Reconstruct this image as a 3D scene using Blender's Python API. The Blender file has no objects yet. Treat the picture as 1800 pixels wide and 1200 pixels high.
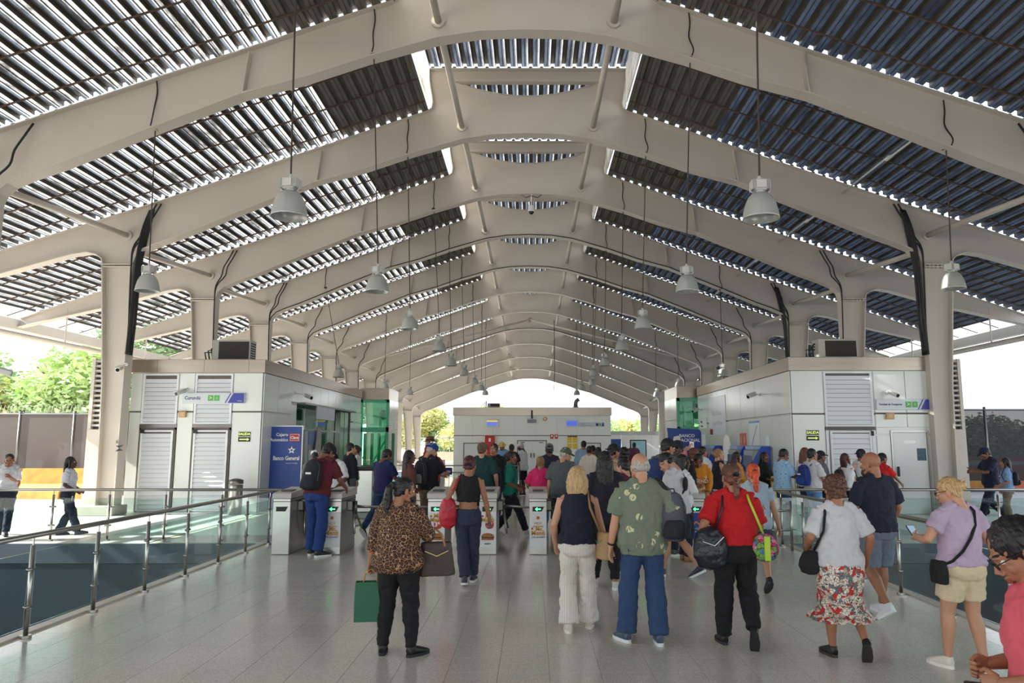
import bpy, bmesh, math, random
from math import sin, cos, pi, radians as R
from mathutils import Vector as V, Matrix as M, noise
from mathutils.geometry import tessellate_polygon
import numpy as np
random.seed(7)
SC = bpy.context.scene
COL = SC.collection

# ---------------------------------------------------------------- camera
CAMZ, FPX, CXP, TH = 1.8, 1300.0, 935.0, math.atan(178/1300)
cam_d = bpy.data.cameras.new('camera'); cam = bpy.data.objects.new('camera', cam_d); COL.objects.link(cam)
cam.location = (0, 0, CAMZ); cam.rotation_euler = (pi/2 + TH, 0, 0)
cam_d.sensor_width = 36; cam_d.lens = 26.0; cam_d.shift_x = -35/1800; cam_d.clip_end = 2000
SC.camera = cam
# ---------------------------------------------------------------- light
SC.view_settings.view_transform = 'Standard'; SC.view_settings.look = 'None'
SC.view_settings.gamma = 1; SC.view_settings.use_curve_mapping = False
SC.view_settings.exposure = 1.38
W = bpy.data.worlds.new('sky'); SC.world = W; W.use_nodes = True
nt = W.node_tree; nt.nodes.clear()
wo = nt.nodes.new('ShaderNodeOutputWorld'); wb = nt.nodes.new('ShaderNodeBackground')
tc = nt.nodes.new('ShaderNodeTexCoord'); sep = nt.nodes.new('ShaderNodeSeparateXYZ')
nt.links.new(tc.outputs['Generated'], sep.inputs[0])
rp = nt.nodes.new('ShaderNodeValToRGB'); nt.links.new(sep.outputs['Z'], rp.inputs[0])
rp.color_ramp.elements[0].position = 0.0; rp.color_ramp.elements[0].color = (0.95, 0.96, 0.95, 1)
rp.color_ramp.elements[1].position = 0.8; rp.color_ramp.elements[1].color = (0.26, 0.36, 0.52, 1)
e_ = rp.color_ramp.elements.new(.22); e_.color = (0.74, 0.80, 0.86, 1)
nt.links.new(rp.outputs[0], wb.inputs[0]); wb.inputs[1].default_value = 1.25
nt.links.new(wb.outputs[0], wo.inputs[0])
sd = bpy.data.lights.new('sun', 'SUN'); sun = bpy.data.objects.new('sun', sd); COL.objects.link(sun)
sd.energy = 7.0; sd.angle = R(0.6); sd.color = (1.0, 0.95, 0.86)
sun.rotation_euler = V((0.84, 0.10, -0.53)).to_track_quat('-Z', 'Y').to_euler()

# ---------------------------------------------------------------- helpers
def lin(c):
    return tuple(((x/255)/12.92 if x/255 <= .04045 else ((x/255+.055)/1.055)**2.4) for x in c) + (1,)
MATS = {}
def mat(name, col, rough=.6, metal=0.0, noise_amt=0.0, nscale=8.0, bump=0.0, bscale=40.0, spec=None, emit=None, col2=None, stretch=None, alpha=None):
    if name in MATS: return MATS[name]
    m = bpy.data.materials.new(name); m.use_nodes = True; n = m.node_tree; b = n.nodes['Principled BSDF']
    c = lin(col); b.inputs['Base Color'].default_value = c
    b.inputs['Roughness'].default_value = rough; b.inputs['Metallic'].default_value = metal
    if spec is not None: b.inputs['Specular IOR Level'].default_value = spec
    if emit: b.inputs['Emission Color'].default_value = c; b.inputs['Emission Strength'].default_value = emit
    if noise_amt or bump:
        t = n.nodes.new('ShaderNodeTexCoord'); mp = n.nodes.new('ShaderNodeMapping'); n.links.new(t.outputs['Object'], mp.inputs[0])
        if stretch: mp.inputs['Scale'].default_value = stretch
    if noise_amt:
        z = n.nodes.new('ShaderNodeTexNoise'); z.inputs['Scale'].default_value = nscale; z.inputs['Detail'].default_value = 5
        n.links.new(mp.outputs[0], z.inputs['Vector'])
        mx = n.nodes.new('ShaderNodeMix'); mx.data_type = 'RGBA'
        cr = n.nodes.new('ShaderNodeMapRange'); cr.inputs[1].default_value = .3; cr.inputs[2].default_value = .7
        n.links.new(z.outputs['Fac'], cr.inputs[0]); n.links.new(cr.outputs[0], mx.inputs[0])
        k = 1-noise_amt
        mx.inputs[6].default_value = lin(col2) if col2 else (c[0]*k, c[1]*k, c[2]*k, 1); mx.inputs[7].default_value = c
        n.links.new(mx.outputs[2], b.inputs['Base Color'])
    if bump:
        z2 = n.nodes.new('ShaderNodeTexNoise'); z2.inputs['Scale'].default_value = bscale; z2.inputs['Detail'].default_value = 3
        n.links.new(mp.outputs[0], z2.inputs['Vector'])
        bp = n.nodes.new('ShaderNodeBump'); bp.inputs['Strength'].default_value = bump; bp.inputs['Distance'].default_value = .02
        n.links.new(z2.outputs['Fac'], bp.inputs['Height']); n.links.new(bp.outputs[0], b.inputs['Normal'])
    MATS[name] = m; return m

def mesh(name, vs, fs, mats=None, mi=None, smooth=False):
    me = bpy.data.meshes.new(name); me.from_pydata([tuple(v) for v in vs], [], fs)
    for m in (mats or []): me.materials.append(m)
    if mi: me.polygons.foreach_set('material_index', mi)
    if smooth: me.shade_smooth()
    me.update(); return me
def link(name, me, parent=None, loc=None, rot=None):
    o = bpy.data.objects.new(name, me); COL.objects.link(o)
    if parent: o.parent = parent
    if loc is not None: o.location = loc
    if rot is not None: o.rotation_euler = rot
    return o
def tag(o, label=None, cat=None, group=None, kind=None):
    if label: o['label'] = label
    if cat: o['category'] = cat
    if group: o['group'] = group
    if kind: o['kind'] = kind
    return o
def thing(name, label, cat, loc=(0, 0, 0), rz=0, group=None):
    return tag(link(name, None, None, loc, (0, 0, rz)), label, cat, group)

class MB:
    """collects simple shapes and links them as one mesh object"""
    def __init__(s): s.v = []; s.f = []; s.m = []
    def add(s, vs, fs, mi=0):
        k = len(s.v); s.v += [V(v) for v in vs]; s.f += [tuple(i+k for i in f) for f in fs]; s.m += [mi]*len(fs); return s
    def box(s, x0, x1, y0, y1, z0, z1, mi=0, X=None):
        vs = [V((x, y, z)) for z in (z0, z1) for x, y in ((x0, y0), (x1, y0), (x1, y1), (x0, y1))]
        if X is not None: vs = [X @ v for v in vs]
        return s.add(vs, [(3, 2, 1, 0), (4, 5, 6, 7), (0, 1, 5, 4), (1, 2, 6, 5), (2, 3, 7, 6), (3, 0, 4, 7)], mi)
    def bevbox(s, x0, x1, y0, y1, z0, z1, b=.01, mi=0, X=None):
        vs = []
        for z, e in ((z0, b), (z0+b, 0), (z1-b, 0), (z1, b)):
            q = b-e
            a = e
            for x, y in ((x0+a, y0+a+q*.4), (x0+a+q*.4, y0+a), (x1-a-q*.4, y0+a), (x1-a, y0+a+q*.4), (x1-a, y1-a-q*.4), (x1-a-q*.4, y1-a), (x0+a+q*.4, y1-a), (x0+a, y1-a-q*.4)):
                vs.append(V((x, y, z)))
        if X is not None: vs = [X @ v for v in vs]
        fs = [tuple(range(7, -1, -1)), tuple(range(24, 32))]
        for r in range(3):
            for i in range(8): fs.append((r*8+i, r*8+(i+1) % 8, r*8+8+(i+1) % 8, r*8+8+i))
        return s.add(vs, fs, mi)
    def tube(s, pts, r, n=8, side=None, cap=True, mi=0, closed=False):
        pts = [V(p) for p in pts]; N = len(pts); rr = r if isinstance(r, (list, tuple)) else [r]*N
        vs = []; S = None
        for i, p in enumerate(pts):
            if closed: t = pts[(i+1) % N]-pts[i-1]
            else: t = (pts[min(i+1, N-1)]-pts[max(i-1, 0)])
            t = t.normalized() if t.length > 1e-9 else V((0, 0, 1))
            ref = V(side) if side is not None else (S if S is not None else (V((1, 0, 0)) if abs(t.x) < .8 else V((0, 1, 0))))
            S = ref - t*ref.dot(t); S.normalize(); B = t.cross(S)
            a, b = rr[i] if isinstance(rr[i], (tuple, list)) else (rr[i], rr[i])
            for k in range(n):
                an = 2*pi*k/n; vs.append(p + S*(a*cos(an)) + B*(b*sin(an)))
        fs = []
        for i in range(N if closed else N-1):
            j = (i+1) % N
            for k in range(n): fs.append((i*n+k, i*n+(k+1) % n, j*n+(k+1) % n, j*n+k))
        if cap and not closed: fs += [tuple(range(n-1, -1, -1)), tuple(range((N-1)*n, N*n))]
        return s.add(vs, fs, mi)
    def ell(s, c, r, n=12, m=8, X=None, mi=0):
        c = V(c); vs = [c+V((0, 0, -r[2]))]
        for i in range(1, m):
            a = -pi/2+pi*i/m
            for k in range(n): vs.append(c+V((r[0]*cos(a)*cos(2*pi*k/n), r[1]*cos(a)*sin(2*pi*k/n), r[2]*sin(a))))
        vs.append(c+V((0, 0, r[2]))); L = len(vs)-1
        fs = [(0, 1+(k+1) % n, 1+k) for k in range(n)]+[(L, L-n+k, L-n+(k+1) % n) for k in range(n)]
        for i in range(m-2):
            for k in range(n): fs.append((1+i*n+k, 1+i*n+(k+1) % n, 1+(i+1)*n+(k+1) % n, 1+(i+1)*n+k))
        if X is not None: vs = [X @ v for v in vs]
        return s.add(vs, fs, mi)
    def lathe(s, prof, n=20, c=(0, 0, 0), mi=0):
        c = V(c); vs = []; P = len(prof)
        for r, z in prof:
            for k in range(n): vs.append(c+V((r*cos(2*pi*k/n), r*sin(2*pi*k/n), z)))
        fs = []
        for i in range(P-1):
            for k in range(n): fs.append((i*n+k, i*n+(k+1) % n, (i+1)*n+(k+1) % n, (i+1)*n+k))
        if prof[0][0] > 1e-4: fs.append(tuple(range(n-1, -1, -1)))
        if prof[-1][0] > 1e-4: fs.append(tuple(range((P-1)*n, P*n)))
        return s.add(vs, fs, mi)
    def prism(s, loops, f, d, mi=0):
        """loops of 2-D points (outer, holes); f maps (u,w,depth)->Vector; d=(d0,d1)"""
        flat = [p for l in loops for p in l]; k0 = len(flat)
        tr = tessellate_polygon([[V((p[0], p[1], 0)) for p in l] for l in loops])
        vs = [f(p[0], p[1], d[0]) for p in flat]+[f(p[0], p[1], d[1]) for p in flat]
        fs = [tuple(t) for t in tr]+[tuple(i+k0 for i in reversed(t)) for t in tr]
        b = 0
        for l in loops:
            n = len(l)
            for i in range(n): fs.append((b+i, b+(i+1) % n, b+(i+1) % n+k0, b+i+k0))
            b += n
        return s.add(vs, fs, mi)
    def strip(s, path, w, t, f, mi=0):
        """flange: band of width w (depth) and thickness t following 2-D path"""
        P = [V((p[0], p[1])) for p in path]; vs = []
        for i, p in enumerate(P):
            d = (P[min(i+1, len(P)-1)]-P[max(i-1, 0)]).normalized(); nn = V((-d.y, d.x))*t/2
            for q, dd in ((p-nn, -w/2), (p-nn, w/2), (p+nn, w/2), (p+nn, -w/2)): vs.append(f(q.x, q.y, dd))
        fs = [(0, 1, 2, 3), tuple(len(vs)-4+i for i in (3, 2, 1, 0))]
        for i in range(len(P)-1):
            for k in range(4): fs.append((i*4+k, i*4+(k+1) % 4, i*4+4+(k+1) % 4, i*4+4+k))
        return s.add(vs, fs, mi)
    def mesh(s, name, mats=None, smooth=False, norm=True):
        mats = mats if isinstance(mats, (list, tuple)) else ([mats] if mats else [])
        me = mesh(name, s.v, s.f, mats, s.m, smooth)
        if norm:
            bm = bmesh.new(); bm.from_mesh(me); bmesh.ops.recalc_face_normals(bm, faces=bm.faces); bm.to_mesh(me); bm.free()
        return me
    def obj(s, name, mats=None, parent=None, smooth=False, loc=None, rot=None, norm=True):
        return link(name, s.mesh(name, mats, smooth, norm), parent, loc, rot)

def soft_path(pts, n=4):
    pts = [V(p) for p in pts]; out = []
    for i in range(len(pts)-1):
        a, b, c, d = pts[max(i-1, 0)], pts[i], pts[i+1], pts[min(i+2, len(pts)-1)]
        for k in range(n):
            t = k/n; out.append(.5*((2*b)+(c-a)*t+(2*a-5*b+4*c-d)*t*t+(3*b-a-3*c+d)*t**3))
    return out+[pts[-1]]
def at(px, py, Y):
    """world point seen at photo pixel (px,py) at distance Y along the hall"""
    k = (600-py)/FPX; t = (k+math.tan(TH))/(1-k*math.tan(TH)); dz = t*Y
    return V(((px-CXP)*(Y*cos(TH)+dz*sin(TH))/FPX, Y, dz+CAMZ))
def ground(px, py):
    k = (600-py)/FPX; t = (k+math.tan(TH))/(1-k*math.tan(TH)); return at(px, py, -CAMZ/t)

def text(s, size, m, parent, loc, rot=(pi/2, 0, 0), align='CENTER', name='lettering', depth=.002, shear=0, bold=0.0, sx=1.0):
    c = bpy.data.curves.new(name, 'FONT'); c.body = s; c.size = size; c.align_x = align; c.align_y = 'CENTER'; c.extrude = depth
    c.shear = shear; c.offset = bold; c.resolution_u = 2; c.space_line = .85
    tmp = bpy.data.objects.new('t', c); me = bpy.data.meshes.new_from_object(tmp); bpy.data.objects.remove(tmp); bpy.data.curves.remove(c)
    me.materials.clear(); me.materials.append(m); me.name = name
    o = link(name, me, parent, loc, rot); o.scale = (sx, 1, 1); return o

# ---------------------------------------------------------------- common materials
steel = mat('brushed_steel', (176, 174, 168), .28, 1.0, noise_amt=.12, nscale=3, stretch=(1, 1, 40))
steel_dark = mat('dark_steel', (120, 118, 114), .35, .9)
cream = mat('cream_paint', (196, 188, 177), .5, noise_amt=.07, nscale=.8)
black = mat('black_rubber', (22, 22, 24), .5)
glassm = bpy.data.materials.new('clear_glass'); glassm.use_nodes = True
def glass_mat(m, tint, fac, rough=.02):
    n = m.node_tree; n.nodes.clear(); o = n.nodes.new('ShaderNodeOutputMaterial'); t = n.nodes.new('ShaderNodeBsdfTransparent')
    g = n.nodes.new('ShaderNodeBsdfGlossy'); g.inputs['Roughness'].default_value = rough
    t.inputs[0].default_value = tint; mx = n.nodes.new('ShaderNodeMixShader'); lw = n.nodes.new('ShaderNodeLayerWeight'); pw = n.nodes.new('ShaderNodeMath'); pw.operation = 'POWER'; pw.inputs[1].default_value = 5; n.links.new(lw.outputs['Facing'], pw.inputs[0])
    ad = n.nodes.new('ShaderNodeMath'); ad.operation = 'MULTIPLY_ADD'; ad.inputs[1].default_value = .9; ad.inputs[2].default_value = .02+fac; ad.use_clamp = True; n.links.new(pw.outputs[0], ad.inputs[0])
    n.links.new(ad.outputs[0], mx.inputs[0]); n.links.new(t.outputs[0], mx.inputs[1]); n.links.new(g.outputs[0], mx.inputs[2]); n.links.new(mx.outputs[0], o.inputs[0])
glass_mat(glassm, (.86, .95, .93, 1), .02)
greeng = bpy.data.materials.new('green_glass'); greeng.use_nodes = True; glass_mat(greeng, (.62, .93, .79, 1), .05, .03)
# ---------------------------------------------------------------- floor
def terrazzo(name, tones, rough):
    m = bpy.data.materials.new(name); m.use_nodes = True; n = m.node_tree; b = n.nodes['Principled BSDF']
    g = n.nodes.new('ShaderNodeNewGeometry')
    v = n.nodes.new('ShaderNodeTexVoronoi'); v.inputs['Scale'].default_value = 130; n.links.new(g.outputs['Position'], v.inputs['Vector'])
    z = n.nodes.new('ShaderNodeTexNoise'); z.inputs['Scale'].default_value = .55; z.inputs['Detail'].default_value = 6; n.links.new(g.outputs['Position'], z.inputs['Vector'])
    cr = n.nodes.new('ShaderNodeValToRGB'); n.links.new(v.outputs['Color'], cr.inputs[0])
    cr.color_ramp.elements[0].color = lin(tones[0]); cr.color_ramp.elements[1].color = lin(tones[1]); cr.color_ramp.elements[0].position = .1
    mx = n.nodes.new('ShaderNodeMix'); mx.data_type = 'RGBA'; mx.blend_type = 'MULTIPLY'; mx.inputs[0].default_value = 1
    c2 = n.nodes.new('ShaderNodeValToRGB'); n.links.new(z.outputs['Fac'], c2.inputs[0]); c2.color_ramp.elements[0].color = (.84, .82, .8, 1); c2.color_ramp.elements[0].position = .3; c2.color_ramp.elements[1].position = .7
    n.links.new(cr.outputs[0], mx.inputs[6]); n.links.new(c2.outputs[0], mx.inputs[7]); n.links.new(mx.outputs[2], b.inputs['Base Color'])
    mr = n.nodes.new('ShaderNodeMapRange'); mr.inputs[3].default_value = rough*.8; mr.inputs[4].default_value = rough*1.25
    n.links.new(z.outputs['Fac'], mr.inputs[0]); n.links.new(mr.outputs[0], b.inputs['Roughness'])
    b.inputs['Specular IOR Level'].default_value = .55
    return m
tz = terrazzo('terrazzo', ((198, 192, 181), (240, 236, 227)), .17)
grout = mat('grout', (226, 218, 200), .6)
conc = mat('concrete', (170, 166, 160), .8, noise_amt=.15, nscale=2)
floor = tag(link('floor', None), 'polished grey-beige terrazzo hall floor', kind='structure')
XL, XR, YE, YB = -4.80, 4.50, 13.75, -32.0
mb = MB()   # slab with the two stair openings left free
for x0, x1, y0, y1 in ((XL, XR, YB, YE), (-14, 14, YE, 76)): mb.box(x0, x1, y0, y1, -.35, -.012)
mb.box(-14, XL, YB, -3.2, -.35, -.012); mb.box(XR, 14, YB, -3.2, -.35, -.012); mb.obj('slab', grout, floor)
T = .405; x_first = .14-T*13
tile_me = MB().bevbox(0, T-.0025, 0, T-.0025, -.012, 0, .001).mesh('tile', tz)
cnt = 0; rest = MB()
rows = int((40-5.3)/T)
for j in range(rows):
    y = 5.35+j*T
    for i in range(-8, 34):
        x = x_first+i*T
        if y < YE+.02 and (x < XL-.05 or x+T > XR+.1): continue
        if x < -7 or x > 6.6: continue
        pxl = abs(x+T/2)*1300/y
        if cnt < 300 and y < YE and pxl < 900:
            link('tile', tile_me, floor, (x, y, 0)); cnt += 1
        else: rest.box(x, x+T-.0025, y, y+T-.0025, -.012, 0)
for y0 in np.arange(-4, 5.35-T, T): 
    for i in range(-8, 34):
        x = x_first+i*T
        if x > XL-.05 and x+T < XR+.1: rest.box(x, x+T-.004, y0, y0+T-.004, -.012, 0)
tag(rest.obj('tile_field', tz, floor, norm=False), kind='stuff')
mb = MB(); mb.box(-14, -7.0, YE, 76, -.012, 0); mb.box(6.7, 14, YE, 76, -.012, 0); mb.box(-7, 6.7, 39.6, 76, -.012, -.001); mb.obj('outer_paving', mat('light_paving', (226, 224, 216), .3, noise_amt=.1), floor)
# stone kerb beside each opening
kerb = mat('pale_stone', (196, 190, 180), .35, noise_amt=.12, nscale=3)
for x0, x1, nm in ((XL-.13, XL+.0, 'a'), (XR, XR+.13, 'b')):
    k = tag(link('trim_1' if nm == 'a' else 'trim_2', None), 'pale stone edging along the %s stair opening' % ('left' if nm == 'a' else 'right'), kind='structure')
    for i, y in enumerate(np.arange(4.2, YE-.1, 1.2)): MB().bevbox(x0, x1, y, min(y+1.195, YE), -.35, .012, .004).obj('stone', kerb, k)
# stair wells
navy = mat('dark_well_wall', (46, 58, 70), .3, noise_amt=.15, nscale=1.5)
navy2 = mat('well_coping', (70, 80, 92), .4)
for s, xa, xb, nm in ((-1, -14.0, XL-.13, 'wall_left'), (1, XR+.13, 14.0, 'wall_right')):
    w = MB(); w.box(xa, xb, YE-.05, YE+.15, -4.5, -.352); w.box(xa, xb, -3, YE+.1, -4.6, -4.5)
    if s < 0: w.box(xb, xb+.13, -3, YE, -4.5, -.35); w.box(xa-.2, xa, -3, YE, -4.5, .0)
    else: w.box(xa-.13, xa, -3, YE, -4.5, -.35); w.box(xb, xb+.2, -3, YE, -4.5, 0)
    o = tag(w.obj(nm, navy), 'dark wall of the %s stair well' % ('left' if s < 0 else 'right'), kind='structure')
    c = MB(); c.box(xa, xb, YE-.07, YE-.001, -.34, -.002); c.obj('coping', navy2, o)
    # handrail going down in the well
    h = MB(); h.tube([(s*5.4, 4, -.8), (s*5.4, 9, -.35)], .025); h.obj('stair_handrail', steel, o)

# ---------------------------------------------------------------- roof frames
XC = -.12
Yf = {i: 14.0+5.1*i for i in range(-9, 12)}
APEX = {-3: 10.05, -2: 10.05, -1: 10.05, 0: 10.02, 1: 10.06, 2: 10.14, 3: 10.14, 4: 10.07, 5: 9.93, 6: 9.73, 7: 9.46, 8: 9.13, 9: 8.72, 10: 8.24, 11: 7.85}
for i in range(-9, -3): APEX[i] = 10.05  # unseen roof bays behind the camera, added to darken the near hall
ZO = {i: APEX[i]-10.06 for i in APEX}
bot = [(0, 10.06), (.9, 10.03), (1.75, 9.9), (3.2, 9.47), (4.4, 9.05), (5.65, 8.72-.02), (7.6, 7.9), (9.1, 7.26), (9.75, 7.02), (10.1, 6.86), (10.3, 6.66), (10.38, 6.42)]
top = [(2.72, 11.9), (2.62, 11.3), (2.56, 10.95), (2.6, 10.78), (2.74, 10.67), (2.95, 10.6), (3.4, 10.44), (5.85, 9.56), (10.1, 8.05), (13.8, 6.82), (16.8, 5.78)]
outb = [(16.85, 5.5), (13.8, 6.2), (12.0, 6.72), (11.6, 6.78), (11.35, 6.72), (11.2, 6.6), (11.15, 6.42)]
def topz(u): 
    for (a, za), (b, zb) in zip(top[6:], top[7:]):
        if u <= b: return za+(zb-za)*(u-a)/(b-a)
    return top[-1][1]
def fw(u, w, d): return V((u, d, w))
right = list(reversed(outb)) + list(reversed(top))      # column outer joint -> tip -> up the slope to the monitor
half_b = bot                                            # apex -> knee
outer = [(-u, z) for u, z in reversed(half_b)] + half_b[1:] + right + [(-u, z) for u, z in reversed(right)]
lens_pts = [(-1.95, 11.56)] + [(1.95*x, 11.56-.4*(1-x*x)) for x in np.linspace(-.9, .9, 11)] + [(1.95, 11.56)]
wm = MB(); wm.prism([outer, lens_pts[::-1]], fw, (-.015, .015)); web_me = wm.mesh('web', cream)
fm = MB()
full_b = [(-u, z) for u, z in reversed(half_b)] + half_b[1:]
fm.strip(full_b, .34, .03, fw); bf_me = fm.mesh('bottom_flange', cream)
fm = MB()
for s in (-1, 1):
    p = [(s*u, z) for u, z in top]; fm.strip(p, .3, .025, fw)
    fm.strip([(s*u, z) for u, z in outb], .3, .025, fw)
fm.strip([(-2.72, 11.9), (2.72, 11.9)], .3, .03, fw); tf_me = fm.mesh('top_flange', cream)
fm = MB(); fm.strip([(-2, 11.6), (2, 11.6)], .2, .1, fw); fm.strip(lens_pts[1:-1], .1, .02, fw); lf_me = fm.mesh('ridge_opening_rim', cream)
stf_me = MB().box(-.012, .012, -.17, .17, 0, .86).mesh('stiffener', cream)
jp = MB(); jp.box(-.02, .79, -.18, .18, -.06, -.03); jp.box(-.02, .79, -.18, .18, 0, .03)
for bx in np.linspace(.06, .7, 7):
    for by in (-.16,): jp.tube([(bx, by, -.09), (bx, by, .06)], .018, 6)
jp_me = jp.mesh('joint_plate', cream)
def column_mesh(s, h):
    """tapering plate column, h = height of its joint; inner edge near 10.38, outer edge tapers"""
    m = MB(); O = [(10.38, 0.0), (10.38, h), (11.15, h), (11.02, h*.75), (10.9, h*.5), (10.86, h*.25), (10.84, 0)]
    m.prism([[(s*a, b) for a, b in O]], fw, (-.02, .02))
    m.strip([(s*10.38, 0), (s*10.36, h)], .36, .03, fw); m.strip([(s*a, b) for a, b in O[2:]], .36, .03, fw)
    return m.mesh('column', cream)
plate = mat('concrete_plinth', (188, 182, 172), .8, noise_amt=.1, nscale=4)
ordw = ['nearest', 'second', 'third', 'fourth', 'fifth', 'sixth', 'seventh', 'eighth', 'ninth', 'tenth', 'eleventh', 'farthest']
frames = {}
for i in range(-2, 12):
    y, dz = Yf[i], ZO[i]
    lab = ('cream steel arched roof frame, %s in view from the camera' % ordw[i]) if i >= 0 else 'cream steel arched roof frame overhead, out of the picture'
    fr = thing('roof_frame', lab, 'roof frame', (XC, y, 0), 0, 'roof frames'); frames[i] = fr
    for me in (web_me, bf_me, tf_me, lf_me): link(me.name, me, fr, (0, 0, dz))
    for s in (-1, 1):
        for u, z, tilt in ((5.62, 8.72, 0), ): link('stiffener', stf_me, fr, (s*u, 0, z+dz), (0, s*R(-6), 0))
        if i >= -1:
            h = 6.42+dz
            c = link('column', column_mesh(s, h), fr)
            jo = link('joint_plate', jp_me, fr, (s*10.38, 0, h)); jo.rotation_euler = (0, 0, 0) if s > 0 else (0, 0, pi)
            MB().bevbox(s*10.3 if s > 0 else -11.35, 11.35 if s > 0 else -10.3, -.35, .35, 0, .24, .02).obj('plinth', plate, fr)
# ridge and knee tubes between neighbouring frames
tube_names = {('r', -1): 'left of the ridge', ('r', 1): 'right of the ridge', ('k', -1): 'at the left knees', ('k', 1): 'at the right knees'}
for i in range(-2, 11):
    for kind, u, z in (('r', 1.78, 10.28), ('k', 10.62, 7.25)):
        for s in (-1, 1):
            a = V((XC+s*u, Yf[i]+.02, z+ZO[i])); b = V((XC+s*u, Yf[i+1]-.02, z+ZO[i+1]))
            if kind == 'k': a.z -= .35
            t = thing('brace_tube', 'cream tube %s, in the %s roof bay from the camera' % (tube_names[(kind, s)], (['first', 'nearest unseen'] + ordw)[i+2]), 'brace', a, 0, 'brace tubes between the frames')
            m = MB(); m.tube([(0, 0, 0), b-a], .075, 10); m.obj('tube', cream, t, True)
            d = (b-a).normalized(); m = MB(); m.tube([b-a-d*.06, b-a-d*.0], .14, 12); m.obj('end_plate', cream, t)
# bracing in the seventh bay
for s in (-1, 1):
    a = V((XC, Yf[6]+2.5, 10.0+ZO[6])); b = V((XC+s*9.4, Yf[6]+.1, 7.2+ZO[6]))
    t = thing('brace_rod', 'cream diagonal brace from ridge to the %s knee' % ('left' if s < 0 else 'right'), 'brace', a)
    m = MB(); m.tube([(0, 0, 0), b-a], .07, 8); m.obj('rod', cream, t, True)
    m = MB(); m.ell((0, 0, 0), (.16, .06, .16)); m.obj('node_plate', cream, t, True)

# ---------------------------------------------------------------- roof sheets
rib_dark = mat('dark_roof_deck', (118, 113, 108), .45, .5, noise_amt=.3, nscale=1.2)
def pan_mat(name, dirty, clean, base):
    pan = bpy.data.materials.new(name); pan.use_nodes = True; n = pan.node_tree; n.nodes.clear()
    o_ = n.nodes.new('ShaderNodeOutputMaterial'); tr = n.nodes.new('ShaderNodeBsdfTranslucent'); df = n.nodes.new('ShaderNodeBsdfPrincipled'); mxs = n.nodes.new('ShaderNodeMixShader')
    ge = n.nodes.new('ShaderNodeNewGeometry'); nz = n.nodes.new('ShaderNodeTexNoise'); nz.inputs['Scale'].default_value = 1.6; nz.inputs['Detail'].default_value = 8; nz.inputs['Roughness'].default_value = .75
    mpp = n.nodes.new('ShaderNodeMapping'); mpp.inputs['Scale'].default_value = (1.6, .35, 1); n.links.new(ge.outputs['Position'], mpp.inputs[0]); n.links.new(mpp.outputs[0], nz.inputs['Vector'])
    crp = n.nodes.new('ShaderNodeValToRGB'); n.links.new(nz.outputs['Fac'], crp.inputs[0]); crp.color_ramp.elements[0].position = .40; crp.color_ramp.elements[0].color = dirty; crp.color_ramp.elements[1].position = .58; crp.color_ramp.elements[1].color = clean
    n.links.new(crp.outputs[0], tr.inputs[0]); df.inputs['Base Color'].default_value = base; df.inputs['Roughness'].default_value = .4
    mxs.inputs[0].default_value = .3; n.links.new(tr.outputs[0], mxs.inputs[1]); n.links.new(df.outputs[0], mxs.inputs[2]); n.links.new(mxs.outputs[0], o_.inputs[0])
    return pan
side_pan = pan_mat('translucent_side_panel', (.6, .57, .52, 1), (.9, .86, .8, 1), (.3, .28, .25, 1)); mon_pan = pan_mat('grey_monitor_pan', (.14, .14, .14, 1), (.42, .41, .4, 1), (.08, .08, .08, 1))
pan = pan_mat('clear_roof_pan', (.07, .07, .07, 1), (.62, .6, .56, 1), (.10, .10, .10, 1)); pan_blue = pan_mat('blue_tinted_roof_pan', (.02, .025, .035, 1), (.085, .098, .118, 1), (.08, .09, .11, 1))  # right-slope pans set much darker and bluer than the left ones
pur = mat('rusty_purlin', (92, 74, 62), .7, noise_amt=.3, nscale=20)
ceiling = tag(link('ceiling', None), 'ribbed steel roof with translucent strips', kind='structure')
PITCH = .3
def sheet_profile(x0, nrib):
    out = []
    for k in range(nrib):
        b = x0+k*PITCH; out += [(b, 0, 1), (b+.075, 0, 0), (b+.084, .014, 0), (b+.093, 0, 1), (b+.17, 0, 0), (b+.2, .09, 0), (b+.27, .09, 0)]
    out.append((x0+nrib*PITCH+.004, 0, 0)); return out     # (offset, height, next face is pan)
def sheet_mesh(prof, L, light, zend=0.0, pm=None):
    vs = []; fs = []; mi = []
    for t in (0, .012):
        for a, h, p in prof: vs += [(a, 0, h+t), (a, L, h+t+zend)]
    n2 = len(prof)*2
    for k in range(len(prof)-1):
        m = 1 if (prof[k][2] and light) else 0
        fs += [(2*k, 2*k+1, 2*k+3, 2*k+2), (n2+2*k, n2+2*k+2, n2+2*k+3, n2+2*k+1)]; mi += [m, m]
        if m: fs.pop(); mi.pop()   # one skin only where daylight passes
        fs += [(2*k, 2*k+2, n2+2*k+2, n2+2*k), (2*k+1, n2+2*k+1, n2+2*k+3, 2*k+3)]; mi += [0, 0]
    return mesh('roof_sheet', vs, fs, [rib_dark, pm or pan], mi)
GAP = .08
slope = math.atan2(9.56-5.78, 16.8-5.85)
cache = {}
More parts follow.
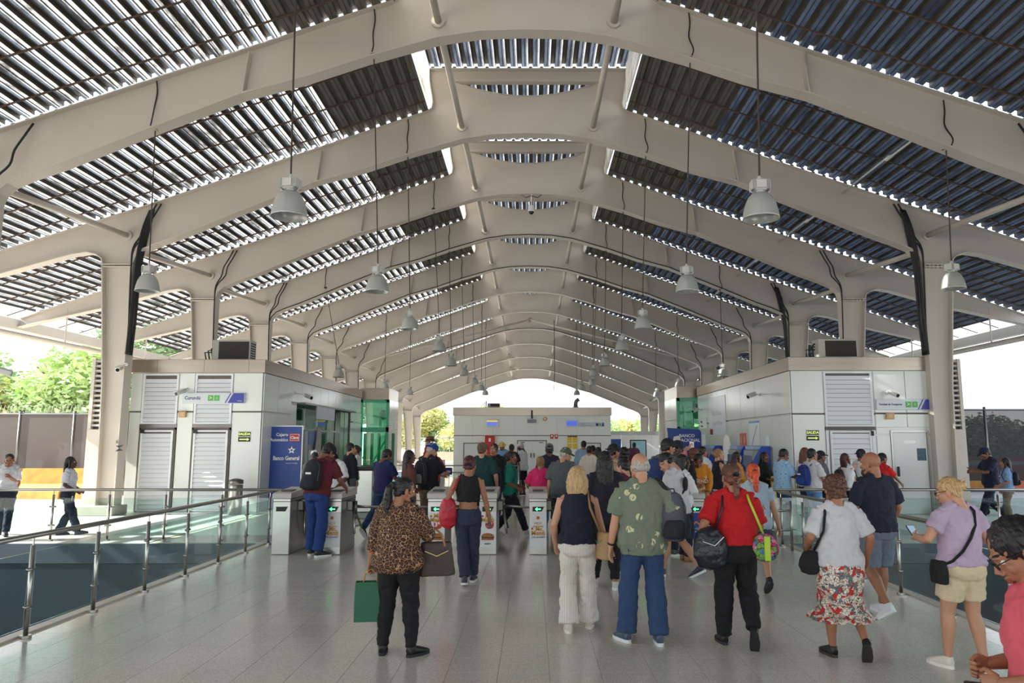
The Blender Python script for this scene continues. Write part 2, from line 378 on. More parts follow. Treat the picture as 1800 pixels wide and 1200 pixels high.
for i in range(-9, 11):
    y0, y1 = Yf[i]+.08, Yf[i+1]-GAP; L = y1-y0; zs, ze = ZO[i], ZO[i+1]
    for s in (-1, 1):
        for q in range(12):
            u0 = 2.66+q*1.2/1.0*cos(slope)
            if (i > 4 or i < -3) and q > 0: break
            nr = 4 if -3 <= i <= 4 else 48
            light = (u0 > 4.6) if nr == 4 else True
            key = (nr, light, round(L, 2), round(ze-zs, 3), s)
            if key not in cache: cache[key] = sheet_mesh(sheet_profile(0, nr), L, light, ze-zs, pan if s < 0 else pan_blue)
            x = XC+s*u0; z = 9.56+(5.85-u0)*math.tan(slope)+.05+zs
            o = link('roof_sheet', cache[key], ceiling, (x, y0, z))
            o.rotation_euler = (0, slope, 0) if s > 0 else (0, 0, 0)
            if s < 0:
                o.matrix_world = M.Translation((x, y0, z)) @ M.Rotation(-slope, 4, 'Y') @ M.Scale(-1, 4, (1, 0, 0))
            if nr > 4: tag(o, kind='stuff')
    # monitor roof and sides
    me = sheet_mesh(sheet_profile(-2.85, 19), L, True, ze-zs, mon_pan); link('monitor_sheet', me, ceiling, (XC, y0, 11.98+zs))
    for s in (-1, 1):
        m = MB(); pl = L/4
        for k in range(4):
            a = y0+k*pl+.03; zA = zs+(ze-zs)*k/4
            MB().box(XC+s*2.69-.02, XC+s*2.69+.02, a, a+pl-.06, 10.95+zA, 11.88+zA).obj('monitor_side_panel', side_pan, ceiling)
    # purlins on top of the pans
    npur = 4
    for k in range(npur):
        f = (k+.5)/npur; y = y0+L*f; dz = zs+(ze-zs)*f
        for s in (-1, 1):
            p = MB(); p.tube([(XC+s*2.7, y, 10.70+dz), (XC+s*5.85, y, 9.57+dz), (XC+s*16.8, y, 5.79+dz)], .022, 5); p.obj('purlin', pur, ceiling)
# eave gutters
for s, nm in ((-1, 'left'), (1, 'right')):
    g = thing('eave_gutter', 'cream gutter beam along the %s edge of the roof' % nm, 'gutter', (XC+s*16.95, 0, 0))
    for i in range(-2, 11):
        m = MB(); dzA, dzB = ZO[i], ZO[i+1]; X = 0
        for a, b in ((-.12, .12),):
            vs = [V((x, yy, zz+5.42+dd)) for yy, dd in ((Yf[i], dzA), (Yf[i+1], dzB)) for x, zz in ((a, 0), (b, 0), (b, .34), (a, .34))]
            m.add(vs, [(0, 1, 2, 3), (4, 7, 6, 5), (0, 4, 5, 1), (1, 5, 6, 2), (2, 6, 7, 3), (3, 7, 4, 0)])
        m.obj('gutter_length', cream, g)
    t = thing('eave_rail_tube', 'pale horizontal tube hung below the %s roof edge' % nm, 'rail', (XC+s*15.3, 0, 4.95))
    m = MB(); m.tube([(0, 4, 0), (0, 40, .1)], .09, 10); m.obj('tube', cream, t, True)
    for i in range(-1, 5):
        MB().tube([(0, Yf[i], .05), (0, Yf[i], 1.3)], .03, 6).obj('hanger', cream, t)
# ---------------------------------------------------------------- lamps
lampm = mat('lamp_housing', (196, 196, 190), .45, noise_amt=.08)
shade_m = mat('lamp_bell', (186, 188, 182), .35, .35, noise_amt=.08, nscale=3)
rodm = mat('rod_dark', (70, 62, 58), .6, .3)
def lamp_meshes():
    prof = [(.045, .33), (.10, .325), (.145, .28), (.185, .2), (.21, .1), (.222, .02), (.228, 0), (.216, 0.004), (.205, .1), (.18, .19), (.14, .27), (.1, .31)]
    bell = MB().lathe(prof, 28).mesh('bell_shade', shade_m, True)
    bul = MB(); bul.lathe([(.001, .12), (.04, .13), (.06, .18), (.055, .25), (.03, .31)], 14)
    bulb = bul.mesh('bulb', mat('frosted_bulb', (230, 230, 224), .3), True)
    h = MB(); h.bevbox(-.075, .075, -.075, .075, .36, .5, .012)
    for k in range(5): h.box(-.11+k*.012, -.104+k*.012, -.08, .08, .37, .49)
    for k in range(5): h.box(.06+k*.012, .066+k*.012, -.08, .08, .37, .49)
    for k in range(6): h.box(-.06, .06, -.1+k*.004-.0, -.098+k*.004, .38, .48)
    h.lathe([(.05, .32), (.05, .37)], 12); h.lathe([(.02, .5), (.028, .53), (.012, .56)], 10)
    hous = h.mesh('ballast_housing', lampm)
    br = MB(); br.tube([(-.09, 0, .34), (-.12, 0, .36), (-.12, 0, .4)], .008, 6); br.tube([(.09, 0, .34), (.12, 0, .36), (.12, 0, .4)], .008, 6)
    return bell, bulb, hous, br.mesh('bracket', lampm)
LM = lamp_meshes()
def lamp(px, py, fi, lab, pxt=None):
    Y = Yf[fi]; b = at(px, py, Y)
    o = thing('pendant_lamp', lab, 'lamp', b, random.uniform(-.5, .5), 'high bay lamps hanging in rows')
    for me in LM: link(me.name, me, o)
    u = abs(b.x-XC); dz = ZO[fi]; zt = None
    for (a, za), (c, zc) in zip(bot, bot[1:]):
        if a <= u <= c: zt = za+(zc-za)*(u-a)/(c-a)+dz
    if zt is None: zt = 7
    tx = (at(pxt[0], pxt[1], Y).x-b.x) if pxt else 0
    Xr = M.Rotation(-o.rotation_euler.z, 4, 'Z')
    top_ = Xr @ V((tx, 0, zt-b.z))
    MB().tube([(0, 0, .54), top_], .013, 6).obj('suspension_rod', rodm, o)
    m = MB(); m.box(-.05, .05, -.06, .06, -.03, .03, 0, M.Translation(top_)); m.obj('clamp', rodm, o)
    # feed cable running up over the web face
    pts = [top_+(Xr.to_3x3() @ V(p)) for p in ((0, -.19, -.02), (.03, -.2, .12), (-.02, -.05, .45), (.01, -.04, .75), (-.01, -.06, .98))]
    MB().tube(soft_path(pts), .014, 6).obj('feed_cable', black, o)
LL = [(508, 382, -1, (514, 0)), (663, 513, 0, (657, 110)), (720, 579, 1, (717, 268)), (772, 617, 2, (763, 360)), (793, 643, 3, (790, 420)), (816, 660, 4, (812, 480)), (834, 675, 5, (831, 520)), (846, 686, 6, None), (853, 694, 7, None)]
LR = [(1338, 385, -1, (1337, 0)), (1208, 513, 0, (1213, 110)), (1130, 578, 1, (1135, 268)), (1093, 616, 2, (1095, 360)), (1063, 643, 3, (1065, 420)), (1044, 661, 4, (1048, 480)), (1041, 677, 5, (1043, 520)), (1022, 684, 6, None), (1014, 694, 7, None)]
nm = ['largest and nearest of the %s', 'second of the %s from the camera', 'third of the %s from the camera', 'fourth of the %s from the camera', 'fifth of the %s from the camera', 'sixth of the %s from the camera', 'seventh of the %s from the camera', 'eighth of the %s from the camera', 'farthest of the %s']
for k, (x, y, f, t) in enumerate(LL): lamp(x, y, f, 'grey bell lamp, '+nm[k] % 'inner left row', t)
for k, (x, y, f, t) in enumerate(LR): lamp(x, y, f, 'grey bell lamp, '+nm[k] % 'inner right row', t)
for x, y, f, t, l in ((259, 512, 0, (272, 240), 'grey bell lamp beside the big left column, above the left kiosk'), (595, 663, 3, (580, 320), 'small grey bell lamp behind the left kiosk roof edge'), (676, 682, 5, None, 'small grey bell lamp above the left glass lift tower'), (720, 694, 6, None, 'small grey bell lamp between left lift tower and far columns'),
                   (1676, 508, 0, (1662, 250), 'grey bell lamp beside the big right column, above the right kiosk'), (1271, 662, 3, None, 'small grey bell lamp behind the right kiosk roof edge'), (1193, 681, 5, None, 'small grey bell lamp above the right glass lift tower'), (1154, 697, 6, None, 'small grey bell lamp between right lift tower and far columns')):
    lamp(x, y, f, l, t)
# cables on the frames and down the columns
def cable(name, pts, r, lab, cat='cable', m=black, n=6):
    o = MB().tube(pts, r, n).obj(name, m, None, True); return tag(o, lab, cat)
for i in range(-1, 8):
    dz = ZO[i]; y = Yf[i]-.06
    for s in (-1, 1):
        t = thing('cable_run', 'black cables curling over the %s knee of the %s roof frame' % ('left' if s < 0 else 'right', ['nearest unseen', 'nearest', 'second', 'third', 'fourth', 'fifth', 'sixth', 'seventh', 'eighth'][i+1]), 'cable', (XC, y, dz), 0, 'cables on the frame knees')
        for q in range(2 if i in (1, 2, 3) else 1):
            o = q*.12
            MB().tube(soft_path([(s*(9.75+o), -.02, 8.1), (s*(9.85+o), -.1, 7.8), (s*(10.0+o), -.12, 7.5), (s*(10.05+o), -.14, 7.2), (s*(10.28+o*.3), -.2, 6.85), (s*10.33, -.2, 6.3), (s*10.3, -.15, 4.6-dz)]), .022, 6).obj('cable', black, t, True)
        if i in (1,) or (i == 3 and s > 0):
            for q in range(5): MB().tube(soft_path([(s*(10.0-.04*q), -.1-.02*q, 7.9), (s*(10.12-.03*q), -.2+.03*q, 7.3), (s*(10.22), -.2+.07*q, 6.4), (s*(10.26-.02*(q % 2)), -.2+.07*q, 5.0), (s*10.3, -.2+.07*q, 4.05-dz)]), .026, 6).obj('cable', black, t, True)
for i, s0 in ((0, 0), (3, 1), (4, 0), (7, 1)):      # thin cable following the underside of some arches
    pts = [(XC+s*u, Yf[i]-.17, z+ZO[i]+.03) for s, rng in ((-1, list(reversed(bot))), (1, bot[1:])) for u, z in rng]
    if i == 0: continue
    tag(MB().tube(pts, .02, 5).obj('arch_cable', black, None, True), 'thin black cable along the underside of the %s arch' % {3: 'fourth', 4: 'fifth', 7: 'eighth'}[i], 'cable')
# dome camera under the third frame
c0 = at(934, 372, Yf[2]-.1)
t = thing('dome_camera', 'small dome security camera hung from the third arch at the ridge', 'camera', c0)
white_pl = mat('white_plastic', (220, 220, 216), .4); dark_gl = mat('dark_dome', (20, 20, 24), .1)
MB().ell((0, 0, 0), (.09, .09, .1), 14, 8).obj('dome', dark_gl, t, True)
MB().lathe([(.1, 0), (.11, .05), (.1, .2), (.04, .24)], 16).obj('housing', white_pl, t, True)
zt = APEX[2]-.02-c0.z
MB().tube([(0, 0, .24), (0, 0, zt)], .02, 8).obj('stem', white_pl, t)
MB().tube([(-.35, 0, zt-.02), (-.2, 0, zt-.12), (0, 0, zt-.05), (.2, 0, zt-.12), (.35, 0, zt-.02)], .02, 6).obj('bracket', steel_dark, t)

# ---------------------------------------------------------------- kiosks
clad = mat('white_glazed_cladding', (222, 226, 222), .18, .0, noise_amt=.05, nscale=.8, bump=.15, bscale=1.3, spec=.6)
fascia = mat('brushed_fascia', (172, 162, 150), .3, .85, noise_amt=.12, nscale=1.5, stretch=(.5, .5, 6))
seam = mat('seam_shadow', (96, 90, 84), .6)  # plain warm grey of joints, door frames and louvre backing
louv = mat('white_louvre', (226, 230, 234), .4)
frame_al = mat('aluminium_frame', (190, 190, 186), .35, .6)
door_w = mat('white_door', (216, 219, 218), .25, spec=.6)
red = mat('signal_red', (196, 40, 36), .45); blue = mat('bank_blue', (18, 62, 150), .35); white = mat('sign_white', (238, 238, 236), .5)
greenp = mat('sign_green', (96, 176, 84), .5); dkgreen = mat('exit_dark', (28, 40, 30), .5); yel = mat('exit_yellow_green', (206, 226, 120), .5, emit=.25)
bluev = mat('sign_violet', (62, 70, 160), .45); sign_gr = mat('sign_pale_grey', (206, 214, 218), .4)
navy_t = mat('navy_letters', (40, 52, 110), .5)
def FX(x, y, rz):   # local frame: x along the wall, -y out of it, z up
    return M.Translation((x, y, 0)) @ M.Rotation(rz, 4, 'Z')
def face_panels(parent, Mx, xs, z0, zm, z1, skip=()):
    """cladding panels between successive xs; each its own part"""
    for i in range(len(xs)-1):
        for j, (a, b) in enumerate(((z0, zm-.02), (zm+.02, z1))):
            if (i, j) in skip or i in skip: continue
            m = MB(); m.bevbox(xs[i]+.008, xs[i+1]-.008, -.03, 0, a, b, .006, 0, Mx); m.obj('cladding_panel', clad, parent)
def louvre(parent, Mx, x0, x1, z0, z1, pitch=.115, name='louvre_panel'):
    fr = MB()
    for a, b, c, d in ((x0, x0+.05, z0, z1), (x1-.05, x1, z0, z1), (x0+.05, x1-.05, z0, z0+.04), (x0+.05, x1-.05, z1-.04, z1)): fr.box(a, b, -.05, -.0, c, d, 0, Mx)
    fo = fr.obj(name, louv, parent)
    n = int((z1-z0-.1)/pitch)
    back = MB(); back.box(x0+.04, x1-.04, -.004, 0, z0, z1, 0, Mx); back.obj('louvre_backing', seam, fo)
    sm = MB(); sm.add([(0, -.045, 0), (1, -.045, 0), (1, -.04, 0), (0, -.04, 0), (0, -.005, pitch*.95), (1, -.005, pitch*.95), (1, 0, pitch*.95), (0, 0, pitch*.95)], [(0, 1, 5, 4), (3, 7, 6, 2), (0, 3, 2, 1), (4, 5, 6, 7), (0, 4, 7, 3), (1, 2, 6, 5)])
    me = sm.mesh('slat', louv)
    for k in range(n):
        o = link('slat', me, fo); o.matrix_world = Mx @ M.Translation((x0+.05, 0, z0+.05+k*pitch)) @ M.Diagonal((x1-x0-.1, 1, 1, 1))
def cctv(p, aim, lab, mount=None):
    t = thing('security_camera', lab, 'camera', p); q = V(aim).normalized(); X = q.to_track_quat('Y', 'Z').to_matrix().to_4x4()
    m = MB(); m.tube([V((0, -.16, 0)), V((0, .14, 0)), V((0, .17, 0))], [.055, .055, .06], 14); o = m.obj('housing', white_pl, t, True); o.matrix_local = X
    m = MB(); m.box(-.06, .06, -.17, .2, .055, .065); o = m.obj('sunshield', white_pl, t); o.matrix_local = X
    m = MB(); m.lathe([(.045, 0), (.045, .004)], 14); o = m.obj('lens', dark_gl, t); o.matrix_local = X @ M.Translation((0, .172, 0)) @ M.Rotation(-pi/2, 4, 'X')
    if mount is not None:
        d = V(mount)-V(p); m = MB(); m.tube([(0, 0, 0), V((0, 0, .02))+d*.5, d], .018, 8); m.obj('bracket', white_pl, t); m = MB(); m.ell(d, (.05, .05, .05), 10, 6); m.obj('mount', white_pl, t, True)
    return t
def exit_sign(Mx, x, z, lab):
    t = thing('exit_sign', lab, 'sign', Mx @ V((x, -.035, z)), Mx.to_euler().z)
    MB().box(-.16, .16, -.008, 0, .02, .14).obj('word_plate', dkgreen, t); MB().box(-.16, .16, -.008, 0, -.12, -.0).obj('arrow_plate', dkgreen, t)
    text('SALIDA', .095, yel, t, (0, -.0085, .08), bold=.003)
    m = MB(); m.prism([[(-.13, -.075), (.07, -.075), (.07, -.1), (.135, -.06), (.07, -.02), (.07, -.045), (-.13, -.045)]], lambda u, w, d: V((u, d, w)), (-.01, -.006)); m.obj('arrow', yel, t)
def line_sign(Mx, x0, x1, z, words, arrow, lab, ts=.13):
    t = thing('direction_sign', lab, 'sign', Mx @ V((x0, -.07, z)), Mx.to_euler().z); L = x1-x0
    MB().bevbox(0, L, -.03, .035, -.14, .14, .006).obj('board', sign_gr, t)
    MB().prism([[(L-.44, -.13), (L-.01, -.13), (L-.01, .13), (L-.3, .13)]], lambda u, w, d: V((u, d, w)), (-.034, -.03)).obj('blue_field', bluev, t)
    MB().prism([[(L-.52, -.13), (L-.49, -.13), (L-.35, .13), (L-.38, .13)]], lambda u, w, d: V((u, d, w)), (-.034, -.03)).obj('stripe', bluev, t)
    text(words, ts, navy_t, t, (.06, -.032, 0), align='LEFT', sx=.9, bold=.002)
    gx = arrow
    for k in (0, 1): MB().box(gx+k*.165, gx+.145+k*.165, -.035, -.03, -.075, .075).obj('pictogram', greenp, t)
    text('→' if 0 else '>', .15, white, t, (gx+.07, -.036, 0)); text('K', .12, white, t, (gx+.30, -.036, 0)) if 0 else None
    MB().box(gx+.25, gx+.34, -.038, -.035, -.05, .05).obj('pictogram_mark', white, t) if 0 else None
    text('METRO', .035, white, t, (L-.12, -.036, -.08)); text('i', .1, white, t, (gx+.237, -.036, 0))

# left kiosk --------------------------------------------------
KX0, KX1, KY0, KY1, KZ = -10.72, -7.2, 19.8, 31.2, 4.02
kl = thing('station_kiosk', 'white clad station kiosk with louvre doors on the left side', 'kiosk', (-9, 25, 0))
def KO(o): o.matrix_parent_inverse = o.parent.matrix_world.inverted() if False else M.Identity(); return o
def shift(mb, root):   # express world-space vertices in the thing's own space
    L = root.location
    for v in mb.v: v -= L
    return mb
class WMB(MB):
    """MB in world coordinates, parented under a root that only has a location"""
    def obj(s, name, mats=None, parent=None, smooth=False, loc=None, rot=None, norm=True):
        o = MB.obj(s, name, mats, parent, smooth, loc, rot, norm); r = parent
        while r and r.parent: r = r.parent
        if r and parent.get('category'): o.location = -r.location
        return o
_MB = MB
def reloc(root):
    L = root.location
    for c in root.children: c.location = c.location - L
MF = FX(0, KY0, 0)
WB = _MB
m = WB(); m.box(KX0, KX1-.03, KY0+.0, KY0+3.0, 0.0, 3.66); m.box(KX0, -9.4, KY0+3, KY1, 0.0, 3.66); m.box(-9.4, KX1-.03, KY1-1.2, KY1, 0, 3.66); m.box(-9.4, KX1-.03, KY0+3, KY1-1.2, 3.0, 3.66); m.obj('core', clad, kl)
m = WB(); m.bevbox(KX0-.04, KX1+.04, KY0-.05, KY1+.05, 3.66, 4.02, .01); f = m.obj('fascia', fascia, kl)
for x in (-10.05, -8.8, -7.6): WB().box(x, x+.008, KY0-.053, KY0-.05, 3.67, 4.01).obj('fascia_joint', seam, f)
xs = [KX0, -10.42, -9.43, -9.0, -7.98, -7.2]
z_m = 2.62
face_panels(kl, MF, [KX0, -10.42], .02, z_m, 3.65); face_panels(kl, MF, [-9.43, -9.02], .02, z_m, 3.65); face_panels(kl, MF, [-7.98, KX1], .02, z_m, 3.65)
m = WB(); m.box(KX0, KX1, KY0-.01, KY0, z_m-.03, z_m+.03); m.obj('joint_strip', seam, kl)
for x0, x1 in ((-10.42, -9.43), (-9.02, -7.98)):
    louvre(kl, MF, x0+.02, x1-.02, 2.3, 3.63); WB().box(x0, x1, KY0-.04, KY0, 2.2, 2.29).obj('transom', steel_dark, kl)
    dfm = WB()
    dfm.box(x0+.01, x0+.05, KY0-.05, KY0, 0, 2.2); dfm.box(x1-.05, x1-.01, KY0-.05, KY0, 0, 2.2); dfm.box(x0+.01, x1-.01, KY0-.05, KY0, 2.14, 2.2); dfm.obj('door_frame', seam, kl)
    louvre(kl, FX(0, KY0-.03, 0), x0+.06, x1-.07, .04, 2.13, name='louvre_door')
    WB().box(x0+.07, x0+.16, KY0-.12, KY0-.05, 2.05, 2.15).obj('door_closer', black, kl)
MS = FX(KX1, KY0, pi/2)     # side wall, x runs away from the camera, faces the hall
xs = [0, 1.15, 2.3]; face_panels(kl, MS, xs, .02, z_m, 3.65)
xs = [2.3+1.0*k for k in range(10)]; 
for a, b in zip(xs, xs[1:]):
    if b < 11.5: WB().bevbox(a+.005, b-.005, -.03, 0, 3.02, 3.65, .005, 0, MS).obj('cladding_panel', clad, kl)
face_panels(kl, MS, [9.6, 10.5, 11.4], .02, z_m, 3.0)
# glazed recess of the left kiosk: green-tinted shop front, stainless double post
inner = mat('ticket_hall_inner', (150, 156, 140), .4)
WB().box(-9.38, -9.3, KY0+3, KY1-1.2, 0, 3.0).obj('back_wall', inner, kl)
for k in range(5): WB().box(-7.45, -7.43, KY0+3.05+k*1.42, KY0+3.0+(k+1)*1.42, .1, 2.9).obj('window_pane', greeng, kl)
for k in range(6): WB().box(-7.48, -7.4, KY0+3.0+k*1.42, KY0+3.06+k*1.42, 0, 3.0).obj('mullion', steel, kl)
WB().box(-7.5, -7.38, KY0+3, KY1-1.2, 2.18, 2.24).obj('transom_rail', steel, kl)
for k in (0, 1): WB().bevbox(-7.42, -7.22, 28.05+k*.62, 28.6+k*.62, 0, 2.98, .02).obj('steel_post', steel, kl)
WB().box(-7.15, -7.0, 22.9, 29.6, 2.98, 3.04).obj('canopy_lip', steel_dark, kl)
WB().bevbox(-6.95, -6.9, 23.9, 26.0, 2.56, 2.96, .005).obj('hanging_sign', mat('pale_blue_sign', (196, 206, 220), .4), kl)
for yy in (24.2, 25.7): WB().tube([(-6.93, yy, 2.9), (-6.93, yy, 3.02)], .01, 6).obj('sign_hanger', steel, kl)
for k, yy in enumerate((25.2, 26.4, 27.3)): WB().bevbox(-9.28, -9.2, yy, yy+.8, 1.0+.2*k, 2.0, .01).obj('inner_poster', [mat('inner_grey', (120, 126, 124), .5), steel_dark, mat('inner_pale', (180, 190, 180), .5)][k], kl)
reloc(kl)
line_sign(MF, -9.3, -7.65, 2.98, 'Curundú', .68, 'pale direction sign reading Curundú on the left kiosk')
exit_sign(MF, -7.62, 1.95, 'dark green exit sign with arrow on the left kiosk corner')
cctv(at(318, 689, 19.5), (-.3, -1, -.35), 'white bullet camera above the sign of the left kiosk', at(330, 684, 19.78))
cctv(at(322-112, 648, 18.7), (.25, -1, -.3), 'white camera fixed to the big left column', at(222, 640, 18.95))
cctv(at(2, 652, 13.6), (.8, .5, -.25), 'grey camera poking in at the left edge, on the nearest column', V((-10.5, 13.75, 3.75)))
t = thing('alarm_box', 'small tan wooden-coloured box between the left louvres', 'box', at(321, 728, 19.72)); MB().bevbox(-.09, .09, -.04, .06, -.08, .08, .008).obj('body', mat('tan_box', (196, 160, 118), .6), t); MB().box(-.05, .05, -.044, -.04, -.045, .045).obj('face', mat('tan_face', (210, 176, 136), .6), t)
def ac_unit(p, w, d, h, lab, turn=0):
    t = thing('condenser_unit', lab, 'air conditioner', p, turn); g = mat('ac_case', (176, 176, 166), .5)
    MB().bevbox(-w/2, w/2, -d/2, d/2, .03, h, .015).obj('case', g, t)
    MB().box(-w/2+.18, w/2-.03, -d/2-.006, -d/2, .08, h-.05).obj('coil', mat('ac_coil', (52, 44, 44), .7, bump=.4, bscale=90), t)
    for k in range(7): MB().box(w/2, w/2+.008, -d/2+.05, d/2-.05, .1+k*(h-.15)/7, .1+(k+.55)*(h-.15)/7).obj('vent_slot', black, t)
    for x in (-w/2+.1, w/2-.1): MB().box(x-.03, x+.03, -d/2, d/2, 0, .03).obj('foot', steel_dark, t)
    for k in range(3): MB().tube([(-w/2-.05-.09*k, 0, 0), (-w/2-.1-.09*k, -.05, .38-.05*k), (-w/2-.02, 0, .45-.08*k)], .022, 6).obj('hose', black, t, True)
ac_unit(V((-8.35, 20.6, 4.02)), 1.05, .45, .62, 'beige air conditioner condenser on the left kiosk roof')

# right kiosk --------------------------------------------------
RX0, RX1, RY0, RY1 = 6.72, 10.5, 19.2, 29.9
kr = thing('station_kiosk', 'white clad station kiosk with posters and wide shutter on the right side', 'kiosk', (9, 25, 0))
MR = FX(0, RY0, 0)
WB().box(RX0+.03, RX1, RY0, RY1, 0, 3.66).obj('core', clad, kr)
WB().bevbox(RX0-.04, RX1+.04, RY0-.05, RY1+.05, 3.66, 4.02, .01).obj('fascia', fascia, kr)
face_panels(kr, MR, [RX0, 7.55], .02, z_m-.08, 3.65)
WB().box(RX0, RX1, RY0-.01, RY0, z_m-.11, z_m-.05).obj('joint_strip', seam, kr)
louvre(kr, MR, 7.57, 8.82, 2.22, 3.63); WB().box(7.55, 8.84, RY0-.05, RY0, 2.12, 2.21).obj('transom', seam, kr)
WB().box(7.56, 7.62, RY0-.06, RY0, 0, 2.12).obj('jamb', louv, kr); WB().box(8.74, 8.82, RY0-.06, RY0, 0, 2.12).obj('jamb', louv, kr)
louvre(kr, FX(0, RY0-.03, 0), 7.66, 8.72, .04, 2.1, .13, 'louvre_door'); WB().box(8.7, 8.76, RY0-.12, RY0-.06, 1.98, 2.1).obj('door_closer', black, kr)
face_panels(kr, MR, [8.86, 9.68, RX1], 2.2, 2.55, 3.65)
face_panels(kr, MR, [8.86, 9.22], .02, 2.0, 2.19); face_panels(kr, MR, [10.2, RX1], .02, 2.0, 2.19)
m = WB()
for a, b, c, d in ((9.22, 9.27, 0, 2.12), (10.15, 10.2, 0, 2.12), (9.27, 10.15, 2.07, 2.12)): m.box(a, b, RY0-.05, RY0, c, d)
m.obj('door_frame', frame_al, kr)
dr = WB().bevbox(9.28, 10.14, RY0-.035, RY0, .01, 2.06, .008).obj('door_leaf', door_w, kr)
WB().bevbox(9.33, 9.38, RY0-.09, RY0-.035, .95, 1.2, .01).obj('door_handle', black, dr)
WB().box(9.55, 9.85, RY0-.04, RY0-.035, 1.78, 1.86).obj('door_plate', frame_al, dr); WB().box(9.87, 10.1, RY0-.04, RY0-.035, 1.35, 1.66).obj('door_notice', mat('notice_teal', (50, 96, 120), .4, noise_amt=.6, nscale=14), dr)
MRS = FX(RX0, RY1, -pi/2)   # side wall facing the hall; x runs towards the camera
Ls = RY1-RY0; xs = [Ls*k/7 for k in range(8)]
face_panels(kr, MRS, xs, .02, z_m-.08, 3.65)
reloc(kr)
line_sign(MR, 8.88, 10.45, 2.78, 'Terminal de Transporte', .75, 'pale direction sign for the transport terminal on the right kiosk', .068)
for o in [c for c in bpy.data.objects if c.name.startswith('lettering')][-4:]:
    pass
exit_sign(MR, 7.22, 1.98, 'dark green exit sign with arrow on the right kiosk corner')
cctv(at(1571, 692, 18.9), (.15, -1, -.35), 'white camera above the transport terminal sign', at(1560, 690, 19.15))
cctv(V((RX0-.4, 21.3, 3.15)), (-.8, -.6, -.3), 'white camera on the side wall of the right kiosk', V((RX0-.03, 21.7, 3.2)))
cctv(V((RX0-.35, 28.9, 3.05)), (-.8, -.6, -.3), 'white camera near the far end of the right kiosk', V((RX0-.03, 29.2, 3.1)))
cctv(V((KX1+.35, 22.7, 3.2)), (.8, -.7, -.3), 'white camera at the corner of the left kiosk glazing', V((KX1+.03, 22.4, 3.3)))
t = thing('alarm_box', 'small tan box above the white door on the right kiosk', 'box', at(1565, 731, 19.1)); MB().bevbox(-.1, .1, -.02, .06, -.08, .08, .008).obj('body', MATS['tan_box'], t); MB().box(-.05, .05, -.024, -.02, -.045, .045).obj('face', MATS['tan_face'], t)
ac_unit(V((8.25, 20.0, 4.02)), 1.05, .45, .56, 'beige air conditioner condenser on the right kiosk roof')
# posters on the right kiosk side wall
def side_poster(y0, y1, z0, z1, m_, lab, name='wall_poster', cat='poster', X=RX0-.035, extra=None):
    t = thing(name, lab, cat, (X, (y0+y1)/2, (z0+z1)/2), -pi/2); w = abs(y1-y0)/2; h = (z1-z0)/2
    MB().bevbox(-w, w, -.012, 0, -h, h, .003).obj('sheet', m_, t)
    if extra: extra(t, w, h)
    return t
pale = mat('pale_paper', (222, 228, 232), .5)
def route(t, w, h):
    MB().tube([(-w*.5, -.016, -h*.7), (-w*.1, -.016, -h*.1), (w*.1, -.016, h*.1), (w*.6, -.016, h*.7)], .012, 5).obj('route_line', mat('map_grey', (150, 160, 170), .5), t); MB().box(-w, w, -.016, -.012, h*.86, h).obj('header', mat('map_header', (120, 160, 200), .5), t)
side_poster(22.9, 21.85, 1.55, 2.45, pale, 'tall pale route map poster on the right kiosk side', extra=route)
def redw(t, w, h):
    text('I', .3, white, t, (0, -.014, 0), sx=.7)
side_poster(23.95, 23.65, 1.65, 2.1, mat('poster_red', (206, 84, 64), .5), 'left red notice strip beside the route map', extra=redw)
side_poster(23.55, 23.25, 1.65, 2.1, MATS['poster_red'], 'right red notice strip beside the route map', extra=redw)
side_poster(21.3, 20.95, 1.45, 2.0, pale, 'narrow white notice beside the nearest ticket machine')
side_poster(28.0, 25.6, 2.05, 3.45, mat('film_white', (226, 230, 240), .25), 'large translucent white film with faint lettering on wall', extra=lambda t, w, h: (text('Línea Centro', .24, mat('faint_grey', (190, 194, 204), .4), t, (0, -.014, .1)), text('Tarjeta Metro', .24, MATS['faint_grey'], t, (0, -.014, -.25))))
side_poster(29.6, 28.4, 2.35, 2.75, white, 'small white sign with dark code lettering at far end of right kiosk', 'wall_sign', 'sign', extra=lambda t, w, h: (text('Metro', .14, navy_t, t, (-.25, -.014, .06)), text('Panamá', .12, navy_t, t, (-.22, -.014, -.1))))
t = thing('alarm_bell', 'small dark red alarm on the right kiosk side wall', 'alarm', (RX0-.04, 27.6, 2.2), -pi/2); MB().bevbox(-.12, .12, -.06, 0, -.1, .1, .01).obj('body', mat('dark_red', (130, 30, 34), .5), t); MB().ell((0, -.06, 0), (.05, .02, .05), 10, 6).obj('button', red, t, True)
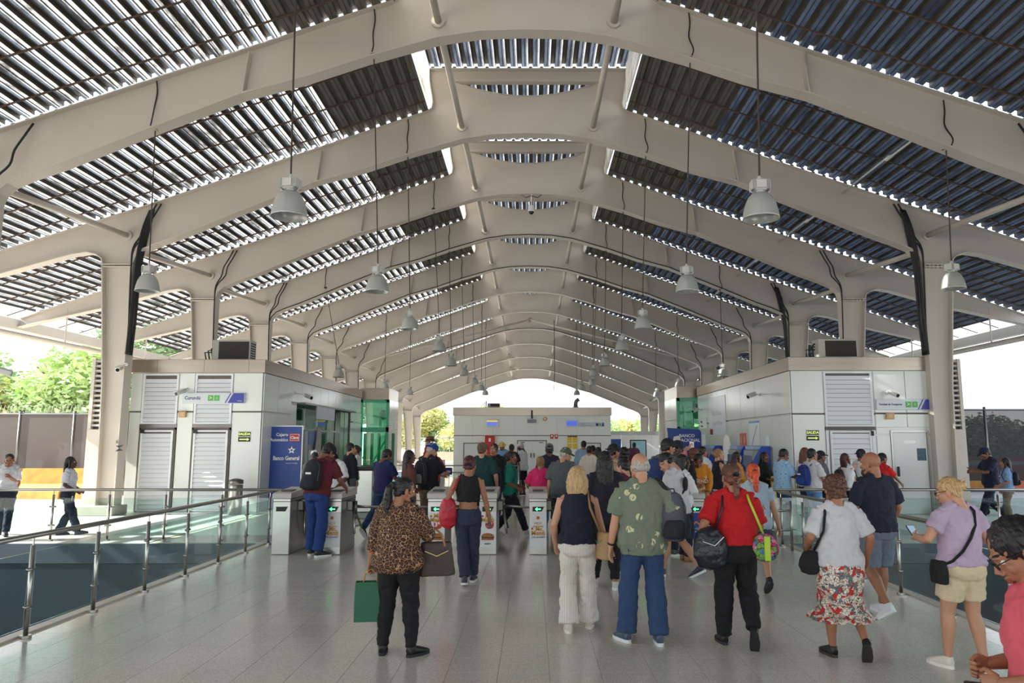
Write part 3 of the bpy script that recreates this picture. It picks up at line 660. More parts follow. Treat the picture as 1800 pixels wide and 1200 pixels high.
# ticket machines standing along the right kiosk side
mach_blue = mat('machine_blue', (26, 72, 176), .35)
for k, (y, lab) in enumerate(((21.2, 'blue-sided ticket machine nearest the corner of the right kiosk'), (22.9, 'blue-sided ticket machine, second from the right kiosk corner'), (26.4, 'blue-sided ticket machine beside the blue bank banner'))):
    t = thing('ticket_machine', lab, 'ticket machine', (RX0-.4, y, 0), -pi/2, 'ticket machines')
    # local: -y faces the hall
    MB().bevbox(-.42, .42, -.2, .38, 0, 1.6, .02).obj('body', mat('machine_grey', (150, 152, 150), .4), t)
    for s in (-1, 1):
        m = MB(); m.prism([[(-.3, .02), (.3, .02), (.3, 1.7), (.05, 1.7), (-.3, 1.1)]], lambda u, w, d: V((d, u, w)), (s*.44-.02, s*.44+.02)); m.obj('side_panel', mach_blue, t)
    MB().box(-.4, .4, -.23, -.2, 1.0, 1.45).obj('screen', mat('screen_dark', (30, 60, 110), .15), t)
    MB().bevbox(-.42, .42, -.15, .25, 1.6, 1.72, .02).obj('header', mat('machine_header', (150, 176, 214), .4), t)
    MB().box(-.3, .3, -.23, -.2, .45, .75).obj('tray', steel_dark, t)
t = thing('standing_leaflet', 'white rounded card sign standing on a ticket machine', 'sign', (RX0-.3, 24.6, 0), -pi/2+.3); 
MB().prism([[(-.2, 1.2), (.2, 1.2), (.24, 1.7), (.14, 2.0), (-.02, 2.08), (-.16, 1.95), (-.22, 1.6)]], lambda u, w, d: V((u, d, w)), (-.01, .01)).obj('card', white, t); MB().bevbox(-.1, .1, -.06, .06, 0, 1.2, .01).obj('post', steel_dark, t)
# blue bank banner, right
bn = thing('bank_banner', 'blue bank banner with white lettering beyond the ticket machines', 'banner', (5.55, 27.2, 0), R(0))
m = MB(); m.prism([[(-.52, .0), (.62, .0), (.62, 2.2), (.56, 2.28), (-.62, 2.34), (-.6, 2.2)]], lambda u, w, d: V((u, d, w)), (-.03, .03)); m.obj('panel', blue, bn)
text('BANCO', .16, white, bn, (.1, -.032, 2.05), bold=.004); text('NACIONAL', .16, white, bn, (.16, -.032, 1.89), bold=.004); 
m = MB(); m.prism([[(-.42, 1.86), (-.38, 2.02), (-.2, 2.06), (-.15, 1.98), (-.18, 1.8), (-.22, 1.92)]], lambda u, w, d: V((u, d, w)), (-.036, -.03)); m.obj('emblem', white, bn)
for k in range(3): m = MB(); m.lathe([(.075, 0), (.055, .004)], 14); o = m.obj('round_mark', white, bn, loc=(-.1+.19*k, -.03, 1.6), rot=(pi/2, 0, 0))
MB().bevbox(.66, .78, -.02, .3, 1.5, 2.1, .01).obj('white_side_sign', white, bn); MB().bevbox(.62, .8, .0, .5, 0, 1.5, .01).obj('base', mach_blue, bn)

# left cash machine ---------------------------------------------
am = thing('cash_machine', 'tall blue cash machine with white star beside the left kiosk', 'cash machine', (-6.68, 21.0, 0))
MB().bevbox(-.5, .36, -.5, -.44, 0, 2.24, .01).obj('blue_panel', blue, am)
fr = MB(); fr.box(-.53, -.5, -.51, -.42, 0, 2.27); fr.box(.36, .39, -.51, -.42, 0, 2.27); fr.box(-.5, .36, -.51, -.42, 2.24, 2.27); fr.obj('frame', frame_al, am)
MB().bevbox(-.48, .5, -.42, .9, 0, 2.16, .03).obj('body', mat('machine_grey2', (110, 118, 120), .4), am)
MB().box(.5, .52, -.38, .2, 1.75, 2.12).obj('side_sign', blue, am); MB().box(.5, .53, -.3, .3, 1.2, 1.6).obj('side_screen', mat('screen_pale', (170, 190, 200), .2), am)
m = MB(); m.prism([[(-.45, 0), (.9, 0), (.9, 1.3), (.55, 1.7), (.5, 2.2), (.3, 2.24)]], lambda u, w, d: V((d, u, w)), (.52, .56)); m.obj('curved_side', steel_dark, am)
text('Cajero', .12, white, am, (-.02, -.502, 2.02), align='RIGHT', bold=.002); text('Automático', .12, white, am, (-.02, -.502, 1.88), align='RIGHT', bold=.002, sx=.85)
MB().bevbox(.02, .3, -.51, -.5, 1.84, 2.05, .004).obj('red_badge', red, am); MB().box(.035, .285, -.512, -.51, 1.855, 2.035).obj('badge_border', white, am); MB().box(.045, .275, -.514, -.512, 1.865, 2.025).obj('badge_field', red, am); text('Clave', .11, white, am, (.16, -.516, 1.94), bold=.003, sx=.85)
st = []
for k in range(10):
    r_ = .11 if k % 2 == 0 else .05; st.append((.09+r_*sin(k*pi/5), 1.6+r_*cos(k*pi/5)))
MB().prism([st], lambda u, w, d: V((u, d, w)), (-.506, -.5)).obj('star', white, am); MB().lathe([(.03, 0), (.03, .002)], 10).obj('star_centre', blue, am, loc=(.09, -.506, 1.6), rot=(pi/2, 0, 0))
text('Banco General', .155, white, am, (-.05, -.502, 1.38), bold=.004, sx=.78); text('siempre contigo', .05, white, am, (.1, -.502, 1.25))

# ---------------------------------------------------------------- lift towers
def tower(x0, x1, y0, y1, side, lab):
    t = thing('lift_tower', lab, 'lift', ((x0+x1)/2, (y0+y1)/2, 0)); w = (x1-x0)/2; d = (y1-y0)/2; H = 3.62; ins = side   # side: +1 hall lies at +x
    MB().bevbox(-w, w, -d, d, H, 4.12, .01).obj('steel_crown', fascia, t)
    for k, (za, zb) in enumerate(((.1, 1.1), (1.1, 2.25), (2.45, H))):
        MB().box(-w+.05, w-.1, -d, -d+.02, za, zb-.03).obj('glass_pane', greeng, t); MB().box(-w+.05, w-.1, d-.02, d, za, zb-.03).obj('glass_pane', greeng, t)
    gf = mat('green_frame', (96, 190, 150), .4)
    f = MB()
    for x in (-w, w-.1): f.box(x, x+.1, -d-.02, -d+.08, 0, H)
    f.box(-w, w, -d-.02, -d+.08, 2.25, 2.45); f.box(-w, w, -d-.02, -d+.08, H-.12, H); f.box(-w, w, -d-.02, -d+.08, 0, .1); f.obj('front_frame', gf, t)
    for k in range(5): MB().bevbox(-w+.3*k+.1, -w+.3*k+.22, -d+.3, -d+.36, .1, 2.2, .01).obj('guide_rail', mat('green_dark', (70, 140, 114), .4), t)
    MB().tube([(-w+.1, -d+.2, .2), (w-.15, -d+.2, 1.9)], .03, 6).obj('cross_brace', gf, t); MB().tube([(-w+.1, -d+.2, 1.2), (w-.5, -d+.2, .2)], .03, 6).obj('cross_brace', gf, t)
    MB().bevbox(-w+.45, -w+.8, -d+.5, -d+.8, 2.5, 3.3, .03).obj('hoist_motor', mat('motor_pale', (190, 220, 200), .4), t); MB().ell((w-.35, -d+.6, 3.0), (.22, .15, .22), 12, 8).obj('hoist_wheel', mat('green_dark', (36, 96, 74)), t, True)
    MB().box(-w+.1, w-.1, d-.3, d-.1, 0, H).obj('rear_wall', mat('green_dark2', (140, 206, 178), .5), t)
    for k in range(4):
        for j in range(2):
            MB().bevbox(0, .03, -d+.1+j*(2*d-.1)/2, -d+.07+(j+1)*(2*d-.1)/2, .05+k*.9, .93+k*.9, .006, 0, M.Translation((side*w-.015, 0, 0))).obj('cladding_panel', clad, t)
    return t
tower(-7.3, -6.1, 31.6, 33.8, 1, 'left glass lift tower with green panes and steel crown'); tower(5.95, 7.2, 30.4, 33.2, -1, 'right glass lift tower with green panes and steel crown')
t = thing('red_cabinet', 'dark red upright fire cabinet before the left lift tower', 'cabinet', (-6.8, 28.7, 0)); MB().bevbox(-.17, .17, -.15, .15, 0, 1.68, .02).obj('body', mat('cabinet_red', (150, 24, 28), .4), t); MB().bevbox(-.14, .14, -.17, -.15, .1, 1.55, .01).obj('door', MATS['cabinet_red'], t)

# ---------------------------------------------------------------- far kiosk
FY = 44.0; fk = thing('station_kiosk', 'wide white kiosk across the far end of the hall', 'kiosk', (0, FY, 0)); MFk = FX(0, FY, 0)
WB().box(-4.62, 4.66, FY, FY+6, 0, 3.5).obj('core', clad, fk); WB().bevbox(-4.68, 4.72, FY-.06, FY+6, 3.4, 3.88, .01).obj('fascia', fascia, fk)
pan_f = mat('far_panel', (232, 234, 228), .4)
xs = [-4.62, -3.5, -2.3, -1.0, .25, 1.5, 2.65, 3.7, 4.66]
for i in range(8):
    for a, b in ((.02, 2.2), (2.24, 3.38)): MB().bevbox(xs[i]+.008, xs[i+1]-.008, FY-.03, FY, a, b, .006).obj('cladding_panel', pan_f, fk)
WB().box(-4.62, 4.66, FY-.012, FY, 2.19, 2.25).obj('joint_strip', seam, fk)
def fdoor(x0, x1, z1, split, nm='double_door'):
    m = WB()
    for a, b, c, d in ((x0, x0+.05, 0 if nm == 'double_door' else .75, z1), (x1-.05, x1, 0 if nm == 'double_door' else .75, z1), (x0, x1, z1-.05, z1)) + (((x0, x1, .75, .8),) if nm != 'double_door' else ()): m.box(a, b, FY-.06, FY-.03, c, d)
    o = m.obj(nm, seam, fk); z0 = 0.02 if nm == 'double_door' else .8
    for a, b in ((x0+.05, split-.015), (split+.015, x1-.05)): WB().bevbox(a, b, FY-.05, FY-.03, z0, z1-.05, .004).obj('leaf', door_w, o)
    if nm == 'double_door':
        for x in (split-.12, split+.07): WB().box(x, x+.05, FY-.1, FY-.05, .95, 1.2).obj('door_handle', black, o)
        for x in (x0+.2, x1-.45): WB().box(x, x+.25, FY-.1, FY-.05, z1-.16, z1-.1).obj('door_closer', steel_dark, o)
X = lambda px: at(px, 760, FY).x
fdoor(X(909), X(961), 1.95, X(936)); fdoor(X(815), X(846), 1.8, X(824), 'shutter_window'); fdoor(X(1023), X(1056), 1.8, X(1047), 'shutter_window')
reloc(fk)
def fthing(name, lab, cat, px, py, dy=-.05): return thing(name, lab, cat, at(px, py, FY+dy))
for px, lab, c1, c2 in ((865, 'left ceiling-hung information screen on far kiosk', (60, 80, 150), (210, 160, 60)), (1005, 'right blue information screen on far kiosk', (40, 60, 150), (60, 90, 160))):
    t = fthing('info_screen', lab, 'screen', px, 744, -.09); MB().bevbox(-.36, .36, -.05, .1, -.2, .2, .01).obj('case', frame_al, t); MB().box(-.32, .32, -.055, -.05, -.16, .1).obj('display', mat('disp'+str(px), c1, .2, emit=.6, noise_amt=.5, nscale=4), t); MB().box(-.32, .32, -.055, -.05, .1, .17).obj('title_bar', mat('bar'+str(px), c2, .3, emit=.5), t)
t = fthing('hanging_display', 'dark display hanging from black post on far kiosk', 'screen', 935, 740, -.09); MB().bevbox(-.3, .3, -.04, .04, -.14, .14, .01).obj('case', frame_al, t); MB().box(-.27, .27, -.045, -.04, -.11, .11).obj('display', mat('disp_grey', (70, 76, 88), .2), t); MB().bevbox(-.05, .05, -.03, .04, .14, .65, .005).obj('post', black, t)
t = fthing('direction_sign', 'long pale direction sign at the right of far kiosk', 'sign', 1040, 746, -.05); MB().bevbox(-.75, .75, -.03, 0, -.13, .13, .006).obj('board', sign_gr, t); text('Línea 1', .1, navy_t, t, (-.5, -.034, .04)); text('Terminal de Transporte', .075, navy_t, t, (-.3, -.034, -.06)); MB().box(.25, .4, -.035, -.03, -.08, .08).obj('pictogram', navy_t, t); MB().box(.44, .56, -.035, -.03, -.08, .08).obj('pictogram', greenp, t); MB().prism([[(.58, -.1), (.72, -.1), (.72, .1), (.64, .1)]], lambda u, w, d: V((u, d, w)), (-.035, -.03)).obj('blue_field', bluev, t)
for px, lab in ((970, 'left small red fire sign on far kiosk'), (978, 'right small red fire sign on far kiosk')):
    t = fthing('fire_sign', lab, 'sign', px, 767); MB().bevbox(-.09, .09, -.02, 0, -.13, .13, .004).obj('plate', red, t); MB().box(-.04, .04, -.024, -.02, -.02, .08).obj('symbol', white, t)
t = fthing('fire_cabinet', 'bright red fire hose cabinet on far kiosk wall', 'cabinet', 861, 782, -.15); MB().bevbox(-.28, .28, -.1, .1, -.55, .55, .02).obj('body', red, t); MB().bevbox(-.24, .24, -.12, -.1, -.5, .5, .01).obj('door', red, t); MB().box(-.06, .06, -.125, -.12, .2, .4).obj('label_plate', white, t)
t = fthing('yellow_notice', 'yellow notice board with grid on far kiosk', 'poster', 1006, 777); MB().bevbox(-.28, .28, -.03, 0, -.38, .38, .004).obj('board', mat('notice_yellow', (226, 190, 50), .5), t); MB().box(-.28, .28, -.034, -.03, .3, .38).obj('header', seam, t); MB().box(-.02, .02, -.034, -.03, -.36, .3).obj('divider', white, t); MB().box(-.26, .26, -.034, -.03, -.08, -.04).obj('divider', white, t)
t = fthing('wall_hatch', 'square metal hatch in far kiosk wall', 'hatch', 980, 802, -.05); MB().bevbox(-.38, .38, -.03, 0, -.4, .3, .01).obj('frame', frame_al, t); MB().bevbox(-.3, .3, -.045, -.03, -.32, .2, .01).obj('door', steel, t)
t = fthing('wall_sounder', 'small round alarm on far kiosk wall', 'alarm', 958, 736); MB().lathe([(.12, 0), (.12, .03), (.08, .06)], 14).obj('ring', mat('tan_box', (1, 1, 1)), t, rot=(pi/2, 0, 0)); MB().lathe([(.05, .06), (.05, .08)], 10).obj('centre', white, t, rot=(pi/2, 0, 0))
t = thing('roof_vent', 'curved grey vent pipe on the far kiosk roof', 'vent', at(1012, 716, FY+1)); m = MB(); m.tube([(0, 0, -.05), (0, 0, .25), (.05, 0, .4), (.2, 0, .5)], [.14, .13, .12, .12], 12); m.obj('pipe', mat('vent_grey', (110, 112, 116), .5), t, True); MB().lathe([(.19, 0), (.19, .03)], 12).obj('collar', steel_dark, t)
ac_unit(at(868, 716, FY+1.2)-V((0, 0, .02)), .75, .4, .28, 'small grey condenser on the far kiosk roof')
for px, h, lab in ((854, .7, 'thin antenna mast on far kiosk roof, left'), (948, .5, 'short thin antenna on far kiosk roof, middle'), (1036, .65, 'thin antenna mast on far kiosk roof, right')):
    t = thing('antenna', lab, 'antenna', at(px, 716, FY+.8)); MB().tube([(0, 0, 0), (0, 0, h)], .015, 5).obj('mast', steel_dark, t); MB().tube([(-.12, 0, h*.8), (.12, 0, h*.8)], .01, 5).obj('crossbar', steel_dark, t)
cable('roof_cable', [at(973, 716, FY+.5), at(973, 690, FY+.5), at(975, 655, FY+.5)+V((0, 0, .0)), V((1.35, FY+.5, 9.2))], .02, 'thin cable dropping from roof to far kiosk')
# beyond the far kiosk: white hoardings, blue door, pale blue poster
ho = thing('white_hoarding', 'white wall panels beyond the far kiosk, right', 'wall panel', (0, 62, 0))
for k in range(6): WB().bevbox(6.2+k*1.25, 7.42+k*1.25, 62, 62.1, 0, 2.45, .01).obj('panel', white, ho)
WB().bevbox(6.0, 14, 61.9, 62.2, 2.45, 2.75, .01).obj('top_rail', frame_al, ho); reloc(ho)
t = thing('blue_door', 'blue door in the white panels beyond far kiosk', 'door', at(1083, 795, 61.9)); t.location.z = 0; MB().bevbox(-.42, .42, -.05, 0, 0, 2.1, .01).obj('leaf', mat('door_blue', (44, 76, 140), .5), t); MB().bevbox(.3, .36, -.1, -.05, .95, 1.1, .01).obj('handle', steel, t)
t = thing('map_board', 'framed pale blue poster board beyond the far kiosk', 'poster', at(1122, 795, 50)); t.location.z = 0
MB().bevbox(-.55, .55, -.05, .05, .35, 2.0, .01).obj('frame', black, t); MB().box(-.48, .48, -.055, -.05, .42, 1.93).obj('poster', mat('poster_sky', (170, 214, 226), .4, noise_amt=.15, nscale=3), t)
for x in (-.5, .45): MB().box(x, x+.05, -.02, .02, 0, .4).obj('leg', black, t)

for k in range(4):
    a, b_ = V((XC+8.4, Yf[k]+.05, 8.33+ZO[k])), V((XC+8.4, Yf[k+1]-.05, 8.40+ZO[k+1]))
    t = thing('conduit', 'thin white conduit under the right roof slope, %s bay in view' % ordw[k], 'pipe', a, 0, 'white conduits under the right roof'); MB().tube([(0, 0, 0), (b_-a)*.45, (b_-a)*.47+V((0, 0, .04)), b_-a], .025, 7).obj('pipe', MATS['white_plastic'], t, True); MB().tube([(b_-a)*.44, (b_-a)*.5], .035, 7).obj('coupling', MATS['white_plastic'], t)
# ---------------------------------------------------------------- turnstiles
cab = mat('turnstile_steel', (186, 184, 178), .3, .85, noise_amt=.1, nscale=2, stretch=(1, 1, 20)); lidm = mat('turnstile_lid', (196, 192, 186), .35)
arrow_em = mat('arrow_green', (70, 240, 120), .4, emit=1.6); paper = mat('poster_paper', (226, 228, 230), .5); gold = mat('gold_letters', (206, 152, 40), .5); scr = mat('script_black', (40, 36, 34), .5)
bun = mat('bun_brown', (186, 104, 52), .6, noise_amt=.3, nscale=30); patty = mat('patty_brown', (110, 52, 34), .7); lett = mat('salad_green', (110, 150, 60), .6)
def turnstile(x, lab, kind, lit=True):
    t = thing('turnstile', lab, 'turnstile', (x, 12.35, 0), 0, 'turnstiles in the barrier line'); w = .142
    MB().bevbox(-w, w, 0, 1.0, .0, .9, .012).obj('cabinet', cab, t)
    m = MB(); m.prism([[(-.03, .9), (1.03, .9), (1.03, 1.02), (.95, 1.035), (.0, .985), (-.03, .97)]], lambda u, ww, d: V((d, u, ww)), (-w-.012, w+.012)); m.obj('lid', lidm, t)
    MB().box(-w-.002, w+.002, -.003, 1.002, .84, .852).obj('seam', seam, t)
    sp = MB().prism([[(-.09, .765), (.10, .765), (.06, .69), (-.09, .69)]], lambda u, ww, d: V((u, d, ww)), (-.01, 0)).obj('display', black, t)
    if lit: MB().prism([[(-.05, .727), (-.01, .76), (-.01, .737), (.045, .737), (.045, .717), (-.01, .717), (-.01, .694)]], lambda u, ww, d: V((u, d, ww)), (-.014, -.01)).obj('lit_arrow', arrow_em, sp)
    MB().bevbox(-.09, .09, .2, .45, 1.0, 1.02, .005).obj('card_reader', mat('reader_dark', (60, 62, 66), .3), t)
    if kind:
        p = MB().box(-w+.005, w-.005, -.006, 0, .12, .68).obj('poster', paper, t)
        def tx(s_, sz, m_, z, xx=0, **k): text(s_, sz, m_, p, (xx, -.0125, z), depth=.001, **k)
        if kind == 1:
            MB().box(-.022, .022, -.009, -.006, .565, .61).obj('red_mark', red, p); tx('m', .04, gold, .59, bold=.001)
            tx('HOY', .06, gold, .5); tx('almorzar', .05, gold, .455, bold=.0006)
            MB().box(-.11, -.08, -.009, -.006, .4, .43).obj('red_mark', red, p); tx('Mc.', .085, gold, .41, .02, bold=.003); tx('Menú', .1, gold, .345, bold=.003); tx('¡se puede!', .05, scr, .285, shear=.3)
        elif kind == 2:
            MB().box(-.1, -.07, -.009, -.006, .6, .63).obj('red_mark', red, p); tx('Mc.', .085, gold, .62, .02, bold=.003); tx('Menú', .09, gold, .555, bold=.003)
            c = MB(); c.lathe([(.07, 0), (.07, .003)], 18); o = c.obj('price_disc', red, p, loc=(.03, -.008, .48), rot=(pi/2, 0, 0)); tx('3', .1, white, .48, .0, bold=.003); tx('95', .05, white, .5, .05, bold=.002)
            b = MB(); b.prism([[(.1*cos(a), .3+.045*sin(a)) for a in np.linspace(0, pi, 10)]], lambda u, ww, d: V((u, d, ww)), (-.012, -.006)); b.obj('burger_bun', bun, p)
            MB().box(-.105, .105, -.012, -.006, .285, .299).obj('burger_salad', lett, p); MB().box(-.1, .1, -.012, -.006, .262, .285).obj('burger_patty', patty, p); MB().box(-.1, .1, -.012, -.006, .235, .26).obj('burger_base', bun, p)
            tx('nuevo', .04, scr, .18, bold=.001)
        else:
            MB().box(-w+.006, w-.006, -.009, -.006, .25, .67).obj('blue_field', blue, p); tx('Pasa rápido', .04, white, .42); tx('tu tarjeta', .04, white, .37)
            MB().prism([[(-.05, .5), (0, .54), (.05, .5), (.05, .47), (0, .51), (-.05, .47)]], lambda u, ww, d: V((u, d, ww)), (-.012, -.009)).obj('chevron', mat('orange_mark', (220, 130, 60), .5), p)
    # tripod: hub on the right flank, three arms
    hb = MB(); hb.bevbox(w, w+.09, .38, .62, .66, .84, .02); hb.obj('hub', steel_dark, t)
    for tip in (V((w+.56, .5, .71)), V((w+.16, .3, .3)), V((w+.16, .82, .34))):
        MB().tube([(w+.08, .5, .74), tip], [.02, .018], 8).obj('arm', steel, t, True)
    return t
TS = [(-4.09, 'leftmost plain turnstile without a poster beside the glass rail', 0, False), (-3.26, 'turnstile with lunch menu poster beside the man in maroon', 1, True), (-1.56, 'turnstile with burger poster partly behind the leopard print handbag', 2, True),
      (-.72, 'turnstile with burger poster beside the girl with the red bag', 2, True), (.10, 'turnstile with lunch menu poster at the centre of the hall', 1, True), (.93, 'turnstile hidden behind the man in the leaf print shirt', 1, True), (1.8, 'turnstile hidden behind the grey backpack', 2, True), (2.68, 'rightmost turnstile with a blue poster', 3, True)]
for a in TS: turnstile(*a)
t = thing('barrier_bar', 'stainless gate bar closing the wider gap between turnstiles', 'barrier', (-3.0, 12.85, .72)); MB().tube([(0, 0, 0), (1.25, 0, 0)], .02, 10).obj('bar', steel, t, True); MB().tube([(0, 0, -.12), (0, 0, .1)], .03, 10).obj('pivot', steel_dark, t, True)

# ---------------------------------------------------------------- glass balustrades
ring_me = MB().tube([(0, 0, -.012), (0, 0, .012)], .05, 12).mesh('base_ring', steel)
def balustrade(a, b, n, lab, lean=0, double=False, p0=None):
    """posts from a to b (n posts) with a top rail and glass panes"""
    a, b = V(a), V(b); L = (b-a).length; d = (b-a)/L; nrm = V((-d.y, d.x, 0))
    t = thing('glass_balustrade', lab, 'railing', a)
    MB().tube([-d*.06+V((0, 0, .93)), (b-a)+V((0, 0, .93))+d*.06], .026, 12).obj('handrail', steel, t, True)
    for k in range(n):
        p = d*(L*k/(n-1))
        po = MB().tube([p, p+V((0, 0, .84))], .021, 10).obj('post', steel, t, True)
        MB().tube([p+V((0, 0, .84)), p+V((0, 0, .92))], .009, 6).obj('rail_stem', steel, po)
        link('base_ring', ring_me, po, p+V((0, 0, .014)))
        for z in (.28, .62): MB().tube([p-d*.055+V((0, 0, z)), p+d*.055+V((0, 0, z))], .018, 8).obj('clamp', steel, po, True)
        if k < n-1:
            q = d*(L*(k+1)/(n-1)); g0, g1 = p+d*.045, q-d*.045
            m = MB(); h = nrm*.005; m.add([g0-h+V((0, 0, .1)), g1-h+V((0, 0, .1)), g1-h+V((0, 0, .78)), g0-h+V((0, 0, .78)), g0+h+V((0, 0, .1)), g1+h+V((0, 0, .1)), g1+h+V((0, 0, .78)), g0+h+V((0, 0, .78))], [(0, 1, 2, 3), (4, 7, 6, 5), (3, 2, 6, 7), (0, 4, 5, 1), (1, 5, 6, 2), (0, 3, 7, 4)])
            m.obj('glass_pane', glassm, t)
    return t
balustrade((-4.72, 13.6, 0), (-4.72, 4.0, 0), 10, 'glass and steel balustrade running towards the camera on the left')
balustrade((-4.72-.02, 14.1, 0), (-12.1, 14.1, 0), 8, 'glass and steel balustrade across the far end of the left stair opening')
balustrade((4.42, 13.4, 0), (4.42, 3.9, 0), 10, 'glass and steel balustrade running towards the camera on the right')
balustrade((4.46, 14.1, 0), (11.9, 14.1, 0), 8, 'glass and steel balustrade across the far end of the right stair opening')
# low two-bar barrier joining the right turnstile to the rail
t = thing('steel_barrier', 'short two-bar steel barrier at the corner of the right balustrade', 'barrier', (4.1, 12.5, 0))
for x in (0, .28): MB().tube([(x, .3, 0), (x, .3, .82)], .024, 10).obj('post', steel, t, True)
for z in (.66, .34): MB().tube([(-1.2, .3, z), (.28, .3, z)], .018, 8).obj('bar', steel, t, True)
# rear barrier of thin bars in mid hall
for x0, x1, y, lab in ((-5.6, -1.35, 22.5, 'rear steel bar fence beyond the turnstiles, left'), (-1.3, -.4, 22.5, 'low steel bar fence before the far kiosk')):
    t = thing('bar_fence', lab, 'fence', (x0, y, 0)); L = x1-x0
    for z in (1.12, .92, .1): MB().tube([(0, 0, z), (L, 0, z)], .018, 8).obj('rail', steel, t, True)
    n = int(L/.14); me = MB().tube([(0, 0, .1), (0, 0, .92)], .008, 6).mesh('bar', steel)
    for k in range(n+1): link('bar', me, t, (k*L/n, 0, 0))
    for k in (0, .5, 1): MB().tube([(k*L, 0, 0), (k*L, 0, 1.12)], .025, 8).obj('post', steel, t, True)
t = thing('exit_gate', 'tall steel gate post with black reader beyond the turnstiles', 'gate', (-2.42, 20.0, 0)); MB().bevbox(-.09, .09, -.1, .1, 0, 1.35, .01).obj('post', steel, t); MB().bevbox(-.05, .05, -.12, -.1, 1.05, 1.3, .01).obj('reader', black, t)
t = thing('exit_gate', 'second grey gate cabinet beyond the turnstiles', 'gate', (-1.0, 23.5, 0)); MB().bevbox(-.22, .22, -.4, .4, 0, 1.05, .02).obj('cabinet', cab, t); MB().bevbox(-.22, .22, -.42, .42, 1.05, 1.1, .01).obj('lid', steel_dark, t)
t = thing('rope_post', 'stainless queue post with a belt between ticket gates', 'post', (-3.95, 16.6, 0)); MB().tube([(0, 0, .03), (0, 0, 1.0)], .035, 12).obj('pole', steel, t, True); MB().lathe([(.17, 0), (.17, .02), (.05, .04)], 20).obj('base', steel, t, True); MB().bevbox(-.06, .06, -.05, .05, .85, 1.02, .01).obj('belt_head', black, t)
t = thing('ticket_podium', 'dark ticket reader podium beside the queue post', 'podium', (-4.15, 18.3, 0)); MB().bevbox(-.3, .3, -.2, .3, .15, 1.15, .02).obj('cabinet', steel, t); MB().bevbox(-.34, .34, -.24, .34, 1.15, 1.22, .01).obj('top', black, t); MB().bevbox(-.25, .25, -.15, .25, 0, .15, .01).obj('foot', steel_dark, t)
t = thing('drinking_bin', 'round stainless bin before the left kiosk corner', 'bin', (-7.55, 19.2, 0)); MB().lathe([(.17, 0), (.17, .72), (.16, .74)], 20).obj('drum', steel, t, True); MB().lathe([(.175, .76), (.175, .86), (.05, .9)], 20).obj('lid', steel_dark, t, True)
t = thing('wall_vents', 'row of small dark floor-level vents', 'vent', (-5.0, 14.6, 0)) if 0 else None

# ---------------------------------------------------------------- louvre towers by the big columns
for s, x0, x1, lab in ((-1, 10.95, 11.45, 'tall slim louvred screen beside the big left column'), (1, 10.95, 11.4, 'tall slim louvred screen beside the big right column')):
    t = thing('louvre_screen', lab, 'screen', (XC+s*(x0+x1)/2, 19.5, 0)); w = (x1-x0)/2
    for k in (-1, 1): MB().bevbox(k*w-.045, k*w+.045, -.06, .06, .2, 4.0, .008).obj('upright', cream, t)
    MB().box(-w, w, .08, .1, .2, 4.0).obj('backing', navy2, t)
    me = MB().box(-w+.04, w-.04, -.05, .03, 0, .05, 0, M.Rotation(R(-14), 4, 'X')).mesh('slat', cream)
    for k in range(28): link('slat', me, t, (0, 0, .4+k*.13))
    MB().bevbox(-w-.25 if s > 0 else -w, w if s > 0 else w+.25, -.1, -.06, .24, 2.15, .01).obj('cover_plate', cream, t)
# column mark on the left column
t = thing('column_mark', 'black number six and triangle marks on the left column', 'marking', at(210, 786, 18.9)); text('6', .14, black, t, (-.07, 0, .14)); 
m = MB(); m.prism([[(-.1, .04), (.1, .06), (.0, -.02)]], lambda u, w, d: V((u, d, w)), (-.004, 0)); m.prism([[(-.1, -.1), (.1, -.08), (.0, -.02)]], lambda u, w, d: V((u, d, w)), (-.004, 0)); m.obj('triangles', black, t)

# ---------------------------------------------------------------- outside
gr = tag(MB().box(-140, -14.0, -40, 200, -.4, -.05).obj('floor_outside', mat('pale_asphalt', (206, 200, 190), .85, noise_amt=.12, nscale=1.2)), 'pale sunlit paving outside the left side', kind='structure')
gr2 = tag(MB().box(14.0, 140, -40, 200, -.4, -.05).obj('floor_outside', MATS['pale_asphalt']), 'pale paving outside the right side', kind='structure')
gr3 = tag(MB().box(-14, 14, 76, 200, -.4, -.05).obj('floor_outside', MATS['pale_asphalt']), 'pale ground beyond the far end', kind='structure')
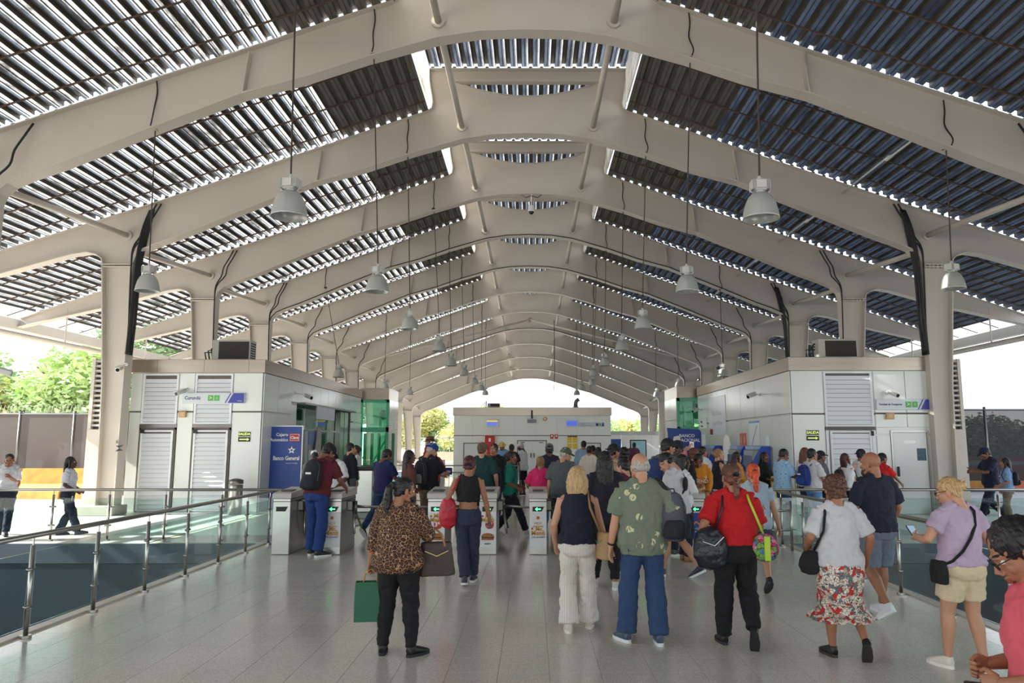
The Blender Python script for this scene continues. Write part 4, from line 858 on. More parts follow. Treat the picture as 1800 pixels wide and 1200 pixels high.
# left screened fence
def mesh_screen(name, c, op, scale=60):
    m = bpy.data.materials.new(name); m.use_nodes = True; n = m.node_tree; b = n.nodes['Principled BSDF']; b.inputs['Base Color'].default_value = lin(c); b.inputs['Roughness'].default_value = .8
    o = n.nodes['Material Output']; t = n.nodes.new('ShaderNodeBsdfTransparent'); mx = n.nodes.new('ShaderNodeMixShader'); mx.inputs[0].default_value = op
    n.links.new(t.outputs[0], mx.inputs[1]); n.links.new(b.outputs[0], mx.inputs[2]); n.links.new(mx.outputs[0], o.inputs[0]); return m
scrn = mesh_screen('shade_cloth', (96, 88, 84), .86); scrn2 = mesh_screen('dark_shade_mesh', (40, 40, 46), .72)
def fence(x, y0, y1, h, lab, scr_m, barb, step=3.3):
    t = thing('screened_fence', lab, 'fence', (x, y0, 0)); n = int((y1-y0)/step)
    for k in range(n+1):
        y = k*step; MB().tube([(0, y, 0), (0, y, h+.1)], .05, 8).obj('post', steel_dark, t, True)
        if k < n:
            MB().box(-.01, .01, y+.05, y+step-.05, .5, h).obj('shade_panel', scr_m, t)
    MB().tube([(0, 0, h), (0, n*step, h)], .035, 8).obj('top_rail', steel_dark, t)
    if barb:
        bm_ = MB()
        for k in range(int(n*step/.12)): 
            bm_.tube([(0, k*.12, h-.3), (.0, k*.12+.1, h+.22)], .008, 3, cap=False)
            bm_.tube([(0, k*.12+.1, h-.3), (.0, k*.12, h+.05)], .008, 3, cap=False)
        tag(bm_.obj('chain_link', mat('galvanised', (200, 200, 196), .5, .4), t, norm=False), kind='stuff')
# the left fence crosses the view outside: front run facing the camera
def fence_x(x0, x1, y, h, lab, scr_m, barb, step):
    t = thing('screened_fence', lab, 'fence', (x0, y, 0)); n = int((x1-x0)/step)
    for k in range(n+1):
        x = k*step; MB().tube([(x, 0, 0), (x, 0, h+.1)], .05, 8).obj('post', steel_dark, t, True)
        if k < n: MB().box(x+.05, x+step-.05, -.01, .01, .5, h).obj('shade_panel', scr_m, t)
    MB().tube([(0, 0, h), (n*step, 0, h)], .035, 8).obj('top_rail', steel_dark, t)
    if barb:
        bm_ = MB()
        for k in range(int(n*step/.13)):
            bm_.tube([(k*.13, 0, h-.3), (k*.13+.12, 0, h+.3)], .009, 3, cap=False); bm_.tube([(k*.13+.1, 0, h-.3), (k*.13, 0, h+.1)], .006, 3, cap=False)
        tag(bm_.obj('chain_link', mat('galvanised', (200, 200, 196), .5, .4), t, norm=False), kind='stuff')
fence_x(-31.2, -14.0, 26.0, 2.8, 'dark screened chain link fence behind the left walkway', scrn, True, 1.9)
fence_x(14.4, 33, 26.0, 2.95, 'dark see-through screened fence right of the big column', scrn2, False, 1.45)
# yellow barriers at the fence foot
yb = mat('barrier_yellow', (206, 146, 52), .6, noise_amt=.2, nscale=3, col2=(176, 108, 44))
for k in range(10):
    x = -28.5+k*1.52
    t = thing('road_barrier', 'weathered yellow road barrier, %s along the left fence' % ['first at the far left', 'second', 'third', 'fourth', 'fifth', 'sixth', 'seventh', 'eighth', 'ninth', 'tenth'][k], 'barrier', (x, 25.2, -.05), 0, 'yellow road barriers')
    m = MB(); m.prism([[(-.35, 0), (.35, 0), (.3, .25), (.14, .5), (.1, 1.0), (-.1, 1.0), (-.14, .5), (-.3, .25)]], lambda u, w, d: V((d, u, w)), (-.7, .7)); m.obj('body', yb, t)
    MB().box(-.73, -.7, -.1, .1, .1, .9).obj('end_joint', white, t)
    if k in (3, 6): MB().bevbox(-.25, .1, -.45, -.36, .15, .95, .01, 0, M.Rotation(R(-12), 4, 'Y')).obj('leaning_board', steel_dark, t)
for k in range(6):
    t = thing('road_barrier', 'orange and yellow barrier behind the right fence, %s' % ['first', 'second', 'third', 'fourth', 'fifth', 'sixth'][k], 'barrier', (17+k*1.7, 29.0, .35), 0, 'barriers behind the right fence'); m = MB(); m.prism([[(-.3, -.35), (.3, -.35), (.12, .3), (.1, .9), (-.1, .9), (-.12, .3)]], lambda u, w, d: V((d, u, w)), (-.75, .75)); m.obj('body', [yb, mat('barrier_orange', (214, 104, 60), .6)][k % 2], t)
    MB().box(-.6, .6, -.13, -.1, .6, .75).obj('band', white, t)
# trees: crown of many leaf clumps
def leafmat(nm_, c1, c2):
    m = mat(nm_, c1, .7, noise_amt=.3, nscale=1.5, col2=c2); b = m.node_tree.nodes['Principled BSDF']; b.inputs['Subsurface Weight'].default_value = 0
    b.inputs['Transmission Weight'].default_value = 0; return m
lg = [leafmat('leaf_yellow', (226, 220, 146), (186, 190, 122)), leafmat('leaf_green', (186, 206, 156), (146, 176, 130)), leafmat('leaf_dark', (110, 134, 108), (84, 110, 88)), leafmat('leaf_light', (208, 224, 160), (172, 200, 136))]  # leaf colours lightened to put the outdoor haze and glare into them
bark = mat('bark', (120, 104, 88), .9)
rng = random.Random(3)
def crown_mesh(seed, m_, n=900, leaf=.17):
    r = random.Random(seed); mb = MB()
    for k in range(n):
        th = r.uniform(0, 2*pi); ph = math.acos(r.uniform(-.7, 1)); rad = r.uniform(.62, 1.0)*(1+.25*noise.noise(V((3*cos(th), 3*sin(th), 3*ph+seed))))
        c = V((sin(ph)*cos(th), sin(ph)*sin(th), cos(ph)*.8))*rad; a = V((r.gauss(0, 1), r.gauss(0, 1), r.gauss(0, .6))).normalized(); b = a.cross(V((r.gauss(0, 1), r.gauss(0, 1), r.gauss(0, 1)))).normalized(); s_ = leaf*r.uniform(.6, 1.5)
        mb.add([c-a*s_, c-b*s_*.45, c+a*s_, c+b*s_*.45], [(0, 1, 2, 3)])
    return mb.mesh('foliage', m_, norm=False)
CR = [[crown_mesh(s*7+j, lg[j], 4200, .062) for s in range(2)] for j in range(4)]
def tree(x, y, h, r, j, lab, z=0):
    t = thing('tree', lab, 'tree', (x, y, z), rng.uniform(0, 6)); MB().tube([(0, 0, 0), (.1, .1, h*.5), (0, .2, h*.8)], [r*.09, r*.07, r*.03], 7).obj('trunk', bark, t, True)
    for a in (0, 2.1, 4.2): MB().tube([(.05, .05, h*.35), (r*.5*cos(a), r*.5*sin(a), h*.65), (r*.8*cos(a), r*.8*sin(a), h*.8)], [r*.05, r*.035, r*.015], 6).obj('branch', bark, t, True)
    o = link('foliage', CR[j][0], t, (0, 0, h-r*.75)); o.scale = (r, r, r*.9); tag(o, kind='stuff')
    o = link('foliage', CR[j][1], t, (r*.5, .3, h-r*1.1)); o.scale = (r*.7, r*.7, r*.7); tag(o, kind='stuff')
ordt = ['first', 'second', 'third', 'fourth', 'fifth', 'sixth', 'seventh', 'eighth', 'ninth', 'tenth', 'eleventh', 'twelfth', 'thirteenth', 'fourteenth']
tl = [(-33, 36, 6.3, 3.4, 0, 'yellowish bushy tree at the far left above the fence'), (-29.2, 37, 6.9, 3.1, 3, 'pale green tree behind the fence, left of the utility pole'), (-26.6, 35, 5.3, 2.6, 0, 'low yellow-green bush just above the fence top'),
      (-24.5, 38, 5.0, 2.7, 2, 'dark green shrub in the middle above the left fence'), (-21.8, 37, 6.8, 3.2, 3, 'bright green tree beside the louvred screen at left'), (-21.6, 41, 8.8, 3.2, 1, 'tall green tree behind the big left column'), (-20.2, 50, 7.6, 2.4, 1, 'green tree behind the left kiosk')]
for a in tl: tree(*a)
for k in range(9):
    x = -16.5+k*2.0+rng.uniform(-.5, .5); tree(x, 88+rng.uniform(-4, 8), 5.2+rng.uniform(-1, 1.6), 2.6, [0, 3, 0, 1][k % 4], 'hazy yellow-green tree beyond the far end, %s from the left' % ordt[k])
for k in range(5):
    x = 6+k*3.2; tree(x, 96+rng.uniform(-3, 6), 4.8+rng.uniform(-.6, .8), 2.4, [0, 3][k % 2], 'hazy pale tree beyond the far end, %s on the right' % ordt[k])
for k in range(7):
    tree(18+k*2.6, 34+rng.uniform(-1, 2), 3.0+rng.uniform(-.4, .2), 1.9, [2, 1][k % 2], 'dark shrub seen through the right fence, %s from the left' % ordt[k])
# utility pole
t = thing('utility_pole', 'wooden utility pole with crossarm behind the left trees', 'pole', at(104, 700, 45)); t.location.z = 0
zt = at(104, 634, 45).z; MB().tube([(0, 0, 0), (.05, 0, zt)], [.17, .12], 8).obj('pole', mat('grey_wood', (120, 110, 104), .8), t, True); MB().bevbox(-.9, .9, -.06, .06, zt-.6, zt-.48, .01).obj('crossarm', MATS['grey_wood'], t); MB().lathe([(.2, zt-1.7), (.2, zt-1.0)], 10).obj('transformer', steel_dark, t, loc=(-.3, 0, 0))
# hills
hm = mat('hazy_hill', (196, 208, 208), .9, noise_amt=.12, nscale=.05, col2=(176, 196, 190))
def hill(cx, w, y, h, lab, seed):
    m = MB(); n = 40; pts = [(cx-w, -2)]
    for k in range(n+1): u = k/n; pts.append((cx-w+2*w*u, h*sin(pi*u)**.8*(.8+.25*noise.noise(V((u*4, seed, 0)))+.06*noise.noise(V((u*15, seed, 3))))))
    pts.append((cx+w, -2)); m2 = MB()
    for j in range(6):   # rows receding over the crest
        f = 1-(j/5)**2*.75
        for (a, b) in pts: m2.v.append(V((a, y+j*25-60*(1-0)*0, (b+2)*([.12, .5, .8, 1, .9, .5][j])-2)))
    N = len(pts); 
    for j in range(5):
        for i in range(N-1): m2.f.append((j*N+i, j*N+i+1, (j+1)*N+i+1, (j+1)*N+i)); m2.m.append(0)
    o = m2.obj('hill', hm, None, True); tag(o, lab, 'hill')
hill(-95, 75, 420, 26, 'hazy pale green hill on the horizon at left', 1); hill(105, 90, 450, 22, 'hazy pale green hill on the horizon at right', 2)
t = thing('boundary_wall', 'low pale wall and window frame beyond the far left columns', 'wall panel', (0, 74, 0))
WB().box(-12, -4.7, 0, .15, 0, .9).obj('wall', mat('salmon_wall', (214, 170, 150), .8), t); WB().box(-12, -4.7, 0, .12, 2.2, 2.32).obj('frame_bar', frame_al, t)
for x in (-10, -8.2, -6.2): WB().box(x, x+.08, 0, .1, .9, 2.3).obj('frame_post', frame_al, t)
# bus behind the right fence, stroller frame
t = thing('luggage_cart', 'chrome framed cart standing before the right fence', 'cart', (11.8, 19.2, 0)); 
for x in (-.22, .22): MB().tube([(x, 0, .1), (x, .05, .9), (x, -.1, 1.0)], .018, 8).obj('frame_tube', steel, t, True)
for z in (.3, .55, .8, .95): MB().tube([(-.22, .03, z), (.22, .03, z)], .014, 6).obj('crossbar', steel, t, True)
MB().bevbox(-.2, .2, -.25, .05, .14, .18, .01).obj('base_plate', steel_dark, t)
for x in (-.22, .22): MB().tube([(x-.02, .02, .08), (x+.02, .02, .08)], .08, 12).obj('wheel', black, t, True)
# ---------------------------------------------------------------- people: shared pieces
BAKE = []
def remeshed(o, voxel, smooth=2, disp=0.0, dscale=.08, stretch=None):
    r = o.modifiers.new('r', 'REMESH'); r.mode = 'VOXEL'; r.voxel_size = voxel; r.use_smooth_shade = True
    if smooth: s = o.modifiers.new('s', 'SMOOTH'); s.iterations = smooth; s.factor = .6
    if disp:
        key = 'tx%.3f' % dscale; tx = bpy.data.textures.get(key) or bpy.data.textures.new(key, 'CLOUDS'); tx.noise_scale = dscale; tx.noise_depth = 2
        d = o.modifiers.new('d', 'DISPLACE'); d.texture = tx; d.strength = disp; d.mid_level = .36 if disp > .02 and disp < .04 else .5; d.texture_coords = 'LOCAL'
    BAKE.append(o); return o
def bake():
    dg = bpy.context.evaluated_depsgraph_get()
    for o in BAKE:
        me = bpy.data.meshes.new_from_object(o.evaluated_get(dg)); mats_ = [m for m in o.data.materials]
        o['baked'] = 1; o.modifiers.clear(); old = o.data; o.data = me; me.name = o.name
        if not len(me.materials):
            for m in mats_: me.materials.append(m)
        del o['baked']
    BAKE.clear()
def arrays(me):
    n = len(me.vertices); co = np.empty(n*3, np.float32); me.vertices.foreach_get('co', co)
    ln = len(me.loops); li = np.empty(ln, np.int32); me.loops.foreach_get('vertex_index', li)
    pn = len(me.polygons); ls = np.empty(pn, np.int32); me.polygons.foreach_get('loop_start', ls); mi = np.empty(pn, np.int32); me.polygons.foreach_get('material_index', mi)
    return co.reshape(-1, 3), li, ls, mi
def joined(name, parts, mats_):
    """parts: (mesh, matrix, flip)"""
    C, Li, Ls, Mi = [], [], [], []; vo = lo = 0
    for me, X, flip in parts:
        co, li, ls, mi = arrays(me)
        A = np.array(X, dtype=np.float32); co = co @ A[:3, :3].T + A[:3, 3]
        if flip:
            tot = np.diff(np.append(ls, len(li))); li = li.copy()
            for k in np.unique(tot):
                idx = ls[tot == k][:, None] + np.arange(k)[None]; li[idx] = li[idx[:, ::-1]]
        C.append(co); Li.append(li+vo); Ls.append(ls+lo); Mi.append(mi); vo += len(co); lo += len(li)
    C = np.concatenate(C); Li = np.concatenate(Li); Ls = np.concatenate(Ls); Mi = np.concatenate(Mi)
    me = bpy.data.meshes.new(name); me.vertices.add(len(C)); me.vertices.foreach_set('co', C.ravel()); me.loops.add(len(Li)); me.loops.foreach_set('vertex_index', Li.astype(np.int32))
    me.polygons.add(len(Ls)); me.polygons.foreach_set('loop_start', Ls.astype(np.int32)); me.polygons.foreach_set('material_index', Mi.astype(np.int32))
    for m in mats_: me.materials.append(m)
    me.update(calc_edges=True); me.validate(); me.shade_smooth(); return me

# ---- heads, hands, shoes
def head_src():
    m = MB(); m.ell((0, -.012, .032), (.074, .094, .088), 20, 14); m.ell((0, .022, -.03), (.062, .068, .08), 18, 12)
    m.ell((0, .062, -.098), (.026, .022, .02), 12, 8); m.tube([(-.055, .0, -.05), (-.04, .04, -.09), (0, .068, -.102), (.04, .04, -.09), (.055, 0, -.05)], [.02, .022, .02, .022, .02], 8)
    m.tube([(0, .083, .012), (0, .1, -.015), (0, .108, -.032)], [.008, .011, .014], 8); m.ell((-.011, .096, -.036), (.009, .01, .008), 8, 6); m.ell((.011, .096, -.036), (.009, .01, .008), 8, 6)
    m.tube([(-.045, .072, .024), (-.02, .086, .028), (0, .084, .024), (.02, .086, .028), (.045, .072, .024)], [.009, .011, .009, .011, .009], 8)   # brow
    m.tube([(-.022, .088, -.062), (0, .095, -.059), (.022, .088, -.062)], [.005, .009, .005], 8); m.tube([(-.02, .086, -.072), (0, .093, -.073), (.02, .086, -.072)], [.005, .009, .005], 8)
    for s in (-1, 1):
        m.ell((s*.077, -.008, -.01), (.009, .019, .032), 10, 8); m.ell((s*.042, .062, -.025), (.022, .02, .024), 10, 8); m.ell((s*.03, .074, .006), (.013, .012, .009), 10, 6)
    m.tube([(0, -.03, -.03), (0, -.038, -.1), (0, -.045, -.17)], [(.05, .052), (.052, .054), (.06, .056)], 12, side=(1, 0, 0))
    return m
def hand_src(curl, spread=.12, thumb=.4):
    m = MB(); m.tube([(0, -.03, 0), (0, .0, 0), (0, .03, -.002), (0, .085, -.003)], [(.024, .018), (.026, .017), (.038, .016), (.04, .012)], 12, side=(1, 0, 0))
    for i, (x, L) in enumerate(((-.031, .068), (-.011, .076), (.010, .07), (.029, .056))):
        p = V((x, .078, -.003)); a = 0; pts = [p]; yaw = -spread*(i-1.5)*-.5
        for k, f in enumerate((.45, .32, .23)):
            a += curl*(.8 if k == 0 else 1.0); p = p+V((sin(yaw)*cos(a), cos(yaw)*cos(a), -sin(a)))*L*f*1.08; pts.append(p)
        m.tube(pts, [.0098, .0092, .0084, .0066], 8)
    p = V((-.026, .022, -.006)); m.tube([p, p+V((-.022, .03, -.01)), p+V((-.032, .055, -.018-.02*thumb)), p+V((-.034+.02*thumb, .078, -.026-.03*thumb))], [.015, .012, .0105, .008], 8)
    return m
PROTO = {}
def proto(key, src, voxel, smooth=1):
    o = src.obj('proto_'+key, [], None, norm=False); remeshed(o, voxel, smooth); PROTO[key] = o
proto('head_near', head_src(), .0042); proto('head_far', head_src(), .0075, 0)
for nm_, c in (('relax', .38), ('grip', 1.15)):
    proto('hand_%s_near' % nm_, hand_src(c), .0032, 1); proto('hand_%s_far' % nm_, hand_src(c), .0055, 0)
shu = MB(); shu.tube([(0, -.075, .045), (0, -.05, .05), (0, 0, .058), (0, .07, .045), (0, .13, .034), (0, .175, .028)], [(.032, .036), (.037, .042), (.039, .045), (.044, .036), (.045, .026), (.03, .016)], 14, side=(1, 0, 0)); shu.tube([(0, -.03, .06), (0, -.035, .105)], [(.042, .05), (.041, .046)], 14, side=(1, 0, 0)); proto('shoe', shu, .007, 2)
fs_ = MB(); fs_.tube([(0, -.07, .036), (0, 0, .04), (0, .07, .032), (0, .13, .024), (0, .172, .02)], [(.028, .03), (.033, .036), (.038, .026), (.038, .018), (.026, .012)], 12, side=(1, 0, 0)); fs_.tube([(0, -.03, .05), (0, -.03, .12)], [.036, .032], 12); proto('foot', fs_, .008, 1)
bake()
for o in list(PROTO.values()):
    PROTO[o.name[6:].split('.')[0]] = o.data; bpy.data.objects.remove(o)
def outline(k): return [(s_*(.047*(1-abs(t)**3*.35)), -.085+.135*(t+1)) for s_, t in [(1, -1+.2*i) for i in range(11)]+[(-1, 1-.2*i) for i in range(11)]]
def sole_mesh():
    m = MB(); o = []
    for i in range(20):
        a = 2*pi*i/20; y = .05+.137*cos(a); x = (.043+.006*(y > .05))*sin(a)/max(.55, abs(sin(a))**.35+.0001) if abs(sin(a)) > .01 else 0; o.append((x, y))
    m.prism([o], lambda u, w, d: V((u, w, d)), (0, .028)); return m
SOLE = sole_mesh()
sole_cache, shoe_cache = {}, {}
def head_mesh(lod, male):
    me = PROTO['head_'+lod]; key = ('h', lod)
    if key in PROTO: return PROTO[key]
    me = me.copy(); n = len(me.polygons); c = np.empty(n*3, np.float32); me.polygons.foreach_get('center', c); c = c.reshape(-1, 3)
    mi = np.zeros(n, np.int32); x, y, z = np.abs(c[:, 0]), c[:, 1], c[:, 2]; fr = y > .06
    mi[fr & (x > .02) & (x < .041) & (z > .0) & (z < .0125)] = 1
    mi[fr & (x > .026) & (x < .035) & (z > .001) & (z < .012)] = 2
    mi[fr & (x > .014) & (x < .048) & (z > .03) & (z < .038)] = 2
    mi[fr & (x < .022) & (z > -.08) & (z < -.055) & (y > .084)] = 3
    me.polygons.foreach_set('material_index', mi); PROTO[key] = me; return me

# ---- hair and hats in head space
def hair_src(style):
    m = MB()
    def cap_(s=1.0, low=-.03): m.ell((0, -.022, .04), (.083*s, .098*s, .09*s), 20, 14); m.ell((0, -.062, low+.01), (.066*s, .045*s, .055), 14, 10); m.ell((0, -.03, -.0), (.081*s, .07, .05), 14, 8)
    if style == 'short': cap_()
    elif style == 'fade': m.ell((0, -.02, .052), (.078, .094, .082), 20, 14); m.ell((0, -.05, .0), (.073, .055, .06), 14, 8)
    elif style == 'buzz': m.ell((0, -.018, .037), (.077, .095, .087), 20, 14)
    elif style == 'balding':
        m.ell((0, -.032, -.002), (.082, .083, .05), 20, 10); m.ell((0, -.055, .03), (.07, .05, .05), 14, 8); 
    elif style == 'pony':
        cap_(.98); m.ell((0, -.12, .035), (.028, .03, .028), 10, 8); m.tube([(0, -.125, .04), (0, -.155, .0), (0, -.158, -.09), (.005, -.14, -.19), (.01, -.12, -.27)], [.022, .034, .036, .028, .008], 12)
    elif style == 'lowpony':
        cap_(.98); m.tube([(0, -.1, -.02), (0, -.125, -.06), (0, -.125, -.15), (0, -.11, -.22)], [.022, .026, .024, .008], 10)
    elif style == 'bun': cap_(.98); m.ell((0, -.115, .03), (.05, .045, .045), 14, 10); m.tube([(-.05, -.09, -.0), (0, -.12, .0), (.05, -.09, .0)], .02, 8)
    elif style == 'bunhigh': cap_(.98); m.ell((0, -.06, .13), (.045, .045, .04), 14, 10)
    elif style == 'long':
        cap_(); m.tube([(0, -.05, .06), (0, -.075, 0), (0, -.09, -.09), (0, -.1, -.2), (0, -.1, -.33), (0, -.095, -.38)], [(.075, .06), (.09, .055), (.098, .042), (.1, .034), (.085, .026), (.05, .012)], 16, side=(1, 0, 0))
        for s in (-1, 1): m.tube([(s*.07, .01, .05), (s*.084, -.005, -.03), (s*.088, -.01, -.12), (s*.085, -.02, -.2)], [.018, .022, .022, .01], 8)
    elif style == 'bob':
        cap_(1.03); m.tube([(0, -.04, .06), (0, -.055, 0), (0, -.06, -.07), (0, -.062, -.135), (0, -.065, -.175)], [(.083, .065), (.1, .062), (.108, .055), (.1, .045), (.07, .02)], 16, side=(1, 0, 0))
        for s in (-1, 1): m.tube([(s*.068, .03, .06), (s*.09, .02, -.03), (s*.092, .0, -.11)], [.02, .024, .012], 8)
    elif style == 'curly': m.ell((0, -.025, .04), (.1, .112, .1), 20, 14); m.ell((0, -.06, -.03), (.085, .055, .06), 14, 10); m.ell((0, -.0, .07), (.08, .085, .065), 14, 8)
    elif style == 'side':   # long hair draped over one shoulder, clip
        cap_(1.02); m.tube([(.0, -.06, .03), (.03, -.09, -.05), (.05, -.09, -.15), (.06, -.07, -.3), (.06, -.06, -.36)], [(.07, .05), (.075, .045), (.065, .04), (.05, .03), (.02, .012)], 14, side=(1, 0, 0))
    elif style == 'beanie': m.ell((0, -.012, .05), (.086, .103, .088), 20, 14); m.tube([(0, -.012, .01), (0, -.01, .035)], [(.085, .1), (.088, .103)], 20, side=(1, 0, 0))
    return m
def cap_src(back=False):
    m = MB(); m.ell((0, -.01, .055), (.086, .103, .082), 22, 14); m.tube([(0, -.01, .028), (0, -.01, .055)], [(.086, .103), (.087, .104)], 22, side=(1, 0, 0))
    s = -1 if back else 1; m.tube([(0, s*.07, .038), (0, s*.11, .036), (0, s*.15, .027), (0, s*.168, .02)], [(.07, .012), (.068, .01), (.05, .009), (.02, .006)], 14, side=(1, 0, 0)); return m
def hat_src(brim=.15):
    m = MB(); m.ell((0, -.005, .075), (.085, .1, .075), 22, 14); m.lathe([(.001, .045), (brim, .03), (brim, .038), (.08, .06), (.001, .06)], 28); return m
HAIR = {}
def hair_mesh(style, near):
    key = (style, near)
    if key in HAIR: return HAIR[key]
    src = cap_src() if style == 'cap' else cap_src(True) if style == 'capback' else hat_src() if style == 'hat' else hat_src(.13) if style == 'fedora' else hair_src(style)
    o = src.obj('proto_hair', [], None, norm=False); cur = style == 'curly'; hd = style in ('cap', 'capback', 'hat', 'fedora', 'beanie')
    remeshed(o, .0055 if near else .010, 2 if hd else 1, 0 if hd else (.05 if cur else .016), .03 if cur else .022); HAIR[key] = o; return o
def strand_mat(name, c, hl=.35):
    if name in MATS: return MATS[name]
    m = bpy.data.materials.new(name); m.use_nodes = True; n = m.node_tree; b = n.nodes['Principled BSDF']; t = n.nodes.new('ShaderNodeTexCoord'); mp = n.nodes.new('ShaderNodeMapping'); mp.inputs['Scale'].default_value = (60, 60, 5)
    z = n.nodes.new('ShaderNodeTexNoise'); z.inputs['Scale'].default_value = 1.6; z.inputs['Detail'].default_value = 4; n.links.new(t.outputs['Object'], mp.inputs[0]); n.links.new(mp.outputs[0], z.inputs['Vector'])
    cr = n.nodes.new('ShaderNodeValToRGB'); c0 = lin(c); cr.color_ramp.elements[0].position = .35; cr.color_ramp.elements[1].position = .65; cr.color_ramp.elements[0].color = tuple(v*(1-hl) for v in c0[:3])+(1,); cr.color_ramp.elements[1].color = tuple(min(1, v*(1+hl)) for v in c0[:3])+(1,)
    n.links.new(z.outputs['Fac'], cr.inputs[0]); n.links.new(cr.outputs[0], b.inputs['Base Color']); b.inputs['Roughness'].default_value = .42; bp = n.nodes.new('ShaderNodeBump'); bp.inputs['Strength'].default_value = .6; bp.inputs['Distance'].default_value = .01; n.links.new(z.outputs['Fac'], bp.inputs['Height']); n.links.new(bp.outputs[0], b.inputs['Normal']); MATS[name] = m; return m
hair_cols = {'black': (26, 22, 24), 'dark': (44, 32, 28), 'brown': (92, 60, 42), 'blond': (188, 156, 110), 'grey': (170, 166, 160), 'red': (214, 84, 40), 'burg': (70, 26, 34), 'auburn': (104, 62, 42), 'ltbrown': (150, 112, 74)}
skin_cols = {'l': (196, 146, 118), 'm': (164, 112, 84), 't': (132, 86, 62), 'd': (84, 54, 42)}
def skin(k): return mat('skin_'+k, skin_cols[k], .5, noise_amt=.06, nscale=12)
eye_w = mat('eye_white', (228, 224, 216), .3); eye_d = mat('eye_dark', (34, 26, 24), .3)
def lip(k): c = skin_cols[k]; return mat('lip_'+k, (int(c[0]*.86), int(c[1]*.66), int(c[2]*.66)), .4)
def cloth(name, c, **k): return mat('cloth_'+name, c, k.pop('rough', .85), bump=k.pop('bump', .6), bscale=k.pop('bscale', 11), noise_amt=k.pop('noise_amt', .1), nscale=6, **k)

